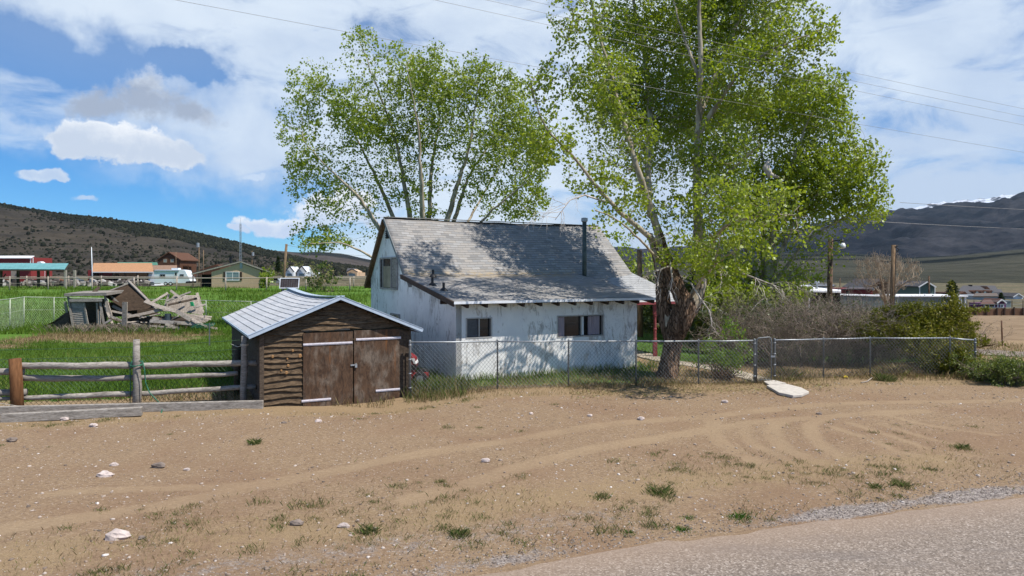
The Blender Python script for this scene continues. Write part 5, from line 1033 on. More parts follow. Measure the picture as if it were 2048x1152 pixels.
# bare tree behind the hedge
Yq = 62; x = (1778-CX)/F*Yq; bt = thing('bare_tree', 'leafless brown tree standing behind the utility pole', 'tree', (x, Yq, gz(x, Yq)))
limbs = [L3([(1772, 655, Yq), (1773, 625, Yq), (1775, 600, Yq)], .32, .28)]+[L3([(1774, 610, Yq), (1774*.5+q*.5, 572, Yq+d), (q, w_, Yq+d*2)], .14, .03, 0) for q, w_, d in ((1735, 545, 1), (1755, 525, -1), (1780, 522, 0), (1805, 535, 1), (1825, 555, -1), (1728, 570, 0))]
pos, par, rad, kids, nl = grow(limbs, [B3(*q, Yq) for q in ((1745, 545, 34, 26), (1780, 535, 36, 24), (1812, 550, 32, 30), (1730, 568, 20, 20), (1775, 565, 50, 28))], natt=1300, step=.35, di=4, dk=.5, iters=40, seed=81); rad = np.maximum(rad, .02); V, Fc = tubes(pos, par, rad, kids); mk('trunk', V, Fc, M['twigB'], bt, True)
tw = twigbush(83, 1.2, .7, 4, 1, .3, .017); sel = np.where(kids == 0)[0][:2600]; Vt = (tw[0][None]+pos[sel][:, None]).reshape(-1, 3); Ft = (tw[1][None]+np.arange(len(sel))[:, None, None]*len(tw[0])).reshape(-1, 4); mk('crown', Vt, Ft, M['twigB'], bt)
# ------------------------------------------------------------------ collapsed shed
YR = 38.5; M['slabdark'] = m_wood('dark_roof_underside', (.030, .021, .015), (.085, .058, .038), 7, (1.5, 1.5, 4), .5)
ruin = thing('collapsed_shed', 'collapsed grey wooden outbuilding heaped with broken boards in the field', 'ruin', tuple(G(270, 660)))
def RP(px, py, d=0): return P(px, py, YR+d)
def plank(q, wd=.16, th=.03, mat='palewood', name='plank', parent=None):
    b = MB(); pts = [RP(*x) for x in q]; wd *= .72
    for p, k in zip(pts[:-1], pts[1:]): b.beam(p, k, wd, th, (random.uniform(-.4, .4), -1, random.uniform(.2, .8)))
    return b.build(name, M[mat], parent or ruin)
gb = gz(-20, 38)
# standing doorway corner
b = MB()
n = 15
for k in range(n):
    f0, f1 = k/n, (k+.93)/n; l0, l1 = (147+(137-147)*f0, 664-(664-596)*f0), (147+(137-147)*f1, 664-(664-596)*f1)
    r0, r1 = (178+(168-178)*f0, 665-(665-600)*f0), (178+(168-178)*f1, 665-(665-600)*f1)
    a, c, d, e = RP(*l0), RP(*r0), RP(*r1, .0), RP(*l1, .0); o = Vector((0, .05, 0)); t_ = Vector((0, -.025, 0)); b.box8([a+t_, c+t_, c+o, a+o, e, d, d+o, e+o])
b.build('clapboard_panel', M['greywood'], ruin)
for q, wd in (([(148, 666, -.06), (136, 592, -.06)], .15), ([(179, 667, -.06), (168, 607, -.06)], .14), ([(196, 658, -.02), (194, 605, -.02)], .16), ([(208, 650, -.02), (199, 598, -.02)], .15), ([(139, 651, .6), (130, 603, .4)], .2), ([(217, 634, .1), (210, 592, .1)], .15), ([(190, 660, -.4), (226, 637, -.5)], .20), ([(200, 652, -.2), (200, 622, -.2)], .13)): plank(q, wd, .05, 'greywood', 'door_post')
b = MB(); a, c = RP(128, 593, -.2), RP(213, 591, -.2)
b.box8([a, c, c+Vector((0, 1.8, .1)), a+Vector((0, 1.8, .1)), a+Vector((0, 0, .16)), c+Vector((0, 0, .16)), c+Vector((0, 1.8, .26)), a+Vector((0, 1.8, .26))]); b.beam(RP(140, 601, -.1), RP(204, 600, -.1), .14, .16); b.build('porch_roof', M['greywood'], ruin)
b = MB(); b.add([RP(140, 598, 1.6), RP(214, 598, 1.6), RP(214, 664, 1.6), RP(140, 664, 1.6)], [(0, 1, 2, 3)]); b.build('back_panel', M['darkwood'], ruin)
b = MB(); b.prism([RP(96, 655, .2), RP(137, 622, .5), RP(140, 664, .2)], (0, .25, 0)); b.prism([RP(86, 652, 0), RP(98, 650, .3), RP(132, 624, .5), RP(128, 634, .4)], (0, .1, 0)); b.build('wall_panel', M['darkwood'], ruin)
# fallen roof slab, underside towards us
q = [RP(200, 588, .9), RP(262, 566, 2.2), RP(311, 616, .6), RP(256, 622, .2)]; b = MB(); n = 11
for k in range(n):
    f0, f1 = k/n, (k+.94)/n; a, c = q[0].lerp(q[3], f0), q[1].lerp(q[2], f0); d, e = q[0].lerp(q[3], f1), q[1].lerp(q[2], f1); o = Vector((.02, .12, .06)); b.box8([a, c, c+o, a+o, d, e, e+o, d+o])
b.build('roof_slab', M['slabdark'], ruin)
b = MB(); b.beam(RP(257, 562, 2.1), RP(313, 618, .5), .14, .07); b.beam(RP(199, 589, .85), RP(262, 565, 2.15), .12, .05); b.build('roof_edge', M['greywood'], ruin)
b = MB(); b.add([RP(205, 604, 1.9), RP(300, 606, 1.9), RP(318, 630, 1.7), RP(215, 634, 1.7)], [(0, 1, 2, 3)]); b.build('wall_panel', M['darkwood'], ruin)
# right hand wreck: propped panel of boards
q = [RP(346, 592, 1.5), RP(393, 592, 1.6), RP(405, 630, .9), RP(325, 618, 1.2)]; b = MB(); n = 9
for k in range(n):
    f0, f1 = k/n, (k+.95)/n; a, c = q[0].lerp(q[1], f0), q[3].lerp(q[2], f0); d, e = q[0].lerp(q[1], f1), q[3].lerp(q[2], f1); o = Vector((0, .1, .04)); b.box8([a, d, d+o, a+o, c, e, e+o, c+o])
b.build('wall_panel', M['palewood'], ruin)
for q, wd, mt in (([(303, 606, .4), (336, 586, .9)], .2, 'palewood'), ([(330, 612, .6), (338, 588, .9)], .15, 'palewood'), ([(333, 602, .5), (382, 584, 1.)], .16, 'greywood'), ([(341, 581, .8), (364, 598, .5)], .18, 'palewood'), ([(336, 610, .4), (402, 595, .9)], .16, 'darkwood'), ([(388, 615, .2), (411, 609, .6)], .16, 'greywood'), ([(394, 586, .8), (406, 626, .2)], .2, 'palewood'),
                  ([(290, 602, .2), (320, 614, -.2), (352, 622, -.4), (382, 640, -.7)], .3, 'palewood'), ([(255, 634, -.3), (290, 627, -.2), (320, 620, -.1), (346, 619, 0)], .22, 'palewood'), ([(345, 622, -.3), (380, 636, -.6), (418, 656, -1)], .16, 'palewood'), ([(220, 632, 0), (245, 642, -.2), (280, 650, -.6)], .16, 'palewood'), ([(208, 608, .3), (226, 650, -.2)], .16, 'palewood'), ([(212, 600, .3), (222, 632, .1)], .24, 'palewood'),
                  ([(222, 622, .4), (262, 630, .2)], .16, 'palewood'), ([(225, 612, .7), (258, 628, .4)], .2, 'palewood'), ([(216, 586, .9), (248, 616, .5)], .12, 'greywood'), ([(182, 590, .6), (199, 574, 1.)], .25, 'darkwood'), ([(300, 642, -.5), (395, 648, -.7)], .26, 'greywood'), ([(305, 636, -.2), (390, 652, -.4)], .22, 'greywood'), ([(298, 658, -1.), (352, 668, -1.3)], .18, 'palewood'), ([(300, 652, -.8), (360, 656, -1)], .14, 'palewood')): plank(q, wd, .045, mt)
for k in range(16): # fan of boards on the right
    f = k/15; plank([(356+18*f, 622+7*f, -.2), (398+26*f, 650-14*f+random.uniform(-2, 2), -.9+f)], .13, .025, 'palewood')
rr = random.Random(5)
for k in range(50):
    x = rr.uniform(216, 425); y_ = 664-rr.random()**1.5*(34 if 240 < x < 400 else 14); a = rr.gauss(0, .35); L = rr.uniform(8, 38); plank([(x-L*math.cos(a), min(667, y_-L*math.sin(a)*.5), rr.uniform(-1.2, 1.2)), (x+L*.6*math.cos(a), min(668, y_+L*.4*math.sin(a)), rr.uniform(-1.2, 1.2))], rr.uniform(.08, .2), .03, rr.choice(['palewood', 'palewood', 'greywood', 'darkwood']))
plank([(249, 652, -1.1), (250, 604, -1.1)], .42, .05, 'palewood', 'upright_board')
b = MB(); b.add([RP(250, 630, .9), RP(390, 634, .9), RP(410, 664, .6), RP(250, 664, .6)], [(0, 1, 2, 3)]); b.build('wall_panel', M['darkwood'], ruin)
b = MB(); a = RP(336, 634, -.3); b.tube([a-Vector((0, 0, .2)), a+Vector((0, 0, .18))], .17, 12); tag(b.build('drum', M['blueplastic']), 'dark blue grey drum lying inside the heap of broken boards', 'drum')
b = MB(); a = RP(384, 608, .3); b.box8([a+Vector(v) for v in ((-.08, 0, -.12), (.10, 0, -.12), (.10, .1, -.12), (-.08, .1, -.12), (-.12, 0, .12), (.02, 0, .12), (.02, .1, .12), (-.12, .1, .12))]); tag(b.build('bucket', M['greenplastic']), 'bright green plastic scrap among the pale boards', 'plastic scrap')
for k, (px, py, c_, lab) in enumerate(((400, 657, 'greenplastic', 'green wire coil lying right of the board heap'),)):
    b = MB()
    for j in range(4): a = RP(px, py-2, -1); b.tube([a+Vector((.5*math.cos(q)+.1*j, .2*math.sin(q), .06*j+.05*math.sin(q*2))) for q in np.linspace(0, 6.3, 14)], .02, 5)
    tag(b.build('wire_coil', M['hose']), lab, 'wire coil')
# pale chain link panel fence behind the ruin
pf_ = thing('field_fence', 'pale chain link fence with light top rail around the ruin', 'fence', tuple(G(50, 655)))
fq_ = [G(-150, 690), G(-60, 676), G(20, 661), G(48, 655), G(108, 649), G(216, 644), G(412, 643), G(502, 641), G(660, 640), G(720, 640)]; tz_ = [618, 607, 598, 594, 595, 597, 601, 603, 605, 606]
tops = []
for p, ty in zip(fq_, tz_):
    tz = H-(ty-HY)/F*p.y; tops.append(Vector((p.x, p.y, tz))); b = MB(); b.tube([(p.x, p.y, p.z-.1), (p.x, p.y, tz+.03)], .035, 8); b.build('post', M['palemetal'] if 'palemetal' in M else M.setdefault('palemetal', simple('pale_painted_pipe', (.36, .40, .31), .6)), pf_, True)
for p, q in zip(tops[:-1], tops[1:]):
    b = MB(); b.tube([p, q], .025, 8); b.tube([p-Vector((0, 0, .75)), q-Vector((0, 0, .75))], .010, 5); b.build('top_rail', M['palemetal'], pf_, True)
for p, q in list(zip(tops[:-1], tops[1:])):
    b = MB(); p_, q_ = Vector((p.x, p.y, 0)), Vector((q.x, q.y, 0)); diamonds(b, p_, q_, gz(p.x, p.y)+.05, min(p.z, q.z), .16 if p.x < -25 else .24, .0045); b.build('wire_mesh', M['palemetal'], pf_)
b = MB(); p = G(419, 692); b.beam(p, P(419, 646, p.y), .04, .035); tag(b.build('steel_post', M['galvD']), 'thin steel post standing alone in the grass left of the shed', 'post')
# ------------------------------------------------------------------ pole fences across the field
def polefence(label, rails, nposts, x0, x1, Yf, zt, seed):
    rg = random.Random(seed); a = thing('pole_fence', label, 'fence', (x0, Yf, gz(x0, Yf)), 'pole fences across the green field'); pts = []
    for k in range(nposts+1):
        x = x0+(x1-x0)*k/nposts+rg.uniform(-.5, .5); y = Yf+rg.uniform(-.3, .3); z = gz(x, y); t_ = z+zt+rg.uniform(-.05, .18); b = MB(); b.tube([(x, y-.12, z-.2), (x+rg.uniform(-.08, .08), y-.12, t_)], rg.uniform(.085, .12), 7); b.build('post', M['palewood'], a, True); pts.append(Vector((x, y, z+zt-.12)))
    b = MB(); n = [p+Vector((0, .1, .07*rg.uniform(-1, 1))) for p in pts]; b.tube(n, .075, 7); b.build('rail', M['palewood'], a, True)
    if rails > 1: b = MB(); b.tube([p-Vector((0, 0, .75)) for p in n], .02, 5); b.build('rail', M['palewood'], a, True)
polefence('nearer pole fence of pale posts across the green field', 2, 19, -92, 26, 101, 2.0, 1)
polefence('farther pole fence running in front of the distant houses', 1, 22, -112, 30, 124, 2.05, 2)
# ------------------------------------------------------------------ buildings beyond the field
class BB:                          # axis-aligned helper at a distance plane, pixel sized
    def __init__(s, Y): s.Y = Y
    def p(s, px, py, d=0): return P(px, py, s.Y+d)
    def box(s, b, x0, x1, y0, y1, d0, d1): a, c = s.p(x0, y1), s.p(x1, y0); return b.box(((a.x+c.x)/2, s.Y+(d0+d1)/2, (a.z+c.z)/2), (c.x-a.x, d1-d0, c.z-a.z))
def win_(B, root, x0, x1, y0, y1, d, fm='white', pm='pane', fr=1.3):
    b = MB(); B.box(b, x0, x1, y0, y0+fr, d-.08, d); B.box(b, x0, x1, y1-fr, y1, d-.08, d); B.box(b, x0, x0+fr, y0+fr, y1-fr, d-.08, d); B.box(b, x1-fr, x1, y0+fr, y1-fr, d-.08, d); xm = (x0+x1)/2; B.box(b, xm-fr/3, xm+fr/3, y0+fr, y1-fr, d-.07, d)
    wn_ = b.build('window', M[fm], root); b = MB(); B.box(b, x0+fr*.5, x1-fr*.5, y0+fr*.5, y1-fr*.5, d-.03, d-.01); b.build('pane', M[pm], wn_)
M['pane2'] = simple('pale_reflecting_glass', (.20, .26, .27), .15, 0, .2, .8, spec=.6)
B = BB(117); t1 = thing('house', 'tan gabled house with shuttered white window in the distance', 'house', tuple(G(472, 577)))
b = MB(); b.prism([B.p(423, 578), B.p(521, 578), B.p(521, 541), B.p(481, 526), B.p(423, 544)], (-5.6, 14, 0)); b.build('wall', M['tan'], t1)
b = MB()
for (a, c) in (((383, 548.5), (481, 523.5)), ((481, 523.5), (541, 545))):
    p, q = B.p(*a, -.25), B.p(*c, -.25); b.box8([p, q, q+Vector((-6.4, 16, 0)), p+Vector((-6.4, 16, 0)), p+Vector((0, 0, .2)), q+Vector((0, 0, .2)), q+Vector((-6.4, 16, .2)), p+Vector((-6.4, 16, .2))])
b.build('roof', M['greyroof'], t1); b = MB(); p, q, r_ = B.p(383, 548.5, -.3), B.p(481, 523.5, -.3), B.p(541, 545, -.3); b.beam(p, q, .06, .2); b.beam(q, r_, .06, .2); b.build('fascia', simple('pale_fascia', (.36, .32, .26)), t1)
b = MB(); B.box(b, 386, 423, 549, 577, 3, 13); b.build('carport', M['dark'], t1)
for x in (388, 404): b = MB(); B.box(b, x, x+1.5, 549, 577, -.6, -.4); b.build('carport_post', M['darkwood'], t1)
for x in (528, 533, 538): b = MB(); B.box(b, x, x+1.4, 543.5, 577, -.4, -.2); b.build('porch_post', M['darkwood'], t1)
win_(B, t1, 451.5, 479, 543.5, 561, 0, 'white', 'pane2')
b = MB(); B.box(b, 447, 451, 544, 560.5, -.08, 0); b.build('shutter', M['rafter'], t1); b = MB(); B.box(b, 480, 484, 544, 560.5, -.08, 0); b.build('shutter', M['rafter'], t1)
b = MB(); B.box(b, 480, 485, 526, 537, -.1, 0); b.build('gable_vent', M['galv'], t1)
b = MB(); q = B.p(462, 528, 4); b.tube([q, q+Vector((0, 0, 1.1))], .22, 10); b.tube([q+Vector((0, 0, 1.1)), q+Vector((0, 0, 1.3))], .3, 10); b.build('chimney_pipe', M['black'], t1)
# lattice mast
ms = B.p(481, 577, 1.5); mt_ = thing('radio_mast', 'thin lattice radio mast rising behind the tan house gable', 'mast', tuple(ms)); top_ = B.p(481, 447, 1.5); b = MB()
hh = top_.z-ms.z; legs = [Vector((.24*math.cos(a), .24*math.sin(a), 0)) for a in (0, 2.1, 4.2)]
for l in legs: b.tube([ms+l, ms+Vector((0, 0, hh))+l*.6], .03, 5)
k_ = int(hh/.55)
for i in range(k_):
    f0, f1 = i/k_, (i+1)/k_
    for j in range(3): b.tube([ms+Vector((0, 0, hh*f0))+legs[j]*(1-.4*f0), ms+Vector((0, 0, hh*f1))+legs[(j+1) % 3]*(1-.4*f1)], .016, 4)
b.build('lattice', M['galv'], mt_); b = MB(); b.tube([ms+Vector((0, 0, hh)), ms+Vector((0, 0, hh+.9))], .02, 5); b.build('antenna', M['galv'], mt_)
x = G(531, 575); leafbush('dark_shrub', 'green bush at the right corner of the tan house', 'shrub', 529, 575, 115, 3.0, 2.2, 900, M['leafC'], .3, 260, 10)
# camper trailer
B = BB(134); rv = thing('camper_trailer', 'white travel trailer parked left of the tan house', 'trailer', tuple(G(343, 571)))
b = MB(); b.prism([B.p(309, 566), B.p(308, 541), B.p(312, 539.5), B.p(360, 539.5), B.p(370, 541), B.p(378, 557), B.p(381, 563), B.p(378, 566)], (0, 2.5, 0)); b.build('body', M['rv'], rv)
b = MB(); b.prism([B.p(372, 563, -.03), B.p(381, 562, -.03), B.p(380, 566.4, -.03), B.p(371, 566.4, -.03)], (0, 2.56, 0)); b.build('nose_cover', M['dark'], rv)
b = MB(); B.box(b, 341, 354, 536, 539.4, .4, 1.6); b.build('air_conditioner', M['rv'], rv)
b = MB(); B.box(b, 309, 358, 540.6, 542.2, -.16, 0); b.build('awning', M['galv'], rv)
for q in ((320, 331, 548, 554), (360, 368, 548, 553.6)): win_(B, rv, *q, 0, 'galv', 'pane', .8)
b = MB(); B.box(b, 348, 356, 543, 565, -.03, 0); d = b.build('door', M['white'], rv); b = MB(); B.box(b, 350, 353.6, 545, 551, -.05, -.03); b.build('door_window', M['pane'], d)
for x in (331, 341):
    b = MB(); p = B.p(x, 567.4, -.06); b.tube([p, p+Vector((0, .25, 0))], .36, 16); wl_ = b.build('wheel', M['rubber'], rv); b = MB(); b.tube([p-Vector((0, .02, 0)), p+Vector((0, .02, 0))], .2, 12); b.build('rim', M['white'], wl_)
b = MB(); B.box(b, 298, 312, 566.5, 568, .6, 1.8); b.build('hitch_frame', M['galv'], rv)
# long carport shed with orange roof
B = BB(150); cs = thing('carport_barn', 'long open fronted shed with orange brown roof', 'barn', tuple(B.p(245, 571)))
b = MB()
p = [B.p(184, 543.5, -1), B.p(307, 543.5, -1), B.p(304, 526, 6), B.p(187, 526, 6)]; b.box8([q-Vector((0, 0, .2)) for q in p]+p); b.build('roof', M['orange'], cs)
b = MB(); p = [B.p(304.5, 540, 5), B.p(354, 541, 5), B.p(354, 530.5, 9), B.p(304.5, 530.5, 9)]; b.box8([q-Vector((0, 0, .2)) for q in p]+p); b.build('lean_to_roof', simple('faded_brown_roof', (.25, .16, .11), .9), cs)
b = MB(); p, q = B.p(184, 544.3, -1.1), B.p(307, 544.3, -1.1); b.beam(p, q, .1, .2); b.build('fascia', M['white'], cs)
b = MB(); B.box(b, 188, 305, 545, 573, 7, 7.3); B.box(b, 188, 192, 545, 573, -.6, 7); b.build('wall', M['darkwood'], cs); b = MB(); B.box(b, 170, 193, 540, 573, 1, 6); b.build('side_room', M['barnred'], cs); b = MB(); B.box(b, 298, 310, 545, 573, -.2, 4); b.build('pale_end_wall', M['rv'], cs)
for x in (206, 228, 252, 276, 297): b = MB(); B.box(b, x, x+1.6, 545, 573, -.7, -.5); b.build('post', M['darkwood'], cs)
b = MB(); B.box(b, 207, 217, 547, 560, 4, 4.2); b.build('hanging_panel', M['palewood'], cs)
for k, (x, y_, w2, lab) in enumerate(((215, 568, 16, 'dark flatbed trailer stored at the left of the orange roofed shed'), (262, 566, 20, 'dark farm implement stored at the right of the orange roofed shed'))):
    r = thing('farm_implement', lab, 'implement', tuple(B.p(x, 573, 2))); b = MB(); B.box(b, x-w2, x+w2, y_-6, y_-1, 1, 3); B.box(b, x-w2*.3, x+w2*.5, y_-10, y_-6, 1.2, 2.8); b.build('body', M['dark'], r)
    for dx in (-.7, .6): b = MB(); p = B.p(x+w2*dx, y_, .95); b.tube([p, p+Vector((0, .3, 0))], .5, 12); b.build('wheel', M['rubber'], r)
# log house
B = BB(230); lh = thing('log_house', 'two storey brown log house with steep gable far off', 'house', tuple(B.p(337, 560)))
b = MB(); b.prism([B.p(316, 562), B.p(360, 562), B.p(360, 521), B.p(337, 507), B.p(316, 521)], (0, 12, 0)); b.build('wall', M['brownlog'], lh); b = MB()
for a, c in (((313, 521.5), (337, 505.5)), ((337, 505.5), (362, 521.5))):
    p, q = B.p(*a, -.4), B.p(*c, -.4); b.box8([p, q, q+Vector((0, 14, 0)), p+Vector((0, 14, 0)), p+Vector((0, 0, .3)), q+Vector((0, 0, .3)), q+Vector((0, 14, .3)), p+Vector((0, 14, .3))])
b.build('roof', M['brownlog'], lh)
for x in (327, 341): win_(B, lh, x, x+7, 518, 525, 0, 'blind', 'pane2', 1)
b = MB(); B.box(b, 360, 372, 531, 533, 2, 8); B.box(b, 370, 371, 533, 562, 2, 2.3); b.build('porch', M['brownlog'], lh)
b = MB(); p = [B.p(235, 530, 20), B.p(316, 530, 20), B.p(314, 524.5, 26), B.p(235, 524.5, 26)]; b.box8([q-Vector((0, 0, .2)) for q in p]+p); b.box(((p[0].x+p[1].x)/2, p[0].y+4, (p[0].z+.5)/2), (p[1].x-p[0].x-1, 6, p[0].z-.9)); tag(b.build('metal_shed', M['palegreen']), 'long low shed with dark green roof showing above the orange roof', 'shed')
b = MB(); p = [B.p(353, 516.5, 60), B.p(364, 516.5, 60), B.p(363, 511.5, 62), B.p(353, 511.5, 62)]; b.box8([q-Vector((0, 0, .2)) for q in p]+p); b.box(((p[0].x+p[1].x)/2, p[0].y+1.5, p[0].z/2), (p[1].x-p[0].x-.4, 2, p[0].z)); tag(b.build('metal_shed', simple('bright_green_roof', (.02, .33, .18), .5)), 'bright green roof corner right of the log house gable', 'shed')
# dark roof behind the tan house
B = BB(200); ds = thing('shed', 'low dark roofed shed behind the tan house roof', 'shed', tuple(B.p(420, 562))); b = MB(); b.prism([B.p(396, 562), B.p(440, 562), B.p(440, 532), B.p(431, 529), B.p(396, 541)], (0, 9, 0)); b.build('body', M['brownlog'], ds)
# teal roofed shelter
B = BB(117); ts = thing('open_shelter', 'open pole shelter with teal metal roof at the left edge', 'shelter', tuple(G(65, 577)))
b = MB(); p = [B.p(-40, 538, -1), B.p(129, 538.5, -1), B.p(137, 526.5, 5), B.p(-30, 526, 5)]; b.box8([q-Vector((0, 0, .12)) for q in p]+p)
for k in range(1, 18): f = k/18; a, c = p[0].lerp(p[1], f), p[3].lerp(p[2], f); b.beam(a+Vector((0, 0, .02)), c+Vector((0, 0, .02)), .05, .05)
b.build('roof', M['teal'], ts); b = MB(); b.beam(B.p(-40, 540, -.9), B.p(128, 540.5, -.9), .2, .25); b.build('beam', M['darkwood'], ts)
for x, d in ((2, 0), (11, 3), (72, 3), (77, 0), (127, 3), (131, 0)): b = MB(); B.box(b, x-1.7, x+1.7, 540, 578, d-.2, d+.2); b.build('post', M['darkwood'] if x < 120 else M['greywood'], ts)
b = MB(); b.beam(B.p(3, 562, 0), B.p(11, 548, 3), .15, .15); b.build('brace', M['darkwood'], ts)
# red barn and things beyond
B = BB(260); rb = thing('red_barn', 'dark red metal barn with white trim behind the teal shelter', 'barn', tuple(B.p(30, 560)))
b = MB(); B.box(b, -60, 62, 515, 562, 0, 12); b.prism([B.p(62, 562), B.p(73, 562, 10), B.p(73, 517, 10), B.p(68, 513, 5), B.p(62, 516)], (.01, .01, 0)); b.build('wall', M['barnred'], rb)
b = MB(); p = [B.p(-62, 515.5, -.4), B.p(63, 515.5, -.4), B.p(69, 511.5, 6), B.p(-62, 511.5, 6)]; b.box8([q-Vector((0, 0, .25)) for q in p]+p); b.build('roof', M['snowroof'], rb)
for x in (60.5, 65.5): b = MB(); B.box(b, x, x+1.6, 515.6, 562, -.12, 0); b.build('corner_trim', M['white'], rb)
b = MB(); p = B.p(78, 526, 0); b.prism([B.p(72, 529), B.p(84, 529), B.p(84, 526), B.p(80, 523), B.p(75, 523.5)], (0, 2, 0)); b.prism([B.p(73, 563), B.p(83, 563), B.p(83, 529), B.p(73, 529)], (0, 2, 0)); tag(b.build('grain_hopper', M['rv']), 'white rounded shape beside the red barn corner', 'hopper')
B = BB(170); sg = thing('storage_shed', 'low red storage shed with white panels under the teal roof line', 'shed', tuple(B.p(45, 568)))
b = MB(); B.box(b, 33, 62, 538, 566, 0, 5); b.build('wall', M['barnred'], sg); b = MB(); B.box(b, 16, 33, 541, 562, 1, 3); b.build('white_panel', M['curtain'] if False else M['palewood'], sg); b = MB(); B.box(b, 32, 63, 536.5, 538, -.5, 5.5); b.build('roof', M['barnred'], sg)
rr = random.Random(9)
m, t = material('scrap_and_rubble'); t.out(t.pbr(t.cramp(t.attr('rnd'), [(0, (.03, .028, .027)), (.5, (.12, .10, .09)), (.85, (.30, .27, .24)), (1, (.5, .48, .46))]), .9)); M['scrap'] = m
b = MB()
for k in range(330):
    x = rr.uniform(-60, 300); Yj = rr.uniform(132, 146); p = P(x, 560, Yj); z = gz(p.x, Yj); s_ = rr.uniform(.25, .85); b.box((p.x, Yj, z+s_*rr.uniform(.2, 1.3)), (s_*rr.uniform(.7, 2.2), s_, s_*rr.uniform(.5, 1)), (Vector((math.cos(k), .3, math.sin(k)*.3)).normalized(), Vector((0, 1, 0)), Vector((0, 0, 1))))
stuff(b.build('scrap_row', M['scrap']), 'row of dark scrap and stacked rubble beyond the pole fences', 'scrap')
for i, (px, py, Yv, lab, mt2) in enumerate(((106, 552, 160, 'dark red truck parked between the teal shelter and the orange roof', 'rust'), (142, 553, 165, 'dark car parked left of the orange roofed shed', 'blueplastic'), (548, 560, 140, 'grey vehicle right of the tan house', 'galv'))):
    p = P(px, py, Yv); z = gz(p.x, Yv); r = thing('parked_vehicle', lab, 'vehicle', (p.x, Yv, z)); x0 = p.x; b = MB(); q = [(-2.1, .45), (2.1, .45), (2.15, .95), (1.2, 1.05), (.7, 1.6), (-.7, 1.62), (-1.3, 1.08), (-2.1, 1.0)]; b.prism([(x0+a, Yv, z+c) for a, c in q], (0, 1.7, 0)); b.build('body', M[mt2], r, False, .08)
    b = MB(); b.prism([(x0+a, Yv-.02, z+c) for a, c in ((-1.05, 1.1), (.95, 1.1), (.62, 1.52), (-.62, 1.53))], (0, 1.74, 0)); b.build('side_windows', M['pane'], r)
    for dx in (-1.3, 1.3): b = MB(); b.tube([(x0+dx, Yv-.05, z+.34), (x0+dx, Yv+.2, z+.34)], .34, 14); b.build('wheel', M['rubber'], r)
# far white houses, conifer, hazy bushes
def farhouse(px, Y, wpx, label, wall, roof, gables):
    B = BB(Y); r = thing('house', label, 'house', tuple(B.p(px, 553)));
    b = MB(); B.box(b, px-wpx/2, px+wpx/2, 545, 553.5, 3, 12); 
    for g, w2, hy in gables: b.prism([B.p(g-w2, 553.5), B.p(g+w2, 553.5), B.p(g+w2, 543), B.p(g, hy), B.p(g-w2, 543)], (0, 8, 0))
    b.build('wall', M[wall], r); b = MB(); p = [B.p(px-wpx/2-1, 545, 2), B.p(px+wpx/2+1, 545, 2), B.p(px+wpx/2-2, 536.5, 8), B.p(px-wpx/2+2, 536.5, 8)]; b.box8([q-Vector((0, 0, .2)) for q in p]+p)
    for g, w2, hy in gables:
        for sg_ in (-1, 1): b.beam(B.p(g, hy-.6, -.5), B.p(g+sg_*(w2+1.2), 543.8, -.5), .4, .3)
    b.build('roof', M[roof], r)
    for g, w2, hy in gables: b = MB(); B.box(b, g-w2*.6, g+w2*.6, 547, 553, -.06, 0); b.build('window', M['pane2'], r)
farhouse(592, 210, 52, 'pale grey house with two white gables beyond the leaning pole', 'rv', 'greyroof', ((579, 8, 533), (603, 8.5, 532.5)))
farhouse(704, 230, 22, 'small pale gabled house just left of the white house', 'tan', 'greyroof', ((704, 10, 538.5),))
def conifer(name, label, px, pyb, pyt, Y, wpx, seed, leaf='conifer', n=2600, sh=1.0, mat='barkD', ls=.32):
    p = P(px, pyb, Y); z0 = p.z; hh = P(px, pyt, Y).z-z0; wd = wpx/F*Y/2; r = thing(name, label, 'tree', tuple(p)); b = MB(); b.tube([p, p+Vector((0, 0, hh*.95))], [.2, .03], 7); b.build('trunk', M[mat], r)
    rg = np.random.default_rng(seed); f = rg.random(n)**.8; a = rg.uniform(0, 2*math.pi, n); lob = .7+.3*np.sin(f*40+a*2); rad_ = wd*((1-f)**sh)*lob*rg.random(n)**.4+.05
    c = np.stack([p.x+rad_*np.cos(a), Y+rad_*np.sin(a), z0+.06*hh+f*hh*.94], 1); V, Fc, q = leafmesh(c, ls, seed, .4, .5); mk('crown', V, Fc, M[leaf], r, False, {'rnd': q})
conifer('conifer', 'dark narrow conifer beside the far pale house', 556, 545, 514, 190, 13, 301, sh=.75)
conifer('conifer', 'dark rounded evergreen left of the big grey roofed house', 1905, 598, 562, 210, 34, 302, sh=.55, n=3800, ls=.4)
conifer('conifer', 'small dark evergreen in front of the grey roofed house', 2002, 604, 586, 190, 16, 303, sh=.6, n=1400)
for k, (px, Y_, hh, ww, lab) in enumerate(((535, 200, 4.5, 9, 'pale hazy bush left of the far conifer'), (620, 215, 5.5, 9, 'bushy grey tree right of the two gabled house'), (583, 225, 6.5, 12, 'loose grey green tree behind the two gabled house'), (668, 90, 3.6, 5.5, 'loose light green bush left of the white house'), (1265, 70, 7, 7, 'green tree standing behind the porch roof'))): leafbush('distant_tree', lab, 'tree', px, 550, Y_, hh, ww, 600 if k == 3 else 1300, M['leafC'] if k > 3 else M['weed'], .34 if k < 4 else .3, 310+k, 9)
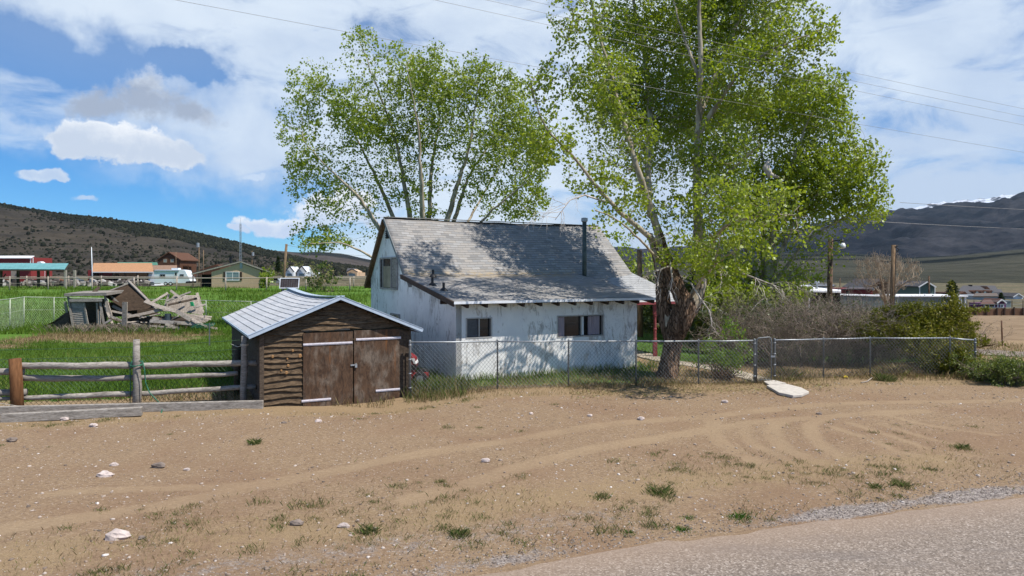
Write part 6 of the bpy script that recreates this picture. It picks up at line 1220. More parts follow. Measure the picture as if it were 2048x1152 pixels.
# ------------------------------------------------------------------ poles
def pole(name, label, base, top, r0, r1, mat='pole', fit=None, group='wooden poles'):
    base = Vector(base); top = Vector(top); r = thing(name, label, 'pole', tuple(base), group); b = MB(); b.tube([base-Vector((0, 0, .3)), base.lerp(top, .5), top], [r0, (r0+r1)/2, r1], 12); b.build('shaft', M[mat], r, True); return r
def gp(px, Y): x = (px-CX)/F*Y; return Vector((x, Y, gz(x, Y)))
pole('utility_pole', 'leaning wooden pole in the field right of the tan house', gp(565, 92), P(573, 488, 92), .2, .16)
q = pole('utility_pole', 'distant pole with transformer drum left of the tan house', gp(398, 190), P(398, 487, 190), .16, .12); b = MB(); p = P(396, 490, 189.6); b.tube([p-Vector((0, 0, .6)), p+Vector((0, 0, .6))], .38, 12); b.build('transformer', M['galv'], q)
pole('utility_pole', 'thin distant pole between the transformer pole and tan roof', gp(407, 180), P(407, 500, 180), .12, .09)
q = pole('utility_pole', 'distant pole with drum seen above the tan house right roof', gp(504, 240), P(504, 502, 240), .15, .12); b = MB(); p = P(506, 508, 239.6); b.tube([p-Vector((0, 0, .6)), p+Vector((0, 0, .6))], .4, 12); b.build('transformer', M['galv'], q)
pole('mast_pole', 'white thin mast left of the orange roof', gp(185, 148), P(183, 494, 148), .14, .06, 'rv')
pole('utility_pole', 'slim pole right of the log house gable', gp(352, 215), P(352, 504, 215), .1, .08)
lp = pole('street_lamp', 'dark wooden pole with a white globed yard lamp above the bare shrubs', gp(1658, 36), P(1661, 477, 36), .145, .125, 'barkD'); lp['category'] = 'street lamp'; lp.pop('group', None) if False else None
b = MB(); a, c = P(1663, 483, 35.9), P(1682, 481, 35.6); b.tube([a, a.lerp(c, .6)+Vector((0, 0, .03)), c], .03, 7); b.build('arm', M['black'], lp); b = MB(); c2 = P(1684, 484, 35.6); b.tube([c2+Vector((0, 0, .16)), c2+Vector((0, 0, .06)), c2-Vector((0, 0, .03))], [.05, .1, .12], 12); b.build('lamp_cap', M['black'], lp); b = MB(); b.tube([c2-Vector((0, 0, .03)), c2-Vector((0, 0, .16)), c2-Vector((0, 0, .30)), c2-Vector((0, 0, .34))], [.10, .17, .17, .05], 14); b.build('lamp_globe', M['lampglass'], lp, True)
q = pole('utility_pole', 'weathered brown utility pole standing behind the juniper', gp(1783, 40), P(1787, 490, 40), .15, .12); b = MB(); a = P(1789, 493, 39.9); b.tube([a, a+Vector((.25, 0, -.15)), a+Vector((.15, 0, -.3))], .03, 6); b.tube([a+Vector((.1, 0, .02)), a+Vector((.2, 0, .05))], .05, 6); b.build('insulator', M['black'], q); b = MB(); b.tube([P(1792, 500, 39.8), P(1790, 560, 39.8), P(1789, 615, 39.8)], .02, 6); b.build('conduit', M['black'], q)
pole('utility_pole', 'black post in front of the sage green gable', gp(1858, 130), P(1858, 552, 130), .17, .15, 'barkD'); pole('utility_pole', 'thin dark pole left of the dark red barn', gp(1680, 120), P(1680, 556, 120), .1, .08, 'barkD')
pole('wooden_post', 'short round wooden post rising out of the juniper', gp(1932, 29), P(1933, 634, 29), .15, .14, 'barkD'); pole('steel_post', 'rusty steel post in the tan field', gp(2005, 32), P(2003, 641, 32), .035, .03, 'rust')
pole('utility_pole', 'brown pole seen between the porch and the old trunk', gp(1281, 34), P(1279, 500, 34), .14, .12)
# ------------------------------------------------------------------ right hand background
def gableh(name, label, cat, Y, px0, px1, eave, apex, base, dep, wall, roof, trim='white', over=2):
    B = BB(Y); r = thing(name, label, cat, tuple(gp((px0+px1)/2, Y))); b = MB(); xm = (px0+px1)/2; b.prism([B.p(px0, base), B.p(px1, base), B.p(px1, eave), B.p(xm, apex), B.p(px0, eave)], (0, dep, 0)); b.build('wall', M[wall], r); b = MB(); c = MB()
    for sg_, xe in ((-1, px0-over), (1, px1+over)):
        p, q = B.p(xm, apex-.6, -.5), B.p(xe, eave+.4, -.5); k = Vector((0, dep+1, 0)); u_ = Vector((0, 0, .18)); b.box8([p, q, q+k, p+k, p+u_, q+u_, q+k+u_, p+k+u_] if sg_ > 0 else [q, p, p+k, q+k, q+u_, p+u_, p+k+u_, q+k+u_]); c.beam(p-Vector((0, .06, 0)), q-Vector((0, .06, 0)), .1, .22)
    b.build('roof', M[roof], r); c.build('roof_trim', M[trim], r); return r, B
r, B = gableh('house', 'sage green gabled building with white trim at the right', 'house', 150, 1839, 1870, 574, 564.5, 604, 12, 'sagewall', 'greyroof')
for x in (1846, 1859): win_(B, r, x, x+5, 587.5, 594, 0, 'white', 'pane', .8)
for x in (1838.5, 1868.8): b = MB(); B.box(b, x, x+1.3, 574.4, 604, -.1, 0); b.build('corner_trim', M['white'], r)
# long container like sheds
B = BB(92); lc = thing('storage_container', 'long grey green corrugated storage unit with white roof edge', 'container', tuple(gp(1850, 92)))
b = MB(); B.box(b, 1800, 1914, 593, 625, 0, 5); B.box(b, 1926, 1934, 598, 625, 5.1, 5.2); b.build('wall', M['container'], lc); b = MB(); B.box(b, 1798, 1934, 591, 593.4, -.25, 6); b.build('roof', M['snowroof'], lc); b = MB()
for x in (1914, 1917.5, 1921, 1929): B.box(b, x, x+1.6, 593.4, 624, -.12, .1)
b.build('door_trim', M['white'], lc); b = MB(); B.box(b, 1914, 1934, 593.4, 625, .1, .2); b.build('end_door', M['container'], lc)
b = MB()
for x in np.arange(1801, 1914, 3.): B.box(b, x, x+1.2, 594, 625, -.06, 0)
b.build('corrugation', M['container'], lc)
B = BB(84); l2 = thing('storage_container', 'greenish storage unit behind the bare shrubs left of the utility pole', 'container', tuple(gp(1730, 84))); b = MB(); B.box(b, 1670, 1796, 593, 622, 0, 4); b.build('wall', M['container'], l2); b = MB(); p = [B.p(1668, 590.5, -.2), B.p(1798, 594, -.2), B.p(1798, 593, 4.4), B.p(1668, 589.5, 4.4)]; b.box8(p+[q+Vector((0, 0, .14)) for q in p]); b.build('roof', M['snowroof'], l2)
b = MB()
for x in np.arange(1672, 1795, 3.): B.box(b, x, x+1.2, 595, 622, -.06, 0)
b.build('corrugation', M['container'], l2)
# open bay building and white trailer seen through the trees
B = BB(48); ob = thing('storage_building', 'tan storage building with dark open bay behind the shrubs', 'building', tuple(gp(1590, 48))); b = MB(); B.box(b, 1560, 1617, 574, 645, 0, 8); b.build('wall', M['tan'], ob); b = MB(); B.box(b, 1555, 1622, 571, 574, -.3, 8.2); b.build('roof', M['snowroof'], ob); b = MB(); B.box(b, 1617, 1680, 583, 645, 6, 6.2); B.box(b, 1678, 1682, 583, 645, .1, 6); b.build('bay_wall', M['dark'], ob); b = MB(); p = [B.p(1614, 580.5, -.2), B.p(1682, 582, -.2), B.p(1682, 579.5, 6.4), B.p(1614, 573, 6.4)]; b.box8([q-Vector((0, 0, .12)) for q in p]+p); b.build('bay_roof', M['snowroof'], ob); b = MB(); B.box(b, 1616, 1618, 581.5, 645, -.15, .05); b.build('corner_trim', M['white'], ob)
b = MB(); q = B.p(1634, 570, 4); b.tube([q-Vector((0, 0, .4)), q+Vector((0, 0, .15))], .06, 8); b.tube([q+Vector((0, 0, .15)), q+Vector((0, 0, .22)), q+Vector((0, 0, .32))], [.2, .2, .02], 10); b.build('roof_vent', M['galv'], ob)
B = BB(54); wt = thing('camper_trailer', 'white trailer half hidden among the trunks of the leafy trees', 'trailer', tuple(gp(1490, 54))); b = MB(); b.prism([B.p(1440, 640), B.p(1548, 640), B.p(1548, 572), B.p(1542, 566), B.p(1446, 566), B.p(1440, 572)], (0, 2.6, 0)); b.build('body', M['rv'], wt, False, .06); win_(B, wt, 1460, 1480, 582, 598, 0, 'galv'); b = MB(); B.box(b, 1505, 1518, 580, 634, -.04, 0); b.build('door', M['white'], wt)
B = BB(170); rb2 = thing('red_barn', 'long dark red building left of the bare tree', 'barn', tuple(gp(1705, 170))); b = MB(); B.box(b, 1686, 1745, 577, 606, 0, 9); b.build('wall', M['barnred'], rb2); b = MB(); p = [B.p(1684, 577.5, -.5), B.p(1747, 577.5, -.5), B.p(1745, 574.5, 5), B.p(1700, 574.5, 5)]; b.box8([q-Vector((0, 0, .2)) for q in p]+p); b.build('roof', M['greyroof'], rb2); b = MB(); B.box(b, 1692, 1698, 582, 590, -.05, 0); b.build('door', M['dark'], rb2)
r, B = gableh('house', 'dark brown house half hidden behind the bare tree', 'house', 190, 1738, 1790, 577, 560, 610, 14, 'brownlog', 'greyroof', 'brownlog'); 
for x in (1744, 1752): win_(B, r, x, x+5, 573, 580, 0, 'white', 'pane', .8)
B = BB(185); bh = thing('house', 'pale blue house with dark roof behind the lamp pole', 'house', tuple(gp(1640, 185))); b = MB(); B.box(b, 1608, 1668, 570, 606, 0, 9); b.build('wall', M['rv'], bh); b = MB(); p = [B.p(1604, 571.5, -.6), B.p(1672, 571.5, -.6), B.p(1664, 566, 5), B.p(1612, 566, 5)]; b.box8([q-Vector((0, 0, .2)) for q in p]+p); b.build('roof', M['greyroof'], bh); win_(B, bh, 1640, 1648, 574, 579, 0, 'white')
# big grey roofed house
B = BB(215); gh = thing('house', 'large dark house with long grey roof, three dormers and chimneys', 'house', tuple(gp(1960, 215))); b = MB(); B.box(b, 1911, 2004, 586, 604, 0, 14); b.build('wall', M['brownlog'], gh); b = MB(); p = [B.p(1908, 587, -1), B.p(2004, 590, -1), B.p(1990, 571, 8), B.p(1926, 571, 8)]; b.box8([q-Vector((0, 0, .3)) for q in p]+p); p = [B.p(1976, 588, -1.2), B.p(2008, 588, -1.2), B.p(2002, 578.5, 7), B.p(1980, 578.5, 7)]; b.box8([q-Vector((0, 0, .3)) for q in p]+p); b.build('roof', M['greyroof'], gh)
for x in (1951, 1967, 1983): b = MB(); b.prism([B.p(x-4, 587, -.6), B.p(x+4, 587, -.6), B.p(x+4, 583, -.6), B.p(x, 580.5, -.6), B.p(x-4, 583, -.6)], (0, 4, 0)); d = b.build('dormer', M['brownlog'], gh); b = MB(); B.box(b, x-2, x+2, 583, 586, -.75, -.6); b.build('dormer_window', M['pane2'], d)
for x, y_ in ((1927, 570), (1973, 570.5), (1999, 579)): b = MB(); B.box(b, x-1.8, x+1.8, y_, y_+4, 7, 8.2); b.build('chimney', M['dark'], gh)
b = MB(); b.prism([B.p(1920, 596, -1.5), B.p(1938, 596, -1.5), B.p(1938, 591, -1.5), B.p(1930, 583, -1.5), B.p(1920, 588, -1.5)], (0, 5, 0)); b.prism([B.p(1969, 580, 4), B.p(1982, 580, 4), B.p(1974, 572.5, 4)], (0, 5, 0)); b.build('gable', M['brownlog'], gh)
B = BB(190); h2 = thing('house', 'low pale house with tan roof in front of the grey roofed house', 'house', tuple(gp(1975, 190))); b = MB(); B.box(b, 1947, 1996, 591, 604, 0, 9); b.build('wall', M['galv'], h2); b = MB(); p = [B.p(1945, 592, -.8), B.p(1998, 592, -.8), B.p(1993, 586, 5), B.p(1951, 586, 5)]; b.box8([q-Vector((0, 0, .2)) for q in p]+p); b.build('roof', simple('pale_brown_roof', (.12, .095, .08), .9), h2)
B = BB(205); h3 = thing('house', 'small house with brown roof at the right edge', 'house', tuple(gp(2022, 205))); b = MB(); B.box(b, 2008, 2034, 593, 605, 0, 9); b.build('wall', M['galv'], h3); b = MB(); p = [B.p(2006, 594, -.8), B.p(2034, 594, -.8), B.p(2028, 587, 5), B.p(2008, 587, 5)]; b.box8([q-Vector((0, 0, .2)) for q in p]+p); b.build('roof', M['brownroof'], h3)
gableh('house', 'white gabled house at the far right edge', 'house', 200, 2028, 2046, 594, 588, 606, 9, 'rv', 'greyroof')
r, B = gableh('garden_shed', 'purple garden shed with white trim behind the wooden fence', 'shed', 140, 1995, 2012, 606, 599.6, 622, 4, 'purple', 'brownroof', 'white', 1)
b = MB(); B.box(b, 1963.5, 1995, 606.5, 622, .1, 3.9); b.build('side_wall', M['purple'], r); b = MB(); p = [B.p(1961, 607.5, -.3), B.p(1996, 607.5, -.3), B.p(2003, 599.2, 2), B.p(1967, 599.2, 2)]; b.box8([q-Vector((0, 0, .15)) for q in p]+p); b.build('side_roof', M['brownroof'], r); win_(B, r, 2000, 2007.5, 608, 615.5, 0, 'white', 'pane', 1.3); win_(B, r, 1968, 1990, 608, 615, .1, 'white', 'pane', 1.2); b = MB(); B.box(b, 1994.2, 1996, 607, 622, -.1, .0); b.build('corner_trim', M['white'], r)
B = BB(150); b = MB(); B.box(b, 2009, 2022, 602.5, 622, 0, 3); B.box(b, 2008, 2023, 601.2, 602.5, -.2, 3.2); tag(b.build('metal_shed', M['pane2']), 'pale blue grey metal shed right of the purple shed', 'shed', None)
# wooden fence across the tan field
wf = thing('board_fence', 'brown wooden board fence across the tan field at right', 'fence', tuple(gp(1980, 84))); xs = [1880, 1905, 1928, 1951, 1972, 1993, 2008, 2027, 2045, 2066, 2088, 2110]; rr = random.Random(3)
for i, (x0, x1) in enumerate(zip(xs[:-1], xs[1:])):
    b = MB(); n = 9; a, c = gp(x0, 84), gp(x1, 84); zt = P(0, 616.5+rr.uniform(-1, 1.5), 84).z
    for k in range(n): q0, q1 = a.lerp(c, k/n), a.lerp(c, (k+.93)/n); b.box(((q0.x+q1.x)/2, 84, (q0.z+zt)/2+rr.uniform(-.03, .03)), (q1.x-q0.x, .03, zt-q0.z))
    b.build('board_panel', M['hedgewood'], wf); b = MB(); b.box((a.x, 83.9, (a.z+zt)/2+.05), (.15, .12, zt-a.z+.2)); b.build('post', M['rafter'], wf)
B = BB(110); pw = thing('wire_fence', 'thin dark wire fence behind the board fence', 'fence', tuple(gp(1990, 110)))
for x in (1934, 1948, 2024, 2046, 2070): b = MB(); q = gp(x, 110); b.tube([q, Vector((q.x, 110, q.z+1.7))], .06, 6); b.build('post', M['barkD'], pw)
b = MB()
for z_ in (.6, 1.1, 1.6): b.tube([gp(1934, 110)+Vector((0, 0, z_)), gp(2070, 110)+Vector((0, 0, z_))], .03, 5)
b.build('wire', M['galvD'], pw)
# ------------------------------------------------------------------ mower between shed and house
mp = G(832, 775); mw = Vector((mp.x, 19.6, 0)); mw.x = (825-CX)/F*19.6; rm = thing('riding_mower', 'red and black riding mower half hidden between shed and house', 'mower', tuple(mw))
def mv(x, y, z): return mw+Vector((x, y, z))
b = MB(); b.prism([mv(-.45, 0, .35), mv(.02, 0, .33), mv(.10, 0, .55), mv(.06, 0, .78), mv(-.1, 0, .88), mv(-.5, 0, .9)], (0, .5, 0)); b.build('hood', M['red'], rm, False, .03)
b = MB(); b.prism([mv(.035, -.012, .62), mv(.10, -.012, .60), mv(.055, -.012, .76), mv(-.03, -.012, .78)], (0, .52, 0)); b.build('headlight', M['white'], rm); b = MB(); b.prism([mv(-.3, -.015, .44), mv(.085, -.015, .44), mv(.10, -.015, .58), mv(-.3, -.015, .60)], (0, .53, 0)); b.build('grille', M['black'], rm)
for x_, y_ in ((.22, -.1), (.22, .55), (-.8, -.15), (-.8, .6)):
    b = MB(); b.tube([mv(x_, y_, .2), mv(x_, y_+.03, .2), mv(x_, y_+.13, .2), mv(x_, y_+.16, .2)], [.15, .2, .2, .15], 16); wl_ = b.build('wheel', M['rubber'], rm); b = MB(); b.tube([mv(x_, y_-.006, .2), mv(x_, y_+.05, .2)], .1, 12); b.build('rim', M['galv'], wl_)
b = MB(); b.box(mv(-.1, .22, .24), (1.0, .5, .14)); b.build('deck', M['red'], rm); b = MB(); b.prism([mv(-1.05, 0, .5), mv(-.65, 0, .5), mv(-.7, 0, .62), mv(-.95, 0, .64), mv(-1.08, 0, .95), mv(-1.14, 0, .95)], (0, .5, 0)); b.build('seat', M['black'], rm, False, .03)
b = MB(); b.tube([mv(-.45, .25, .85), mv(-.55, .25, 1.02)], .02, 6); b.tube([mv(-.55, .25, 1.0)+Vector((.05*math.cos(a), .16*math.sin(a), .12*math.cos(a)*.4)) for a in np.linspace(0, 6.3, 16)], .014, 6); b.build('steering_wheel', M['black'], rm)
# ------------------------------------------------------------------ grass and weeds
def blades(name, x, y, hgt, wd, mat, label, cat, seed, lean_=.45, z=None, rnd=None):
    rg = np.random.default_rng(seed); n = len(x); z = znear(x, y)-.02 if z is None else z; a = rg.uniform(0, 2*math.pi, n); ln = rg.random(n)*lean_*hgt; b_ = rg.uniform(0, 2*math.pi, n); wx, wy = np.cos(a)*wd/2, np.sin(a)*wd/2
    p = np.stack([x, y, z], 1); V = np.stack([p+np.stack([wx, wy, 0*x], 1), p-np.stack([wx, wy, 0*x], 1), p+np.stack([np.cos(b_)*ln*.4-wx*.6, np.sin(b_)*ln*.4-wy*.6, hgt*.6], 1), p+np.stack([np.cos(b_)*ln, np.sin(b_)*ln, hgt], 1)], 1).reshape(-1, 3)
    i = np.arange(n)*4; Fq = np.stack([i, i+1, i+3, i+2], 1); r = rg.random(n) if rnd is None else rnd
    return stuff(mk(name, V, Fq, mat, None, False, {'rnd': np.repeat(r, 4)}), label, cat)
rg = np.random.default_rng(99)
def sample(n, x0, x1, y0, y1, f, near=0.):
    x = rg.uniform(x0, x1, n*3); y = y0+(y1-y0)*rg.random(n*3)**(1+near); k = rg.random(n*3) < f(x, y); return x[k][:n], y[k][:n]
def infr(x, y): return (np.abs(x) < y*.86+1.5)
def offb(x, y): # not inside house or shed
    o = np.ones(len(x), bool)
    for fr, w_, d_ in ((h, 9.6, 9.3), (s, 3.75, 7.3)):
        qx, qy = x-fr.o.x, y-fr.o.y; u_ = qx*fr.u.x+qy*fr.u.y; v_ = qx*fr.v.x+qy*fr.v.y; o &= ~((u_ > -.03) & (u_ < w_) & (v_ > -.03) & (v_ < d_) & ((u_ < 6.6) | (v_ > 4.4) | (fr is s)))
    return o
def zg(x, y): return zones(x, y)[3]
x, y = sample(90000, -24, -2, 17, 36, lambda x, y: (zg(x, y) > .5)*infr(x, y)*offb(x, y), .5)
blades('field_grass', x, y, rg.uniform(.06, .20, len(x))*(.6+.9*vnoise(x*.7, y*.7, 2)), rg.uniform(.012, .03, len(x)), M['grassG'], 'lush green grass of the field beyond the rail fence', 'grass', 1, rnd=np.clip(.55*rg.random(len(x))+.75*fbm(x*.35, y*.35, 4, 71)-.08, 0, 1))
xr = rg.uniform(-1, .12, 150000); y = 36+90*rg.random(150000)**1.6; x = xr*y; k = (x/y > -.95) & (fbm(x*.15, y*.15, 3, 5) > .33) & (y < 126-4); x, y = x[k][:60000], y[k][:60000]
blades('far_field_grass', x, y, rg.uniform(.15, .34, len(x))*(1+y/110), rg.uniform(.03, .08, len(x))*(y/60), M['grassG'], 'green grass of the far part of the field', 'grass', 2, rnd=np.clip(.55*rg.random(len(x))+.75*fbm(x*.12, y*.12, 4, 72)-.08, 0, 1), z=zgl(x, y)-.02)
x, y = sample(26000, -24, -3, 17.2, 38, lambda x, y: (zones(x, y)[3] < .45)*(y > lotY(x)+.15)*infr(x, y)*offb(x, y), .1)
blades('dry_field_grass', x, y, rg.uniform(.06, .28, len(x)), rg.uniform(.012, .03, len(x)), M['grassY'], 'dry straw grass around the collapsed shed and behind the timbers', 'grass', 3)
# strip along the chain link fence and the foot of the white house
def strip(x, y): d = y-lotY(x); return (d > -.55)*(d < 7)*offb(x, y)*(rg.random(len(x)) < np.exp(-np.clip(d-1.2, 0, 9)*.55)*(.35+vnoise(x*1.3, y*1.3, 4))*np.where(d < .25, .4, 1.))
x, y = sample(34000, -2.7, 16, 17.4, 27, strip); hx = .6*(.10+.33*vnoise(x*1.1, y*1.1, 7)*rg.random(len(x)))*np.where(y-lotY(x) < .5, .6, 1.)
blades('verge_grass', x, y, hx, rg.uniform(.010, .022, len(x)), M['grassY'], 'dry grass growing along the foot of the chain link fence', 'grass', 5, .7)
def foot(x, y):
    qx, qy = x-HO.x, y-HO.y; u_ = qx*h.u.x+qy*h.u.y; v_ = qx*h.v.x+qy*h.v.y; return (u_ > -1.6)*(u_ < 7.6)*(v_ < .05)*(v_ > -1.5)*(rg.random(len(x)) < .25+.75*np.exp(-((v_+.35)/.5)**2))*(rg.random(len(x)) < .3+.9*vnoise(x*1.4, y*1.4, 9))
x, y = sample(11000, -4, 8, 18.5, 25, foot)
blades('wall_foot_grass', x, y, rg.uniform(.08, .32, len(x)), rg.uniform(.010, .022, len(x)), M['grassG'], 'green grass tall against the foot of the white house wall', 'grass', 6)
x, y = sample(1300, -2.8, -1.2, 17.6, 20, lambda x, y: (y > lotY(x)+.1)*offb(x, y)); blades('corner_grass', x, y, rg.uniform(.08, .36, len(x)), rg.uniform(.010, .02, len(x)), M['weed'], 'green weeds between the shed corner and the first chain link post', 'grass', 61)
x, y = sample(32000, 4.3, 19, 24.3, 42, lambda x, y: (zg(x, np.minimum(y, 35.)) > .3)*offb(x, y)); blades('lawn_grass', x, y, rg.uniform(.06, .14, len(x)), rg.uniform(.015, .03, len(x)), M['grassG'], 'short green lawn beyond the old trunk', 'grass', 7, z=np.where(y < 35.4, znear(x, y), zgl(x, y))-.02)
# low weeds and straw on the open lot
def lotf(x, y): r_ = y-roadY(x); return (y < lotY(x)-.1)*(r_ > .12)*infr(x, y)*(rg.random(len(x)) < np.clip(np.exp(-((r_-1.7)/1.7)**2)*1.1+.04+.9*(lotY(x)-y < .5), 0, 1)*sstep(.30, .52, fbm(x*.9, y*.9, 4, 17)))*(zones(x, y)[0] < .5)
x, y = sample(60000, -14, 20, 5.5, 21, lotf, .6); blades('lot_straw', x, y, rg.uniform(.025, .085, len(x)), rg.uniform(.006, .014, len(x)), M['grassY'], 'short dry straw on the dirt lot and road verge', 'grass', 8, .9)
cx, cy = sample(3000, -12, 18, 5.8, 18, lambda x, y: lotf(x, y)*(fbm(x*.5, y*.5, 3, 41) > .33), .5); i = rg.integers(0, len(cx), 60000); sz = (.014+.085*rg.random(len(cx))**3)[i]; x = cx[i]+rg.normal(0, 1, len(i))*sz; y = cy[i]+rg.normal(0, 1, len(i))*sz; k = y-roadY(x) > .1; x, y, sz = x[k], y[k], sz[k]
blades('lot_weeds', x, y, sz*rg.uniform(.3, .95, len(x))+.012, rg.uniform(.006, .015, len(x)), M['weed'], 'low grey green weeds scattered over the verge of the lot', 'weeds', 9, .9)
x, y = sample(7000, 9, 24, 19, 36, lambda x, y: (y > lotY(x)+.2)*(x/y > .52)); blades('roadside_grass', x, y, rg.uniform(.08, .3, len(x)), rg.uniform(.015, .03, len(x)), M['grassY'], 'pale dry grass along the gravel side road', 'grass', 10)
def tuft(px, py, rad_, hgt, n, mat, label, cat='weed tuft', group='weed tufts on the lot'):
    p = G(px, py); q = rg.normal(0, 1, (n, 2)); k = np.exp(-(q**2).sum(1)*.5); x = p.x+q[:, 0]*rad_*.45; y = p.y+q[:, 1]*rad_*.45; o = blades('weed_tuft', x, y, hgt*(.35+.65*rg.random(n))*(.5+.5*k), rg.uniform(.010, .02, n), M[mat], label, cat, int(px), 1.3); o['group'] = group
    if 'kind' in o: del o['kind']
for a in ((510, 888, .13, .16, 260, 'weed', 'small green tuft alone on the bare dirt before the shed'), (1480, 1034, .24, .09, 420, 'leafgrass', 'bright green weed patch beside the road, the right one of the pair'), (1365, 1060, .17, .08, 300, 'leafgrass', 'bright green weed patch at the gravel edge, left one of the pair'), (1377, 1036, .16, .07, 240, 'leafgrass', 'flatter green patch just above the bright pair at the road'), (1258, 1067, .13, .07, 200, 'leafgrass', 'small green patch at the gravel edge, left of the bright pair'),
          (1924, 895, .2, .13, 300, 'weed', 'green tuft alone on the dirt at far right'), (735, 1065, .2, .15, 260, 'weed', 'yellow green tuft in the lower middle of the verge'), (917, 1072, .17, .14, 220, 'weed', 'dull green tuft near the bottom centre'), (880, 965, .13, .08, 160, 'weed', 'tiny green tuft on the dirt left of the centre tracks'), (1320, 985, .24, .17, 300, 'weed', 'pale green tuft on the verge right of centre'), (1800, 972, .22, .15, 260, 'weed', 'low tuft at the right verge before the gravel'), (1750, 975, .16, .12, 180, 'weed', 'low green tuft at right verge beside a bigger tuft'), (1205, 995, .2, .12, 220, 'weed', 'olive tuft on the verge below the wheel tracks'),
          (1570, 757, .55, .42, 900, 'grassY', 'yellow bunch grass right of the gate post'), (1768, 762, .34, .3, 500, 'weed', 'green bunch at the foot of the right hand fence'), (1790, 748, .7, .42, 1200, 'grassY', 'orange dry bunch grass at the foot of the right hand fence')):
    if a[5] == 'leafgrass': M.setdefault('leafgrass', m_blade('bright_weed', [(0, (.035, .11, .012)), (1, (.10, .22, .035))]))
    tuft(*a)
# brush heaped at the foot of the collapsed shed
x = rg.normal(-21.8, 1.4, 1300); y = rg.normal(37.2, .45, 1300); blades('dead_brush', x, y, rg.uniform(.15, .55, 1300), rg.uniform(.012, .022, 1300), M['deadbrush'] if 'deadbrush' in M else M.setdefault('deadbrush', m_blade('dead_brush_stems', [(0, (.15, .12, .09)), (1, (.42, .35, .27))])), 'dead grey brush in front of the collapsed shed', 'brush', 11, 1.2, zgl(x, y)-.03)
# ------------------------------------------------------------------ stones
def stones(name, x, y, s_, mat, label, cat, seed, flat=.55):
    rg = np.random.default_rng(seed); ph = (1+5**.5)/2; B = np.array([(-1, ph, 0), (1, ph, 0), (-1, -ph, 0), (1, -ph, 0), (0, -1, ph), (0, 1, ph), (0, -1, -ph), (0, 1, -ph), (ph, 0, -1), (ph, 0, 1), (-ph, 0, -1), (-ph, 0, 1)])/1.9
    Fi = np.array([(0, 11, 5), (0, 5, 1), (0, 1, 7), (0, 7, 10), (0, 10, 11), (1, 5, 9), (5, 11, 4), (11, 10, 2), (10, 7, 6), (7, 1, 8), (3, 9, 4), (3, 4, 2), (3, 2, 6), (3, 6, 8), (3, 8, 9), (4, 9, 5), (2, 4, 11), (6, 2, 10), (8, 6, 7), (9, 8, 1)])
    n = len(x); V = B[None]*rg.uniform(.7, 1.3, (n, 12, 1))*rg.uniform(.6, 1.4, (n, 1, 3)); V[:, :, 2] *= flat; a = rg.uniform(0, 6.3, n); c_, s2 = np.cos(a)[:, None], np.sin(a)[:, None]; V = np.stack([V[:, :, 0]*c_-V[:, :, 1]*s2, V[:, :, 0]*s2+V[:, :, 1]*c_, V[:, :, 2]], 2)*s_[:, None, None]
    V += np.stack([x, y, znear(x, y)+s_*.12], 1)[:, None]; Fq = (Fi[None]+np.arange(n)[:, None, None]*12).reshape(-1, 3); return stuff(mk(name, V.reshape(-1, 3), Fq, mat, None, False, {'rnd': np.repeat(rg.random(n), 12)}), label, cat)
x, y = sample(10000, -14, 19, 6, 20, lambda x, y: (y < lotY(x)+.2)*(y-roadY(x) > .05)*infr(x, y)*(rg.random(len(x)) < .25+vnoise(x*.6, y*.6, 6))*(zones(x, y)[0] < .6), .5); s_ = .004+.022*rg.random(len(x))**7+.010*(y/18)*rg.random(len(x)); stones('pebbles', x, y, s_, M['pebble'], 'pale and brown pebbles strewn over the dirt lot', 'pebbles', 21)
xx = rg.uniform(-9, 15, 5500); yy = roadY(xx)+.05+np.abs(rg.normal(0, .45, 5500))-.12; k = infr(xx, yy)&(yy > 5.5); xx, yy = xx[k], yy[k]; stones('road_gravel', xx, yy, rg.uniform(.005, .015, len(xx)), M['gravel'], 'grey gravel windrow along the edge of the paved road', 'gravel', 22, .7)
ROCKS = [(234, 1074, .105, 'rock', 'big pinkish white rock at the lower left of the lot'), (318, 934, .075, 'rockg', 'dark brown stone left on the dirt below the timbers'), (209, 951, .085, 'rock', 'flat white stone left of the dark brown stone'), (228, 931, .05, 'rock', 'small white stone just above the flat white stone'), (283, 1077, .035, 'rockg', 'small stone right of the big pinkish white rock'), (688, 1054, .05, 'rock', 'white stone on the verge at bottom centre'), (972, 925, .055, 'rock', 'pinkish stone between the two wheel tracks'), (594, 1050, .06, 'rockg', 'low brown stone on the verge left of the white stone'), (374, 940, .035, 'rock', 'white pebble right of the dark brown stone'), (1062, 827, .04, 'rock', 'pale stone in the dirt below the house front'), (1180, 835, .045, 'rock', 'pale stone at the edge of the upper wheel track'), (1638, 828, .045, 'rockg', 'dark stone in the dirt below the gate slab'),
         (24, 882, .07, 'rockg', 'flat brown stone at the left edge below the timber'), (1282, 841, .06, 'rock', 'flat pale stone beside the wheel track in the middle'), (130, 840, .07, 'rock', 'white lump resting against the short timber'), (187, 852, .06, 'rock', 'pale lump in front of the long timber'), (568, 846, .04, 'rockg', 'small black stone before the shed doors'), (636, 843, .06, 'rock', 'pale flat stone before the shed doors'), (1450, 806, .06, 'rock', 'pale stone in the tree shade near the fence')]
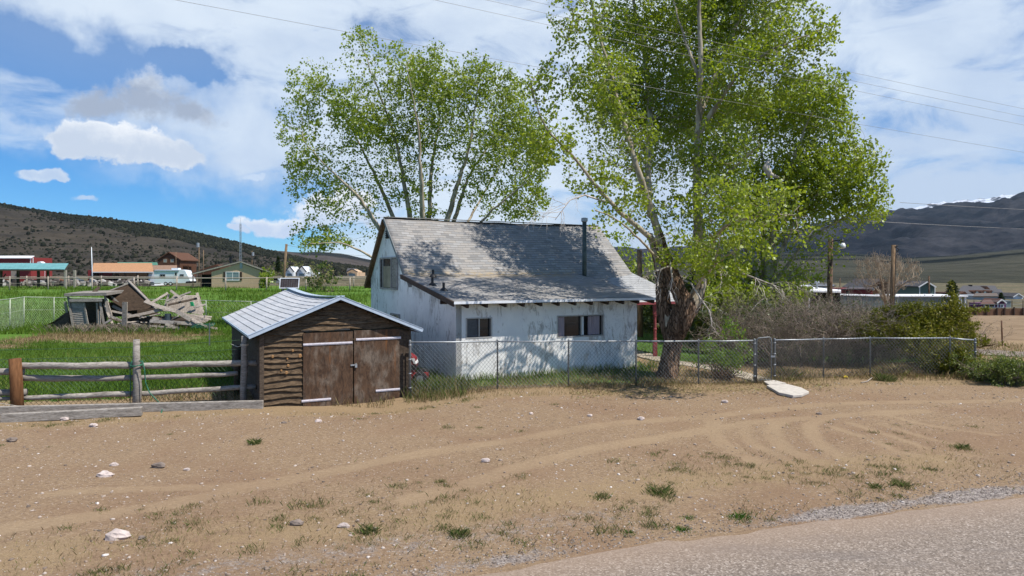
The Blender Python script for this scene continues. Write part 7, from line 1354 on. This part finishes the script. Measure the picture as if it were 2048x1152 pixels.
for px, py, s_, mt2, lab in ROCKS:
    rq = np.random.default_rng(px); p = G(px, py); n = 14; m_ = 8; V, Fc = [], []
    for i in range(m_+1):
        for k in range(n):
            t_ = math.pi*i/m_; a = 2*math.pi*k/n; d = Vector((math.sin(t_)*math.cos(a)*1.35, math.sin(t_)*math.sin(a)*.9, math.cos(t_)*.78)); q = 1+math.sin(t_)*(.16*math.sin(3*a+px)+.13*math.sin(5*t_+2*a+px*.3)+rq.normal(0, .035))+.1*math.cos(2*t_+px); V.append(Vector((p.x, p.y, zn(p.x, p.y)+s_*.32))+d*s_*q)
    for i in range(m_):
        for k in range(n): Fc.append((i*n+k, (i+1)*n+k, (i+1)*n+(k+1) % n, i*n+(k+1) % n))
    o = mk('rock', [tuple(v) for v in V], Fc, M[mt2]); tag(o, lab, 'rock', 'loose rocks on the lot')
b = MB(); p = G(1692, 758); p.z = zn(p.x, p.y); b.prism([p+Vector(v) for v in ((-.06, 0, 0), (.05, 0, 0), (.07, 0, .05), (.01, 0, .08), (-.05, 0, .045))], (0, .08, .01)); tag(b.build('plastic_scrap', M['yellow'], bevel=.02), 'small yellow plastic scrap at the foot of the right hand fence', 'scrap')
b = MB(); b.tube([G(1722, 768)+Vector((0, 0, .04)), G(1735, 766)+Vector((0, 0, .05)), G(1744, 761)+Vector((0, 0, .08))], .016, 7); tag(b.build('bent_pipe', M['palewood']), 'pale bent plastic pipe lying below the right hand fence', 'pipe')
# leaf litter and twigs under the old tree
x, y = sample(2600, 1.5, 9, 17.2, 21, lambda x, y: rg.random(len(x)) < np.exp(-((y-lotY(x)+.2)/.8)**2)); c = np.stack([x, y, znear(x, y)+.02], 1); V, Fq, q = leafmesh(c, .07, 77, 0, .5); V[:, 2] = np.repeat(c[:, 2], 4)+(V[:, 2]-np.repeat(c[:, 2], 4))*.3; stuff(mk('leaf_litter', V, Fq, M['grassY'], None, False, {'rnd': q}), 'dry leaf litter under the old tree by the fence', 'litter')
# twigs lying on the lean-to roof
b = MB(); rr = random.Random(8)
for k in range(46):
    u_, v = rr.uniform(.3, 6.7), rr.uniform(.1, 4.2); a = rr.gauss(0, .5); L = rr.uniform(.1, .45); b.tube([h(u_, v, lz(v)+.02), h(u_+L*.5*math.cos(a), v+L*.5*math.sin(a), lz(v+L*.5*math.sin(a))+.035), h(u_+L*math.cos(a), v+L*math.sin(a), lz(v+L*math.sin(a))+.02)], .007, 4)
stuff(b.build('roof_twigs', M['twigD']), 'fallen bleached twigs lying on the low roof', 'twigs')
# ------------------------------------------------------------------ overhead wires
def wire(a, c, sag, r_, label, group='overhead power lines'):
    b = MB(); a = Vector(a); c = Vector(c); n = 40; b.tube([a.lerp(c, i/n)-Vector((0, 0, sag*4*(i/n)*(1-i/n))) for i in range(n+1)], r_, 5); tag(b.build('power_line', M['wire']), label, 'power line', group)
wire(P(150, -38, 15), P(2400, 362, 26), .12, .0042, 'lowest of the four overhead wires, running from the upper left past both trees')
wire(P(600, -60, 15), P(2400, 318, 27), .12, .0042, 'second lowest overhead wire crossing the top of the tall tree')
wire(P(700, -62, 16), P(2400, 303, 28), .12, .0042, 'third overhead wire, close below the topmost one')
wire(P(740, -72, 16), P(2400, 288, 28), .12, .0042, 'topmost overhead wire at the right')
wire(P(1700, 440, 60), P(2500, 472, 70), .2, .022, 'lower far wire crossing the dark mountain', 'distant wires over the mountain'); wire(P(1800, 405, 60), P(2500, 434, 70), .2, .018, 'upper far wire crossing the mountain snow line', 'distant wires over the mountain')
wire(P(574, 490, 92), P(790, 512, 110), .5, .02, 'thin wire from the leaning pole towards the white house', 'distant wires over the mountain')
# ------------------------------------------------------------------ haze
hm = bpy.data.materials.new('haze_air'); hm.use_nodes = True; t = NT(hm.node_tree); vol = t.n('ShaderNodeVolumePrincipled', {'Color': (.55, .75, 1., 1), 'Density': .00002, 'Anisotropy': .2}); t.n('ShaderNodeOutputMaterial', {1: vol})
b = MB(); b.box8([(-11500, -900, -60), (11500, -900, -60), (11500, 10500, -60), (-11500, 10500, -60), (-11500, -900, 2600), (11500, -900, 2600), (11500, 10500, 2600), (-11500, 10500, 2600)])
HAZE = True
if HAZE: stuff(b.build('haze', hm), 'thin blue air between the camera and the far mountains', 'haze')
